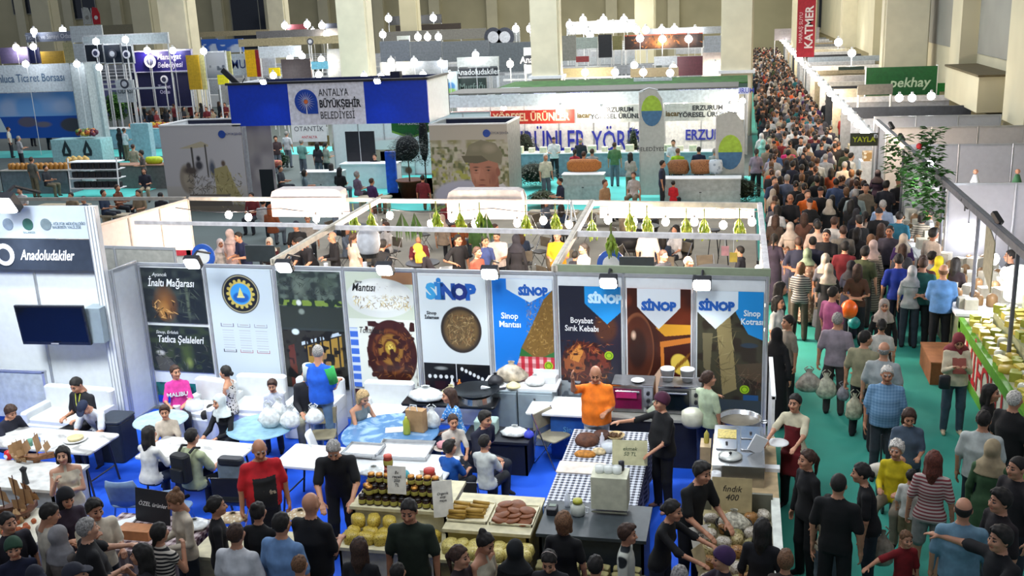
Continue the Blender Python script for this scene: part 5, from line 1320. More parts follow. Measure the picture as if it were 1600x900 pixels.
for px,py,nm in ((16,703,'red ornament with a white crescent on the white covered table'),):
 r = thing('ornament',nm,'ornament',on(px,py+14,.78));MB().lathe([(0,0),(.05,.01),(.075,.06),(.06,.12),(0,.14)],n=14).build('ball',mat(srgb('#c81c24'),.4),r,smooth=True)
 MB().lathe([(.018,0),(.03,0),(.03,.004),(.018,.004)],n=14).build('crescent',M_WHITE,r,loc=(0,-.078,.07)).rotation_euler = (math.pi/2,0,0)
sc = MB().lathe([(.0,0),(.045,.01),(.03,.07),(.01,.13),(0,.14)],n=8).build('carved_shell',mat(srgb('#b89468'),.6,vary=.2),loc=(-9.3,9.75,.6),smooth=True);tag(sc,'pale carved shell in the cluster on the low white step','shell','carved shells on the low step')
for k in range(26):dup(sc,(-9.45+R.uniform(-.42,.62),9.6+R.uniform(0,.45),.6),R.uniform(0,6),scale=R.uniform(.7,1.25))
rd = MB().ball((0,0,.03),.035,8).build('orange_shell',mat(srgb('#a8562c'),.5),loc=(-8.75,9.7,.6));tag(rd,'orange brown shell at the right of the low white step','shell','orange shells on the low step')
for k in range(12):dup(rd,(-8.8+R.uniform(-.2,.25),9.6+R.uniform(0,.4),.6),R.uniform(0,6))
tag(MB().lathe([(.05,0),(.06,.02),(.03,.35),(.05,.40),(0,.44)],n=12).build('black_figurine',M_BLACK,loc=on(44,775,.6),smooth=True),'tall black figurine between the ships and the white table skirt','figurine')
# striped cloth counters at lower left
STR = mat(srgb('#c8b8b8'),.8,0,'gingham',c2=srgb('#4a2c34'),scale=9)
counter('low stall counter under the dark striped cloth beside the blonde with the bun',-7.5,9.25,-6.2,10.1,.74,STR,STR)
q = thing('carton','orange brown carton of nuts on the striped cloth','box',on(215,838,.74));MB().bev((0,0,.06),(.42,.2,.12),.01).build('carton',mat(srgb('#c08050')),q)
card('black sign with white lettering between the chairs and the striped counter',(-6.95,9.9,.74),.52,.42,math.radians(-8),'ÖZEL ürünler',-10,mat(srgb('#14161c')),'chalk_sign','#e0e0e0',.075)
tag(MB().prism([(-.2,-.1),(.12,-.12),(.1,.16)],0,.02).build('paper_wedge',M_WHITE,loc=(-7.3,9.85,.75)),'white folded paper left of the black lettered sign','paper')
counter('cream stall counter behind the row of customers left of centre',-6.1,9.25,-4.9,9.95,.74,CR,CR)
for k,(px,py,lab) in enumerate(((305,815,'white paper tray of pastry in front of the woman in black'),(365,805,'heap of pale crisps near the woman with the black bun'),(470,800,'white paper of goods under the hands of the seller in black'))):
 plastic_bag(lab,on(px,py+8,.745),.36,.1,.3,mat(srgb('#c8b08c'),.6,0,'floral',c2=srgb('#e8e0cc'),scale=25) if k else None,handles=False)

def P(px,py,label,**k):return person(label,px=(px,py),**k)
def Fm(px,py,label,**k):k.setdefault('h',1.62);return person(label,px=(px,py),sex='f',**k)
DN = ('down','down')

P(18,634,'boy with thick brown hair in a navy tee at the left edge, looking right',h=1.55,legs='sit',face=75,top='#1a1c2c',hair=('thick','brown'),arms=('table','table'),lean=18,pitch=18)
ln_ = P(113,592,'bearded man in a black tee with a yellow lanyard looking down at his phone',h=1.75,legs='sit',face=-12,top='#15161c',bot='#2c2c30',arms=('hold','hold'),pitch=28,lean=4)
P(124,632,'boy in a navy cap and white and black vest bent over his plate',h=1.6,legs='sit',face=0,top='#d4d8dc',bot='#2a3450',hair=('cap','#1c2640'),arms=('table','table'),lean=34,pitch=30,z0=-.02)
Fm(96,697,'dark haired woman in a one shoulder cream top with folded hands',h=1.6,face=35,top='#d8cdb4',bot='#d0ccc4',hair=('bob','black'),arms=('face','cross'),sleeve=0,yaw=-10,skin=2)
lan = None
pk_ = Fm(272,570,'girl in a bright pink printed tee with a dark ponytail, seated',legs='sit',face=25,top='#d83c98',bot='#20222c',hair=('tail','brown'),arms=('table','table'),yaw=30,sleeve=.5)
Fm(352,571,'girl in a black and white patterned sleeveless top seated facing left',legs='sit',face=-80,top=('floral','#d8d4cc','#1c1c20',26),bot='#2c2a28',hair=('lowbun','black'),arms=('lap','lap'),sleeve=0,yaw=-15)
P(256,633,'child with brown hair in a beige tee with a dark print, looking right',h=1.45,legs='sit',face=25,top='#c4b6a4',hair=('thick','brown'),arms=('table','table'),child=True,z0=.05)
Fm(341,616,'girl in a white headscarf and black jacket at the marble table',legs='sit',face=-12,top='#101218',hair=('hijab','#ccd4d4'),arms=('table','table'),sleeve=1,yaw=-12,lean=8)
Fm(232,665,'woman with very long black hair in a white shirt seen from behind',legs='sit',face=165,top='#d4d2cc',bot='#2c3448',hair=('long','black'),arms=('table','table'),sleeve=.9,lean=8)
bpk = P(298,669,'young man in a pale green tee wearing a black backpack, from behind',h=1.68,legs='sit',face=165,top='#a8b08c',bot='#1c1e28',hair=('short','black'),arms=('table','table'),lean=6)
P(424,593,'boy with brown hair in a white and grey tee on the white armchair',h=1.45,legs='sit',face=15,top='#c4c8d4',bot='#3a3e48',hair=('thick','brown'),child=True,arms=('lap','lap'),pitch=12)
P(478,571,'young man in a black printed hoodie seated left of the standing man',h=1.68,legs='sit',face=20,top='#14151c',bot='#8c8a78',hair=('thick','black'),arms=('lap','hold'),sleeve=1)
bm = P(496,538,'standing man in a blue tee with one white and one green sleeve, from behind',h=1.80,face=168,top='#1c5ac8',bot='#5c7898',hair=('shaved','grey'),arms=('hold','hold'),fat=.03,yaw=25,pitch=12)
Fm(570,611,'woman with short blonde hair in a grey sleeveless dress writing at the round table',legs='sit',face=62,top='#7c8484',bot='#707878',hair=('bob','blond'),arms=('table','table'),sleeve=0,lean=16,pitch=20)
Fm(700,606,'woman with long brown hair in a blue and white floral top, facing left',legs='sit',face=-60,top=('floral','#3c8ad4','#d8e8f4',30),bot='#30425c',hair=('long','brown'),arms=('table','lap'),lean=10)
Fm(707,647,'girl in a white tee with her hand at her mouth',h=1.5,legs='sit',face=30,top='#d0c8bc',hair=('tail','brown'),arms=('face','table'),child=True,lean=6)
P(758,642,'teenager with shaved sides in a navy tee looking right',h=1.62,legs='sit',face=60,top='#14182c',hair=('thick','black'),arms=('table','back'),lean=12)
P(701,688,'boy in a royal blue tee seen from behind at the tray table',h=1.42,legs='sit',face=160,top='#1454a8',bot='#20242c',hair=('thick','black'),arms=('table','table'),child=True,yaw=-30,z0=.05)
P(756,679,'boy in a white tee seen from behind at the tray table',h=1.50,legs='sit',face=168,top='#c8ccc8',bot='#181c24',hair=('short','black'),arms=('table','face'),child=True,yaw=-15,z0=.05)
rt_ = P(404,688,'bald man in a red tee and black apron striding in the blue floored stand',h=1.78,face=35,top='#b81420',bot='#202024',hair=('ring','grey'),arms=('bag','bag'),apron='#15161a',fat=.05,lean=6,skin=1,pitch=12)
P(519,693,'grey haired seller in a black tee leaning over the jar counter',h=1.78,face=18,top='#0d0f14',bot='#16181c',hair=('short','grey'),arms=('work','work'),lean=22,pitch=25)
om = P(930,573,'man in a bright orange polo shirt with one hand behind his head',h=1.72,face=5,top='#f07818',bot='#b8bcc0',hair=('ring','black'),arms=('up','hold'),fat=.055,pitch=18,skin=1)
Fm(1034,613,'woman in black with a burgundy cap reaching across the gingham table',h=1.70,face=-50,top='#08090c',bot='#0b0c10',hair=('bonnet','#4a1c34'),arms=('far','work'),sleeve=.5,fat=.04,shoe='#a87a68')
Fm(1106,579,'woman in a pale green tee and dark apron tending the cooking pot',h=1.62,face=140,top='#b0c0a0',bot='#1c3058',hair=('lowbun','brown'),arms=('down','reach'),yaw=-30)
P(1098,722,'young seller with dark hair in black beside the bagged nuts, looking right',h=1.70,face=50,top='#0c0f10',bot='#101216',hair=('thick','black'),arms=('work','work'),lean=14)
Fm(1052,781,'woman in black with tied hair reaching right by the nut display',h=1.62,face=70,top='#0a0b0e',hair=('lowbun','black'),arms=('reach','reach'),sleeve=.6,lean=12)
apw = Fm(1243,615,'young woman in a cream tee and dark red apron handing over a plate',h=1.64,face=-25,top='#c8c0a4',bot='#101014',hair=('tail','black'),arms=('reach','reach'),apron='#6a1018')

Fm(102,764,'person in a black hood looking right behind the men at lower left',h=1.60,face=60,top='#2c2030',hair=('hood','#0e0e14'),sleeve=1,pitch=15,arms=('hold','hold'))
P(80,785,'dark haired man in a cream tee, back turned, at lower left',h=1.72,face=150,top='#c8c0ae',hair=('short','black'),arms=('hold','hold'),pitch=20,yaw=-20)
P(146,780,'young man in a cream shirt with a hand at his chin',h=1.68,face=60,top='#d0c8b4',hair=('thick','black'),arms=('face','hold'),pitch=10)
P(132,809,'grey haired man in a wide black shirt seen from behind',h=1.74,face=140,top='#0a0b10',hair=('short','grey'),arms=('hold','reach'),fat=.04,skin=2)
Fm(88,822,'woman in a pale grey headscarf seen from behind at lower left',h=1.60,face=170,top='#6e6660',hair=('longhijab','#8c8a8c'),sleeve=1,arms=DN)
Fm(18,840,'woman in a green bonnet and navy top at the lower left corner',h=1.58,face=40,top='#141a34',hair=('bonnet','#2c4c38'),sleeve=1,arms=('hold','hold'))
P(8,800,'person with dark hair cut off by the left edge of the picture',h=1.66,face=70,top='#22202a',hair=('short','black'),arms=DN)
P(112,880,'person in a dark grey cap at the bottom edge on the left',h=1.68,face=120,top='#20222c',hair=('cap','#2a2c38'),arms=DN)
P(52,884,'person in a navy jacket at the very bottom left',h=1.62,face=60,top='#10142a',hair=('cap','#161a2c'),arms=('hold','hold'),sleeve=1)
Fm(219,850,'woman with glasses and dark wavy hair talking to the man in black',h=1.60,face=-75,top='#1c1c24',hair=('long','black'),arms=('face','face'),sleeve=.8)
Fm(246,817,'woman in a white and black striped top with a braid, from behind',h=1.62,face=170,top=('stripe','#d8cfc0','#18181c',22),hair=('braid','black'),arms=('face','down'),sleeve=.1)
Fm(266,769,'woman with a blonde top bun in a cream jacket looking down left',h=1.64,face=-35,top='#c8bca8',hair=('bun','lbrown'),arms=('hold','hold'),sleeve=1,pitch=25,yaw=-15)
Fm(335,775,'woman in a black top with tied dark hair facing right',h=1.64,face=120,top='#0e0f14',hair=('lowbun','black'),arms=DN,sleeve=.5)
Fm(401,785,'woman with a black bun and black top facing away',h=1.60,face=175,top='#0c0d10',hair=('bun','black'),arms=('hold','hold'))
P(366,818,'man with short grey hair in a white tee seen from behind',h=1.70,face=178,top='#d0d2d4',hair=('short','brown'),arms=DN,fat=.02)
P(437,801,'man in a light blue tee with short hair seen from behind',h=1.76,face=170,top='#6c90bc',hair=('short','black'),arms=DN,fat=.03)
P(483,770,'bald man in a black tee seen from behind at the jar counter',h=1.80,face=168,top='#08090e',hair=('bald','black'),arms=('hold','work'),fat=.04,skin=0)
P(466,868,'boy with reddish brown hair at the bottom edge',h=1.50,face=175,top='#c8d0d8',hair=('short','lbrown'),child=True)
Fm(560,840,'woman with long straight brown hair seen from behind',h=1.58,face=180,top='#16181c',hair=('long','brown'))
P(637,781,'man in a dark green tee facing the camera in front of the jars',h=1.78,face=5,top='#1e2a1e',hair=('short','black'),arms=DN,pitch=10,skin=1)
Fm(716,852,'woman with a brown side ponytail in profile facing right',h=1.62,face=75,top='#2c2024',hair=('tail','brown'),arms=('hold','hold'))
Fm(762,834,'woman with a high black bun and pale top looking down right',h=1.60,face=70,top='#c8c0a8',hair=('bun','black'),arms=('hold','hold'),sleeve=0,pitch=22)
Fm(804,844,'person in a black headscarf left of the woman with the headband',h=1.56,face=175,top='#14181c',hair=('hijab','#0c1014'),sleeve=1)
Fm(880,799,'woman with a brown bob and black top with bag straps, from behind',h=1.62,face=172,top='#0b0c10',hair=('bob','lbrown'),arms=DN,sleeve=.35)
hb_ = Fm(856,864,'woman with a thin headband looking down at the bottom edge',h=1.56,face=0,top='#202026',hair=('lowbun','black'),pitch=25)
P(979,819,'boy in a white tee with dark round prints facing right',h=1.50,face=85,top=('floral','#c4c8bc','#20282c',5),bot='#20242c',hair=('thick','brown'),child=True,arms=DN)
Fm(1131,855,'woman in a purple bonnet in profile facing left',h=1.60,face=-70,top='#2a2030',hair=('bonnet','#3e2450'),sleeve=.9,arms=('reach','hold'))
P(1062,884,'grey haired head at the bottom edge left of the purple bonnet',h=1.62,face=175,top='#3a3c40',hair=('short','grey'))
Fm(1192,810,'woman with long dark hair and a dark top at the nut display, from behind',h=1.60,face=165,top='#15161c',hair=('long','black'),sleeve=.6)
P(1228,862,'brown haired child at the bottom edge of the aisle',h=1.45,face=170,top='#3c3430',hair=('thick','lbrown'),child=True)
P(930,868,'dark haired person at the bottom edge left of the boy in the printed tee',h=1.55,face=170,top='#15171c',hair=('short','black'))
P(620,880,'dark head at the bottom edge below the man in green',h=1.45,face=170,top='#15171c',hair=('short','black'),child=True)

Fm(1263,702,'woman in a long sleeved black top with a ponytail looking left',h=1.66,face=-60,top='#08090d',bot='#0a0b10',hair=('tail','brown'),arms=DN,sleeve=.9)
P(1311,740,'man in a black tee with short hair seen from behind in the aisle',h=1.74,face=160,top='#07080b',bot='#0b0c11',hair=('shaved','black'),arms=DN)
Fm(1346,723,'woman with black hair in a black top left of the elderly woman in yellow',h=1.64,face=-95,top='#0b0b10',hair=('lowbun','black'),arms=('bag','bag'),lean=10)
Fm(1297,775,'child in a small flower patterned tee in front of the man in black',h=1.35,face=15,top=('floral','#c0b8a0','#7c6a50',30),bot='#606a74',hair=('bob','black'),child=True,pitch=15)
Fm(1402,689,'elderly woman with white hair in a yellow cardigan sitting on a walker',h=1.58,legs='sit',face=-25,top='#c8b414',bot='#7c7464',hair=('curly','white'),arms=('hold','hold'),sleeve=1,z0=.12)
Fm(1460,704,'woman with long auburn hair in a red and white striped tee and shorts',h=1.66,face=165,top=('stripe','#c8b8b0','#8a4448',24),bot='#8c8c88',hair=('long','red'),low='shorts',arms=('bag','bag'))
Fm(1422,640,'woman with brown hair in a blue grey top looking down',h=1.60,face=0,top='#4a5a6c',bot='#30343c',hair=('bob','brown'),pitch=22,fat=.03,arms=('hold','hold'))
P(1387,571,'elderly white haired man in a blue checked shirt facing the camera',h=1.72,face=-5,top=('check','#5c84a8','#7aa0c0',24),bot='#33383f',hair=('short','white'),arms=DN,fat=.04,skin=1,pitch=6)
P(1425,733,'small boy in a white tee beside the woman in stripes',h=1.22,face=150,top='#c0c0b8',bot='#6e6448',hair=('short','black'),child=True,low='shorts')
P(1416,829,'boy in a dark red tee holding a carrier bag',h=1.25,face=20,top='#7c1018',hair=('short','lbrown'),child=True,arms=('side','down'))
P(1507,778,'man in a light blue polo shirt seen from behind',h=1.74,face=172,top='#6c90a4',bot='#262c34',hair=('ring','black'),fat=.03)
P(1566,822,'young man in an open black shirt reaching his arm to the left',h=1.76,face=-65,top='#0c0d12',hair=('thick','black'),arms=('side','reach'))
P(1566,764,'young man with a beard and dark tee looking left behind the blue polo',h=1.76,face=-70,top='#181014',hair=('thick','black'))
Fm(1552,687,'woman in a long green dress with a beige headscarf, from behind',h=1.66,face=155,top='#3c5c3c',hair=('longhijab','#a89878'),low='dress',sleeve=1)
P(1592,713,'man with cropped dark hair at the right edge looking left',h=1.76,face=-60,top='#201c20',hair=('shaved','black'))
P(1538,641,'man with short dark hair in a white shirt seen from behind',h=1.72,face=160,top='#b8c0bc',hair=('short','black'),fat=.03)
Fm(1549,600,'woman with long black hair in black looking right',h=1.62,face=65,top='#141014',hair=('long','black'))
P(1586,610,'grey haired man in black at the right edge beside the green stall',h=1.74,face=130,top='#0c0c0e',hair=('short','white'),fat=.03)
Fm(1500,523,'woman in a dusty red headscarf and cream sweater reading her phone',h=1.66,face=0,top='#d8ccb0',bot='#3c4c5a',hair=('hijab','#8c3840'),arms=('phone','phone'),sleeve=1,pitch=28,shoe='#c8b498',fat=.02)
P(1475,413,'man in a light blue polo standing with his back to us in the aisle',h=1.78,face=170,top='#5a88c0',bot='#0c0e18',hair=('ring','lbrown'),fat=.03,arms=('hold','hold'))
P(1443,402,'man in a dark green tee with hands behind his back in the aisle',h=1.78,face=165,top='#124a44',bot='#15181c',hair=('short','brown'),arms=('back','back'),fat=.02,low='trousers')
P(1405,396,'man in a royal blue tee with his back to us in the aisle',h=1.78,face=178,top='#0c2c8a',bot='#14162a',hair=('short','black'),arms=('hip','bag'))
Fm(1382,467,'woman in a grey patterned headscarf and long black coat facing us',h=1.62,face=0,top='#0c0c10',hair=('longhijab','#a89c94'),low='robe',sleeve=1)
Fm(1378,498,'woman with tied dark hair in a white sleeveless top, from behind',h=1.60,face=175,top='#c4c0b8',bot='#a8a49c',hair=('lowbun','black'),sleeve=.3)
P(1302,447,'man in a magenta tee with short dark hair walking up the aisle',h=1.74,face=125,top='#9a4c78',bot='#1c2438',hair=('short','black'),legs='walk')
P(1309,488,'grey haired man in a greyish lilac polo carrying a plastic bag',h=1.74,face=165,top='#8a808a',bot='#3a3434',hair=('short','grey'),arms=('bag','bag'))
P(1352,516,'dark haired man in a beige tee looking right, holding a bag',h=1.74,face=150,top='#8c886c',bot='#181a20',hair=('short','black'),arms=('bag','bag'),yaw=-35)
P(1382,534,'bald topped man in a pale shirt carrying a white bag',h=1.74,face=165,top='#9aa0a0',bot='#14161c',hair=('ring','grey'),arms=('bag','bag'),fat=.03)
Fm(1232,492,'woman in a grey tee holding her phone to her face by the stand corner',h=1.64,face=-60,top='#8c8478',bot='#202024',hair=('tail','black'),arms=('phone','bag'))
Fm(1214,512,'person in a long black robe standing by the bright side panel',h=1.66,face=160,top='#0b0c12',hair=('longhijab','#0d0d12'),low='robe',sleeve=1)
Fm(1216,462,'woman with long black hair and white top at the stand corner',h=1.60,face=60,top='#c8c8c4',hair=('long','black'))
Fm(1262,388,'woman in a long brown floral dress and greenish headscarf',h=1.64,face=165,top=('floral','#8a6a58','#c0a890',14),hair=('hijab','#6c7c64'),low='dress',sleeve=.9)
Fm(1230,385,'girl in a pale lilac dress holding a pink toy',h=1.15,face=10,top='#a898b0',hair=('tail','lbrown'),low='dress',child=True,sleeve=.2)
P(1250,392,'child in a bright green tee in front of the floral dress',h=1.25,face=160,top='#98c040',hair=('bob','blond'),child=True)
Fm(1327,402,'child in white stripes holding the orange balloon',h=1.20,face=10,top=('stripe','#c0bcb4','#5a5650',20),hair=('bob','black'),child=True)
P(1292,358,'man in a black tee with a beard and crossed arms in the aisle',h=1.76,face=-20,top='#0d0f14',bot='#10131a',hair=('short','black'),arms=('cross','cross'))
Fm(1365,375,'woman in a long pale pink headscarf and striped tunic',h=1.62,face=150,top=('stripe','#a09888','#645c54',18),hair=('longhijab','#c0a8a0'),low='dress',sleeve=1,bot='#8c8070')

def carried(label,info_px,w=.28,h=.36,col='#c0bca8',d=.18):
 return plastic_bag(label,info_px,w,h,d,mat(srgb(col),.35,vary=.25,scale=12,bump=.5))
for px,py,z,c,lab,w_,h_ in ((1263,612,.42,'#a8a094','big beige shopping bag carried behind the person in the black robe',.42,.36),(1290,622,.32,'#b8b8a4','pale plastic bag carried by the man in the lilac polo',.34,.40),
  (1317,625,.40,'#7c7c84','small grey plastic bag held by the man in the beige tee',.2,.26),(1334,655,.32,'#b4b098','whitish plastic bag carried by the bald topped man',.28,.40),(1377,882,.30,'#9c9080','crinkled beige bag held by the boy in dark red',.30,.40)):
 carried(lab,xyz(px,py,z),w_,h_,c)
bl = thing('balloon','bright orange balloon held by a child in the aisle','balloon',xyz(1326,497,.75));MB().ball((0,0,.17),.16,14,sc=(1,1,1.15),k=9).build('balloon_skin',mat(srgb('#f06414'),.3),bl,smooth=True);MB().tube((0,0,-.3),(0,0,.0),.004).build('string',M_WHITE,bl)
b2 = thing('balloon','teal balloon below the orange balloon','balloon',xyz(1334,512,.45));MB().ball((0,0,.10),.12,12).build('balloon_skin',mat(srgb('#2c8c8c'),.3),b2,smooth=True)
wl = thing('walker','black wheeled walker under the elderly woman in yellow','walker',tuple(xyz(1405,790,.0)));wl.location.z = 0
MB().bev((0,0,.52),(.44,.36,.05),.04).build('seat',mat(srgb('#5a5440')),wl)
for sx in (-1,1):
 MB().path([(sx*.24,.22,.92),(sx*.24,.18,.5),(sx*.24,.26,.1)],.014).path([(sx*.24,.1,.5),(sx*.24,-.24,.1)],.014).build('frame_side',M_DARKMET,wl)
 for y in (-.24,.26):MB().tube((sx*.25-.015,y,.09),(sx*.25+.015,y,.09),.09,n=16).build('wheel',M_BLACK,wl)
MB().path([(-.24,.1,.3),(.24,.1,.3)],.012).build('crossbar',M_DARKMET,wl)
tag(bag_mesh(R,.3,.14,.2,knot=False).build('handbag',mat(srgb('#cfcabc'),.6),loc=xyz(1376,742,.80),smooth=True),'white handbag in the lap of the elderly woman','bag')
tag(MB().bev((0,0,0),(.16,.09,.2),.03).build('shoulder_bag',M_BLACK,loc=xyz(1476,597,.95),smooth=True),'small black shoulder bag at the hip of the woman in the cream sweater','bag')
nt = thing('notebook','dusty red notebook case held by the woman in the red headscarf','notebook',xyz(1499,572,1.16));MB().box((0,0,0),(.19,.03,.24),rx=-.5).build('cover',mat(srgb('#9c5044')),nt)
# backpack on the young man
def backpack(label,info,col='#15171a',s=1.0,back=.16,up=.30):
 o = info['o'];p = info['pel']+info['W']*up-info['V']*back;p = p*info['s']
 M = Matrix.Rotation(info['a'],3,'Z');q = M @ Vector(p)+info['loc']
 r = thing('backpack',label,'backpack',q,info['a']);m = mat(srgb(col),.7)
 MB().bev((0,.05*s,-.02),(.30*s,.17*s,.42*s),.06).build('pack_body',m,r);MB().bev((0,.15*s,-.10*s),(.22*s,.06*s,.20*s),.03).build('front_pocket',m,r)
 for s_ in (-1,1):MB().path([(s_*.09,-.04,.18*s),(s_*.11,-.12,.235*s),(s_*.11,-.22,.19*s)],.018).build('strap',m,r)
 return r
backpack('black backpack on the young man in pale green',bpk,s=.95)
gj = thing('jacket','grey jacket hung over the chair beside the backpack man','jacket',(-6.6,11.3,0));MB().bev((0,0,.62),(.42,.16,.62),.07).build('jacket_body',mat(srgb('#6c7a84'),.85,bump=.5),gj);MB().bev((0,-.02,.95),(.36,.14,.10),.05).build('collar',mat(srgb('#1c2028')),gj)
fold_chair('folding chair under the grey hanging jacket',(-6.6,11.25,0),math.radians(185))
# sleeves of the standing man are two colours, printed words on shirts
def on_body(info,u,w_,v,body_txt,size,col,back=False,label=None,sx=1.0,name='shirt_print'):
 p = (info['pel']+np.array([1.,0,0])*u+info['W']*w_+info['V']*(v if not back else -v))
 o = text(body_txt,name,mat(srgb(col),.6),size,tuple(p),rot=(math.pi/2,0,0 if not back else math.pi),parent=info['o'],sx=sx,bold=.003)
 if label:o['label'] = label
 return o
for s_,c,nm in ((-1,'#30a050','green sleeve'),(1,'#c8d0c8','white sleeve')):
 me,HM,tp,hands,pel,W,V = body(sex='m',legs='stand',arms=('hold','hold'),lean=0,pitch=12,yaw=25,fat=.03,lod=1,apron=False)
 sh = pel+W*.435+np.array([1.,0,0])*s_*.195;ua = np.array([s_*.15,-.12,-1.]);ua /= np.linalg.norm(ua)
 b = MB();b.tube(tuple(sh-ua*.03),tuple(sh+ua*.22),.078,.074,n=14);o = b.build('sleeve',cloth(c),bm['o'],smooth=True);o['label'] = nm

on_body(pk_,0,.27,.118,'MALIBU',.105,'#e8f0f8',label='white blue printed word across the pink tee')
on_body(rt_,.05,.16,.20,'Bafra',.07,'#b0a08c',label='small pale print on the black apron')
o = MB().path([(-.05,-.10,1.06),(-.025,-.135,.90),(0,-.14,.78),(.025,-.135,.90),(.05,-.10,1.06)],.009).build('lanyard',mat(srgb('#c8d04c'),.6),ln_['o']);o['label'] = 'yellow neck lanyard'
o = MB().build('x',M_WHITE) if False else None
hb = MB();pts = [(.083*math.cos(t),.03+.0*t,.035+.103*math.sin(t)) for t in [i*math.pi/12 for i in range(13)]]
hb.path(pts,.006);o = hb.build('headband',mat(srgb('#b8a8a0'),.5),hb_['o']);o.matrix_local = hb_['HM'];o['label'] = 'thin pale headband'

def foliage(name,label,loc,spread,z0,z1,n=260,size=.16,c1='#2c4a1c',c2='#16280e',group=None,stem=None,pot=None,cat='plant',droop=.3):
 r = thing(name,label,cat,loc,0,group)
 b = leafs(int(n*3.2),R,spread,size*.55,zlo=z0,zhi=z1,droop=droop)
 for k in range(0,len(b.v)):x,y,z = b.v[k];e = max(.25,math.sin(math.pi*min(1,max(.0,(z-z0)/(z1-z0)*.8+.15))));b.v[k] = (x*e,y*e,z)
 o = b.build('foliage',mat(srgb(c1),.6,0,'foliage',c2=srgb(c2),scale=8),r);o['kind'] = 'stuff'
 if droop < 1:MB().ball((0,0,(z0+z1)/2),1,10,sc=(spread*.62,spread*.62,(z1-z0)*.42)).build('dark_core',mat(srgb(c2),.9),r,smooth=True)  # dark ball added inside so that the sparse leaves read dense
 if stem:MB().tube((0,0,stem[0]),(0,0,stem[1]),.035,.02,8).build('stem',mat(srgb('#4a3828')),r)
 if pot:MB().lathe([(pot[0]*.7,0),(pot[0],pot[1]),(pot[0]*1.08,pot[1]),(pot[0]*1.08,pot[1]+.05),(pot[0]*.85,pot[1]-.02),(0,pot[1]-.02)],n=20).build('pot',mat(srgb(pot[2])),r,smooth=True)
 return r
def bulb(label,loc,group,r_=.055,col=(1,.80,.62),e=60,drop=.22,cast=0):
 r = thing('light_bulb',label,'light bulb',loc,0,group)
 MB().ball((0,0,-.02),r_,10,sc=(1,1,1.15)).build('glass_bulb',lamp(col,e),r,smooth=True)
 MB().tube((0,0,.04),(0,0,.11),.022,n=8).build('socket',M_BLACK,r);MB().tube((0,0,.1),(0,0,drop),.006,n=5).build('cord',M_BLACK,r)
 if cast:
  l = bpy.data.lights.new('bulb_light','POINT');l.energy = cast;l.color = col;l.shadow_soft_size = .08
  o = bpy.data.objects.new('bulb_light',l);COL.objects.link(o);o.parent = r;o.location = (0,0,-.15)
 return r
# bulbs over the warm stand, hung on a cable between the upper beams
bp = [(357,332,'first bulb from the left over the warm stand'),(388,338,'second bulb from the left over the warm stand'),(494,340,'bulb under the first white arched header'),(535,340,'bulb at the right end of the first white header'),(609,335,'bulb left of the hanging palm leaves'),
  (673,348,'bulb over the yellow headscarf'),(706,339,'higher bulb right of the yellow headscarf'),(742,348,'bulb over the man in black'),(808,347,'bulb between two banana bunches at the second header'),(849,343,'bulb over the man in yellow'),(889,349,'bulb beside the hanging white strips'),
  (950,342,'leftmost bulb on the bright right stretch'),(990,345,'second bulb on the bright right stretch'),(1040,345,'middle bulb on the bright right stretch'),(1085,345,'bulb right of the middle on the bright stretch'),(1130,350,'bulb near the right end of the bright stretch'),(1175,345,'last bulb at the aisle corner of the bright stretch')]
prev = None
for i,(px,py,lab) in enumerate(bp):
 q = YY(px,py,20.2);q[2] = max(min(q[2],2.5),1.9)
 bulb('round '+lab,(q[0],q[1],q[2]),None,.078,(1,.80,.66) if i != 2 else (1,.86,.7),60,2.66-q[2],170 if i % 2 == 0 or i > 10 else 0)
cbx = MB()
for i in range(40):
 x0,x1 = -12.4+i*.319,-12.4+(i+1)*.319
 f0 = lambda x:2.64-.10*abs(math.sin((x+12.4)*1.3))
 cbx.tube((x0,20.2,f0(x0)),(x1,20.2,f0(x1)),.01,n=5,cap=False)
tag(cbx.build('bulb_cable',M_BLACK),'drooping black cable that carries the warm light bulbs','cable')
for k in range(7):
 bulb('small warm bulb in the string wound on the aisle corner post',(.34+.05*(-1)**k,17.22,1.1+k*.22),'bulbs on the aisle corner post',.045,(1,.82,.6),26,.16,10 if k == 3 else 0)
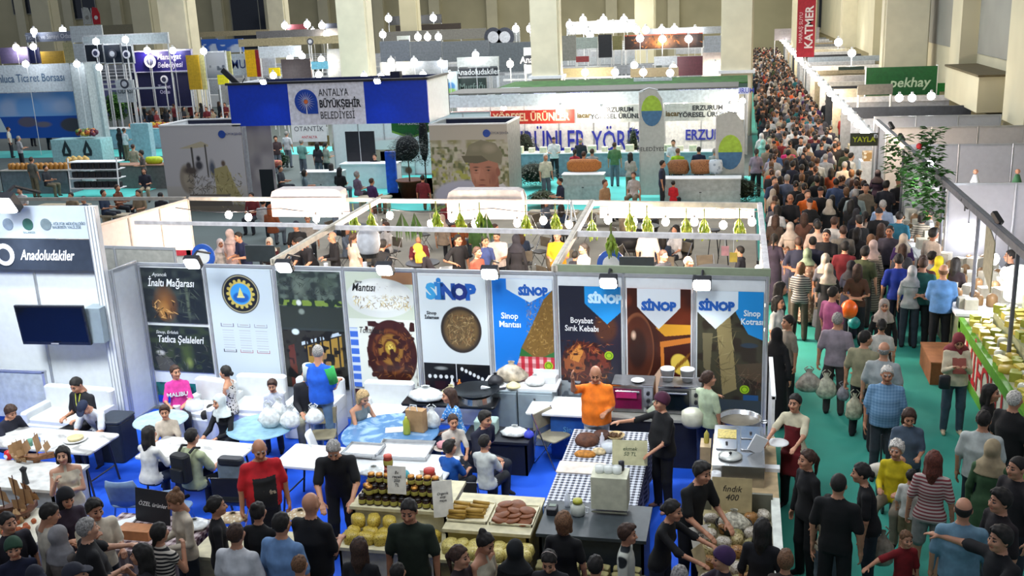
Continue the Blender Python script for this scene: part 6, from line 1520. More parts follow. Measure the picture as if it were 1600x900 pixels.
# banana bunches
def bananas(label,loc,c='#b8c030',n=9,s=1.0,group=None):
 r = thing('banana_bunch',label,'banana bunch',loc,0,group);m = mat(srgb(c),.5,0,'foliage',c2=srgb('#7a9a24'),scale=9)
 MB().tube((0,0,.3*s),(0,0,.5*s),.015).build('stalk',mat(srgb('#5c6a2c')),r)
 for k in range(n):
  a = k*2.4;q = .05*s+.05*s*(k % 3)/2;zt = .32*s-.07*s*(k//3)
  MB().tube((0,0,zt),(q*math.cos(a),q*math.sin(a),zt-.10*s),.014*s,.026*s,6).tube((q*math.cos(a),q*math.sin(a),zt-.10*s),(q*.8*math.cos(a),q*.8*math.sin(a),zt-.24*s),.026*s,.010*s,6).build('banana',m,r,smooth=True)
 return r
for i,(px,py,c,lab) in enumerate(((553,345,'#98a83c','yellow green bunch beside the first white header'),(580,345,'#b0b830','yellow green bunch above the paper lantern'),(682,342,'#a8b82c','bunch right of the palm leaves'),(719,345,'#c8cc3c','ripe bunch between two bulbs left of centre'),(750,344,'#88a02c','greener bunch over the man in black'),
  (822,348,'#c0c83c','large bunch under the second white header'),(868,346,'#a8b430','slim bunch near the man in yellow'),(925,356,'#8c9c30','small bunch at the slanting beam'),(984,346,'#c0c43c','large bunch left on the bright stretch'),(1011,350,'#b4bc38','bunch next to the large one on the bright stretch'),(1072,354,'#c4c844','bunch in the middle of the bright stretch'),(1100,355,'#b8c040','bunch right of the middle on the bright stretch'),(1155,355,'#c8cc44','bunch at the right end of the bright stretch'),(955,380,'#788c30','lower green bunch hanging below the white beam'))):
 q = YY(px,py,19.9 if i < 13 else 17.4);bananas('banana '+lab,(q[0],q[1],q[2]-.2),c,s=1.15)
for px,py,lab in ((628,345,'long green leaves hanging by the white upright'),(648,348,'long green leaves right of the white upright'),(760,345,'long green leaves under the second header')):
 q = YY(px,py,19.9);r = thing('hanging_leaves',lab,'leaves',(q[0],q[1],2.6));b = MB()
 for k in range(14):
  a = R.uniform(0,6.28);t = .12;b._add([(0,0,0),(t*math.cos(a)+.02,t*math.sin(a),-.3),(t*1.2*math.cos(a),t*1.2*math.sin(a),-.62),(t*math.cos(a)-.03,t*math.sin(a)+.02,-.3)],[(0,1,2,3)])
 o = b.build('leaf_cluster',mat(srgb('#5c8030'),.6,0,'foliage',c2=srgb('#2c4418'),scale=6),r);o['kind'] = 'stuff'
for k in range(2):
 q = YY(575 if not k else 886,368 if not k else 330,18.2 if not k else 19.8)
 if not k:
  r = thing('paper_lantern','large round white paper lantern with a black scalloped edge','lantern',(q[0],q[1],q[2]-.1));MB().lathe([(.06,-.30),(.17,-.27),(.23,-.08),(.22,.12),(.14,.26),(.04,.30)],n=16).build('paper_shade',mat(srgb('#d8dce4'),.6),r,smooth=True)
  MB().lathe([(.16,-.33),(.20,-.24),(.19,-.24),(.15,-.32)],n=16).build('black_fringe',M_BLACK,r)
 else:
  r = thing('hanging_strips','white paper strips hanging near the last banana bunch of the left half','decoration',(q[0],q[1],q[2]));MB().box((0,0,0),(.02,.02,.5),ry=.2).box((.08,0,-.05),(.03,.02,.5)).box((.14,0,0),(.02,.02,.45),ry=-.2).build('strip_cluster',M_WHITE,r)
for px,py,c,lab in ((1133,392,'#e0a0a0','pink paper tag hanging at the right end of the warm stand'),(1146,402,'#d8b84c','yellow paper tag hanging beside the pink tag')):
 q = YY(px,py,17.3);r = thing('hanging_tag',lab,'tag',(q[0],q[1],q[2]));MB().box((0,0,0),(.13,.01,.17)).build('paper',mat(srgb(c)),r);MB().tube((0,0,.08),(0,0,2.66-q[2]),.005,n=5).build('string',M_WHITE,r)
def header_box(label,x0,x1,y,z0,z1,d):
 r = thing('arched_header',label,'header board',((x0+x1)/2,y,z0));w_ = x1-x0;h_ = z1-z0
 MB().vprism([(-w_/2,0),(w_/2,0),(w_/2,h_*.7),(w_/2-.05,h_*.92),(w_/2-.16,h_),(-w_/2+.16,h_),(-w_/2+.05,h_*.92),(-w_/2,h_*.7)],-.03,d).build('board',mat(srgb('#d8ccc8'),.6),r)
 MB().span((-w_/2,-.05,h_*.66),(w_/2,-.028,h_*.70)).build('trim_strip',mat(srgb('#b0a09c')),r)
header_box('white arched header box at the back of the warm stand, left one',-10.25,-8.55,20.6,2.36,2.98,.35)
header_box('white arched header box at the back of the warm stand, right one',-6.1,-4.45,20.4,2.36,2.98,.35)
tag(MB().span((0,-.05,0),(3.1,.05,.22)).build('fascia_strip',mat(srgb('#e8d4c4'),.5),loc=(-2.85,20.5,2.38)),'bright cream fascia strip behind the right bulbs','fascia')
# counters of the warm stand, screens
counter('low counter with the row of seated sellers behind the left posters',-12.4,17.0,-8.0,17.7,.95,M_WHITE,M_WHITE)
counter('long counter behind the middle posters',-7.6,17.0,-3.2,17.7,.95,mat(srgb('#5c5850')),mat(srgb('#6c6860')))
counter('white counter with round blue logo behind the right posters',-2.8,18.6,-.9,19.2,1.0,M_WHITE,M_WHITE)
def big_letter(label,q,s):
 r = thing('logo_ring',label,'logo',q);MB().vprism([(s*math.cos(t),s*math.sin(t)) for t in [i*math.pi/10 for i in range(20)]],-.02,.02).build('disc',mat(srgb('#2058b8'),.4),r)
 MB().vprism([(s*.6*math.cos(t),s*.6*math.sin(t)) for t in [i*math.pi/8 for i in range(16)]],-.03,-.02).build('disc_centre',M_WHITE,r);return r
big_letter('round blue logo at the left end above the first flood lamp',YY(318,400,17.2),.24)
big_letter('round blue logo behind the grey haired head near the kebab poster',YY(955,412,17.9),.26)
for px,py,w_,h_,lab in ((407,396,.62,.32,'dark laptop screen before the man in navy'),(995,415,.62,.32,'black screen above the honey poster')):
 q = YY(px,py,17.35);r = thing('monitor',lab,'monitor',(q[0],q[1],q[2]));MB().bev((0,0,0),(w_,.03,h_),.01).build('casing',mat((.02,.03,.035),.3),r);MB().box((0,0,-h_/2-.08),(.06,.04,.2)).build('stand',M_BLACK,r)
# people of the warm stand
MP = [
 (343,373,'woman in a white headscarf and white top under the first bulb',dict(sex='f',hair=('hijab','#d8cccc'),top='#e0d8d0',sleeve=1,face=40,legs='sit')),
 (358,358,'person in a pale scarf behind the woman in white',dict(sex='f',hair=('hijab','#c8b0a8'),top='#c8a8a0',face=160)),
 (371,362,'smiling man in a navy shirt leaning left behind the emblem poster',dict(top='#1c2444',hair=('short','black'),face=-30,lean=12,arms=('hold','hold'))),
 (420,371,'woman in a pale patterned headscarf holding her mouth',dict(sex='f',hair=('hijab','#ccc4b4'),top='#4c1c24',sleeve=1,face=10,arms=('face','hold'),legs='sit')),
 (462,345,'young man in a black cap and black printed tee',dict(top='#111216',hair=('cap','#14182c'),face=5)),
 (467,372,'dark haired man bending over behind the slanting beam',dict(top='#14141c',hair=('thick','black'),face=-20,lean=30,arms=('work','work'))),
 (519,362,'bald older man in a black suit with clasped hands',dict(top='#121218',hair=('ring','grey'),face=-50,arms=('hold','hold'),sleeve=1)),
 (552,362,'person in a cream robe left of the paper lantern',dict(sex='f',top='#c8b8a8',hair=('tail','brown'),face=150,low='dress')),
 (598,374,'man in black bending beneath the paper lantern',dict(top='#0f1014',hair=('thick','black'),face=170,lean=20)),
 (650,381,'woman bending forward in a mustard yellow headscarf',dict(sex='f',hair=('longhijab','#c8982c'),top='#201c24',face=-70,lean=28,sleeve=1)),
 (715,366,'man in a black polo with a beard looking right',dict(top='#121318',hair=('short','black'),face=50,arms=('hip','down'))),
 (745,385,'woman with tied hair in a rust cardigan facing right',dict(sex='f',top='#7c4030',hair=('lowbun','brown'),face=60,legs='sit',sleeve=1,z0=.35)),
 (757,368,'dark haired woman in blue behind the man in the white tee',dict(sex='f',top='#2c3c6c',hair=('tail','black'),face=40)),
 (775,361,'man in a white tee with sunglasses hung on his shirt',dict(top='#e0d4cc',hair=('short','black'),face=5,pitch=18,arms=('hold','hold'),fat=.03)),
 (806,366,'woman in a black veil behind the man in the white tee',dict(sex='f',top='#16161c',hair=('longhijab','#1a1a24'),face=170,sleeve=1,low='robe')),
 (870,361,'older man in a yellow tee looking down at his hands',dict(top='#d8a018',hair=('short','grey'),face=0,pitch=18,arms=('hold','hold'),fat=.03)),
 (898,393,'child with dark hair beside the woman in the white top',dict(top='#20222c',hair=('thick','black'),face=160,h=1.3,child=True)),
 (912,379,'young woman in a white top with a dark ponytail facing left',dict(sex='f',top='#dcd0c4',hair=('tail','black'),face=-50,sleeve=.2,arms=('work','work'))),
 (1012,352,'person in a cream shirt cropped by the white beam',dict(top='#d8c4b4',hair=('short','black'),face=175)),
 (1036,390,'man with a beard in a dark jacket and white shirt above the honey poster',dict(top='#20242c',hair=('short','brown'),face=50,legs='sit',z0=.3)),
 (1075,400,'bald older man in a pale shirt above the plank poster',dict(top='#dcc8bc',hair=('ring','white'),face=60,legs='sit',z0=.3,fat=.03)),
 (1220,440,'woman at the stand corner holding a phone up',dict(sex='f',top='#1c1c20',hair=('long','black'),face=100)),
]
for px,py,lab,kw in MP:
 person(lab,px=(px,py),lod=1,**kw)
sh_chairs = [(700,425,'white moulded chair back seen over the plate poster'),(905,418,'white rounded chair back beside the man in yellow'),(655,395,'grey moulded chair behind the mustard headscarf')]
for px,py,lab in sh_chairs:
 q = G(px,py,.8);shell_chair(lab,(q[0],q[1],0),R.uniform(-.3,.3),M_WHITE)
# dark armchairs, bar tables at the right of the warm stand
for px,py,lab,c in ((983,372,'black oval lounge chair, left of the two','#15151a'),(1062,378,'black oval lounge chair, right of the two','#18181c'),(1010,345,'black lounge chair back above the white beam','#1a1a1e')):
 q = G(px,py,.7);r = thing('lounge_chair',lab,'chair',(q[0],q[1],0));m = mat(srgb(c),.6)
 MB().bev((0,0,.42),(.62,.56,.10),.2).build('seat',m,r);b = MB();b.lathe([(.30,.42),(.36,.55),(.36,.78),(.33,.78),(.32,.56),(.27,.42)],n=18,sy=.85).build('backrest',m,r,smooth=True)
 for a in range(4):MB().tube((.16*math.cos(a*1.57+.78),.16*math.sin(a*1.57+.78),.4),(.28*math.cos(a*1.57+.78),.28*math.sin(a*1.57+.78),0),.012).build('leg',M_BLACK,r)
for px,py,lab in ((1115,360,'tall black stool near the hanging pink tag'),(1130,372,'second tall black stool near the hanging pink tag')):
 q = G(px,py,.75);r = thing('bar_stool',lab,'stool',(q[0],q[1],0));MB().lathe([(0,.74),(.17,.74),(.17,.78),(0,.79)],n=14).build('seat',M_BLACK,r)
 for a in range(4):MB().tube((.10*math.cos(a*1.57+.78),.1*math.sin(a*1.57+.78),.74),(.2*math.cos(a*1.57+.78),.2*math.sin(a*1.57+.78),0),.01).build('leg',M_BLACK,r)
counter('dark cloth covered table under the hanging tags',-.95,17.6,.15,18.6,.95,mat(srgb('#22242a'),.7),mat(srgb('#1a1c22'),.7),cat='table')
tag(bag_mesh(R,.7,.3,.5,knot=False).build('clothing_heap',mat(srgb('#2c2a30'),.9,bump=.6),loc=(-.4,18.1,.95),smooth=True),'dark heap of clothing on the cloth covered table','clothing')


M_BEIGE = mat(srgb('#a89c84'),.7)
struct(MB().span((-13.0,20.2,0),(.42,33.0,.013)).build('floor_rest_area',mat(srgb('#8c8474'),.8,vary=.06,scale=1.5)))
def cabinet_w(label,px,py,z,w_=1.5,d_=.5,h_=.95,m=None,cat='cabinet'):
 q = G(px,py,z);r = thing('cabinet',label,cat,(q[0],q[1],0));m = m or mat(srgb('#a8b0b0'),.5)
 MB().span((-w_/2,-d_/2,0),(w_/2,d_/2,h_)).build('body',m,r);MB().span((-w_/2-.02,-d_/2-.02,h_),(w_/2+.02,d_/2+.02,h_+.03)).build('top_board',M_WHITE,r)
 for s_ in (-1,1):
  d = MB().span((s_*w_/4-w_/4+.03,-d_/2-.02,.05),(s_*w_/4+w_/4-.03,-d_/2,h_*.62)).build('door',m,r);MB().ball((-s_*.06+s_*.04,-d_/2-.03,h_*.55),.02,6,k=4).build('knob',M_DARKMET,d)
 return r
cabinet_w('grey cabinet with two doors and a brown heap of bread on top',912,272,.95,1.45,.5)
cabinet_w('white table cabinet with brown loaves and white parcels on top',1095,278,.95,2.6,.6)
cabinet_w('pale display cabinet in front of the group with the blue backpack',505,270,.95,1.6,.6,1.0)
def heap(label,px,py,z,w_,h_,c1,c2,name='bread_heap',cat='bread',sc=30,d_=.35):
 q = G(px,py,z);o = bag_mesh(R,w_,h_,d_,n=14,knot=False).build(name,mat(srgb(c1),.7,0,'floral',c2=srgb(c2),scale=sc),loc=tuple(q),smooth=True);return tag(o,label,cat)
heap('orange brown heap of bread on the grey cabinet',912,268,.98,1.2,.45,'#a8682c','#7a4418')
heap('stack of brown round loaves, left of the pair',1060,272,.98,.7,.5,'#8a5a34','#5a3418')
heap('stack of brown round loaves, right of the pair',1095,272,.98,.7,.5,'#94623a','#5a3418')
heap('white wrapped parcels on the table cabinet',1118,272,.98,.5,.5,'#b8c4cc','#8a98a4','parcel_heap','parcels',8)
heap('basket of colourful packets on the pale display cabinet',430,262,1.0,.6,.3,'#a84c50','#c8b850','packet_heap','goods')
for px,py,w_,h_,lab,c in ((835,275,1.5,1.0,'wide dark green planter bush right of the portrait mural',('#2c4020','#141f10')),(822,245,.9,1.6,'dark leafy shrub beside the portrait mural',('#243a22','#10180e')),(848,305,.8,.6,'small olive bush in front of the wide planter',('#5a6438','#2c341c')),
  (1160,300,1.0,.9,'dark green bush by the aisle in front of the tall flag',('#2c4424','#142010')),(440,250,.6,.9,'round green bush behind the tractor mural',('#1f4a24','#10280f')),(430,290,.8,.5,'low dark bush beside the white header',('#2c3c20','#161c10')),(990,250,.45,1.8,'slim leaning palm plant left of the flag',('#34502c','#18281a')),(700,320,.8,.4,'spider plant in front of the portrait mural',('#7c9448','#4a5c2c'))):
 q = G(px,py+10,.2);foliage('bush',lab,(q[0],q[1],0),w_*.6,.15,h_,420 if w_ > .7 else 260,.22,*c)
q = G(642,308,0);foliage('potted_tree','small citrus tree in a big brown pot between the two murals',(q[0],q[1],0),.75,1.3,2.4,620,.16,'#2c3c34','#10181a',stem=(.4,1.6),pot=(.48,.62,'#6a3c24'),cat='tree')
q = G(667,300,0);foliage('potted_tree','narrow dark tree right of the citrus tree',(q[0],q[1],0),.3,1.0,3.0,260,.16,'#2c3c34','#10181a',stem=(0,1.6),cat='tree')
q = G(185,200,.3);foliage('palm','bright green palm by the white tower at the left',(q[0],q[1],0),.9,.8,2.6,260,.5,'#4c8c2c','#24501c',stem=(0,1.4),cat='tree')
# beige rest benches
for px,py,lab,w_ in ((865,330,'low beige bench left of the grey cabinet',1.6),(960,330,'low beige bench right of the grey cabinet',2.0),(1040,318,'low beige bench near the child in red',1.6),(585,307,'low beige table beside the purple clad visitor',1.2),(100,320,'pale bench at the far left behind the fascia',2.0),(190,335,'pale bench right of the far left bench',1.5)):
 q = G(px,py,.45);r = thing('bench',lab,'bench',(q[0],q[1],0));MB().bev((0,0,.42),(w_,.5,.08),.06).build('seat',M_BEIGE,r)
 for s_ in (-1,1):MB().span((s_*w_*.4-.04,-.2,0),(s_*w_*.4+.04,.2,.38)).build('leg',M_BEIGE,r)


bx = thing('blue_header','bright blue box header with the white municipal logo panel','header board',(-14.0,33.0,3.05))
M_RB = mat(srgb('#0636b8'),.35,vary=.04)
MB().span((-3.62,0,0),(3.66,.08,1.45)).build('front_face',M_RB,bx);MB().span((3.58,.08,0),(3.66,2.6,1.45)).build('side_face',M_WHITE,bx)
MB().span((-3.62,.08,0),(-3.54,2.6,1.45)).build('side_face',M_WHITE,bx);MB().span((-3.62,2.52,0),(3.66,2.6,1.45)).build('back_face',mat(srgb('#101c44')),bx)
MB().span((-3.7,-.03,1.42),(3.7,.10,1.5)).span((3.56,0,1.42),(3.7,2.6,1.5)).build('top_trim',M_BLACK,bx)
MB().span((-1.36,-.012,.0),(1.42,.0,1.42)).build('logo_panel',mat(srgb('#d4d8e4'),.4),bx)
lg = MB().vprism([(-.42,0)]+[(.42*math.cos(t),.42*math.sin(t)) for t in [math.pi-i*math.pi/12 for i in range(13)]]+[(.42,-.42),(0,-.42)]+[(.42*math.cos(t),.42*math.sin(t)) for t in [-math.pi/2-i*math.pi/12 for i in range(6)]],-.012,0).build('emblem',mat(srgb('#1440a4'),.4),bx,loc=(-.72,-.014,.80))
su = MB()
for k in range(20):
 a = k*math.pi/10;su.vprism([(.09*math.cos(a-.07),.09*math.sin(a-.07)),(.09*math.cos(a+.07),.09*math.sin(a+.07)),(.33*math.cos(a),.33*math.sin(a))],-.018,-.013)
su.vprism([(-.012,-.42),(.025,-.42),(.012,-.1),(-.012,-.1)],-.018,-.013);su.build('sun_rays',M_WHITE,bx,loc=(-.72,-.014,.80))
MB().vprism([(.075*math.cos(t),.075*math.sin(t)) for t in [i*math.pi/6 for i in range(12)]],-.022,-.013).build('sun_disc',mat(srgb('#c86a30')),bx,loc=(-.72,-.014,.80))
DT = mat(srgb('#20242c'),.5,vary=0)
for t_,z,b_,s_ in (('ANTALYA',1.08,.0,.36),('BÜYÜKŞEHİR',.70,.012,.36),('BELEDİYESİ',.31,.0,.36)):text(t_,'lettering',DT,s_,(-.24,-.02,z),parent=bx,align='LEFT',bold=b_,sx=.68)
for px,py,lab in ((412,128,'small flood lamp on the blue header, left end'),(590,127,'small flood lamp on the blue header above the logo')):
 q = YY(px,py,32.6);flood(lab,q[0],q[1],q[2],0,60,(.6,.7,1),s=1.4,e=40)
def mural(label,x0,x1,pnt,h_,y=33.0,depth=2.0,sidec='#8c9098',logo=None):
 r = thing('mural_wall',label,'mural',(x0,y,0));w_ = x1-x0
 picture('mural_sheet',pnt.mat(.4),w_,h_,r,(0,0,0),.03)
 MB().span((w_-.04,.03,0),(w_,depth,h_)).build('side_panel',mat(srgb(sidec),.5),r);MB().span((0,.03,0),(.04,depth,h_)).build('side_panel',M_PANEL,r)
 MB().span((0,depth-.04,0),(w_,depth,h_)).build('back_panel',mat(srgb('#141c40'),.5),r)
 MB().span((-.02,-.01,h_),(w_+.02,.06,h_+.05)).span((-.02,depth-.06,h_),(w_+.02,depth,h_+.05)).span((-.02,0,h_),(.06,depth,h_+.05)).span((w_-.06,0,h_),(w_+.02,depth,h_+.05)).build('top_frame',M_WHITE,r)
 return r
p = Paint(220,210,srgb('#b4b4b8'));p.grad(0,.3,srgb('#9a958c'),srgb('#b4b2b0'));p.rect(0,0,1,.08,srgb('#7c7468'))
p.poly([(.22,.74),(.50,.82),(.58,.78),(.58,.76),(.40,.74)],srgb('#b0a890'));p.rect(.36,.40,.38,.75,srgb('#4c4a48'));p.rect(.53,.40,.55,.78,srgb('#4c4a48'))
p.ell(.27,.38,.10,.19,srgb('#8c8478'),.02);p.ell(.27,.38,.06,.11,srgb('#9c9484'),.03);p.ell(.33,.48,.12,.06,srgb('#4c4440'),.03);p.ell(.31,.54,.04,.05,srgb('#4a4444'),.02);p.ell(.44,.62,.035,.045,srgb('#2c2c34'),.02);p.ell(.44,.54,.06,.07,srgb('#3c3c44'),.03)
p.ell(.60,.50,.05,.13,srgb('#4c5464'),.03);p.ell(.74,.56,.035,.05,srgb('#5c4c40'),.02);p.poly([(.62,.50),(.78,.54),(.86,.30),(.95,.12),(.62,.18)],srgb('#9c9468'));p.strokes(.58,.06,.95,.45,H('#a49c6c','#78703c','#b8b080','#54503c'),120,.04,.006)
p.strokes(.28,.2,.6,.45,H('#3c3834','#8c8880','#6c645c'),70,.05,.006);p.poly([(.26,.06),(.80,.06),(.78,.2),(.28,.2)],srgb('#66605a'))
mm = mural('tractor mural on the grey stand wall below the blue header',-20.5,-17.3,p,3.1)
q = MB().vprism([(.14*math.cos(t),.14*math.sin(t)) for t in [i*math.pi/8 for i in range(16)]]+[],-.01,0).build('small_logo',mat(srgb('#1c4498')),mm,loc=(2.45,-.008,2.78))
text('BÜYÜKŞEHİR','lettering',mat(srgb('#3a4a78')),.11,(2.90,-.008,2.78),parent=mm)
p = Paint(60,150,srgb('#9c9a9c'));p.mottle(0,0,1,1,srgb('#7c7a80'),3,.4,.5);p.rect(.35,.0,.9,.48,srgb('#101a20'))
r = thing('mural_wall','blurred grey side wall panel right of the tractor mural','wall panel',(-17.25,33.3,0));picture('mural_sheet',p.mat(.4),.95,3.05,r,(0,0,0),.03)
# portrait: generic farmer in a flat cap among trees
p = Paint(220,230,srgb('#aca89c'));p.y = p.y-.13;p.mottle(0,-.2,1,.70,srgb('#84845c'),16,.3,.5);p.mottle(0,-.2,1,.68,srgb('#b4b4a0'),24,.5,.3);p.mottle(0,-.2,1,.62,srgb('#5c6440'),30,.5,.3);p.mottle(0,.1,.5,.5,srgb('#9ca050'),26,.55,.2)
p.ell(.42,.06,.44,.19,srgb('#a8acc0'),.03);p.ell(.84,.03,.26,.17,srgb('#bcbcbc'),.03);p.poly([(.58,-.1),(.90,-.1),(.86,.26),(.60,.22)],srgb('#8a5a4c'));p.poly([(.50,-.05),(.64,.16),(.58,.20),(.44,.10)],srgb('#c0c2cc'));p.poly([(.96,-.05),(.86,.18),(.92,.20),(1,.1)],srgb('#c4c4c8'))
p.poly([(.50,.50),(.86,.48),(.87,.36),(.85,.22),(.78,.12),(.68,.08),(.58,.12),(.52,.22),(.50,.36)],srgb('#a4705c'));p.ell(.86,.33,.035,.06,srgb('#8a5646'),.01);p.ell(.60,.30,.09,.10,srgb('#b8826c'),.05);p.ell(.80,.26,.07,.14,srgb('#8c5a4a'),.05)
for ex in (.58,.74):p.ell(ex,.385,.055,.014,srgb('#5c4034'),.01);p.ell(ex,.352,.042,.013,srgb('#6a4438'),.01);p.ell(ex,.348,.014,.010,srgb('#201814'),.004);p.ell(ex,.32,.045,.012,srgb('#94604e'),.01)
p.poly([(.64,.36),(.67,.36),(.70,.25),(.66,.225),(.61,.245)],srgb('#ac7662'));p.ell(.655,.238,.045,.014,srgb('#7c4a3c'),.008);p.ell(.65,.178,.065,.010,srgb('#6a3430'),.006);p.ell(.65,.165,.05,.010,srgb('#b07468'),.006);p.ell(.56,.22,.01,.05,srgb('#8c5c4c'),.008);p.ell(.75,.22,.01,.05,srgb('#7c4c40'),.008)
p.poly([(.44,.50),(.50,.64),(.66,.70),(.84,.66),(.93,.54),(.90,.42),(.72,.47),(.50,.48)],srgb('#76745f'));p.poly([(.40,.52),(.44,.44),(.60,.43),(.74,.46),(.66,.52)],srgb('#5a5846'));p.ell(.76,.60,.12,.07,srgb('#928c78'),.05);p.ell(.58,.60,.10,.05,srgb('#827e6a'),.04)
mm = mural('mural portrait of an old farmer in a flat cap below the header',-10.36,-7.65,p,2.95,sidec='#9c9690')
MB().vprism([(.13*math.cos(t),.13*math.sin(t)) for t in [i*math.pi/8 for i in range(16)]],-.01,0).build('small_logo',mat(srgb('#1c4498')),mm,loc=(2.0,-.008,2.66))
text('BÜYÜKŞEHİR','lettering',mat(srgb('#4a5068')),.11,(2.42,-.008,2.66),parent=mm)
# the space under the blue header
counter('white counter under the blue header where visitors queue',-15.6,37.5,-13.2,38.2,1.0,M_WHITE,M_WHITE)
bp_ = thing('folding_screen','tall black folding screen under the blue header','screen',(-14.9,38.2,0));MB().span((-.6,-.03,0),(-.01,.03,2.2)).build('left_leaf',M_BLACK,bp_);MB().span((.01,-.03,0),(.62,.03,2.2)).build('right_leaf',M_BLACK,bp_);MB().span((-.012,-.045,0),(.012,-.03,2.2)).build('hinge_strip',M_ALUL,bp_)
stand_wall('back_wall','white back wall with food pictures behind the black folding screen',(-17.2,41.0),(-10.2,41.0),2.6,6)
for px,py,w_,h_,c,lab in ((497,213,1.0,.8,'#8c7c50','brown and gold food picture on the back wall'),(615,235,1.6,.9,'#a89484','long food picture with a brown strip on the back wall'),(622,262,1.5,1.4,'#b4c4c4','pale blue city picture on the back wall')):
 q = YY(px,py,40.9);pp = Paint(60,50,srgb(c));pp.mottle(0,0,1,1,srgb('#5c3424'),6,.5,.2);pp.rect(0,.55,1,1,srgb('#dce0e0'));r = thing('picture',lab,'picture',(q[0]-w_/2,q[1],q[2]-h_/2));picture('sheet',pp.mat(.4),w_,h_,r,(0,0,0),.01)
q = YY(640,215,37.0);r = thing('banner','green banner with round white crest above the citrus tree','banner',(q[0]-.7,q[1],2.1));MB().vprism([(0,.25),(.75,0),(1.5,.25),(1.5,.75),(0,.75)],0,.02).build('cloth',mat(srgb('#1c6a2c')),r);MB().vprism([(0,.17),(.75,-.08),(1.5,.17),(1.5,.25),(.75,0),(0,.25)],0,.02).build('edge',mat(srgb('#7cb83c')),r)
text('YAĞ GÜNLERİ','lettering',M_WHITE,.16,(.78,-.01,.5),parent=r)
q = YY(483,207,40.8);r = thing('wall_sign','white wall sign with grey and red lettering left of the gold picture','sign',(q[0],q[1],q[2]));MB().box((0,0,0),(1.6,.02,.8)).build('board',M_WHITE,r)
text('OTANTİK','lettering',mat(srgb('#5a6068')),.3,(0,-.015,.15),parent=r);text('ANTALYA','lettering',mat(srgb('#c83040')),.16,(0,-.015,-.2),parent=r)
tag(MB().span((-.2,-.06,0),(.2,.06,1.6)).build('blue_totem',mat(srgb('#1c58d8'),.4),loc=(-13.1,36.6,0)),'narrow bright blue board left of the citrus tree trunk','board')
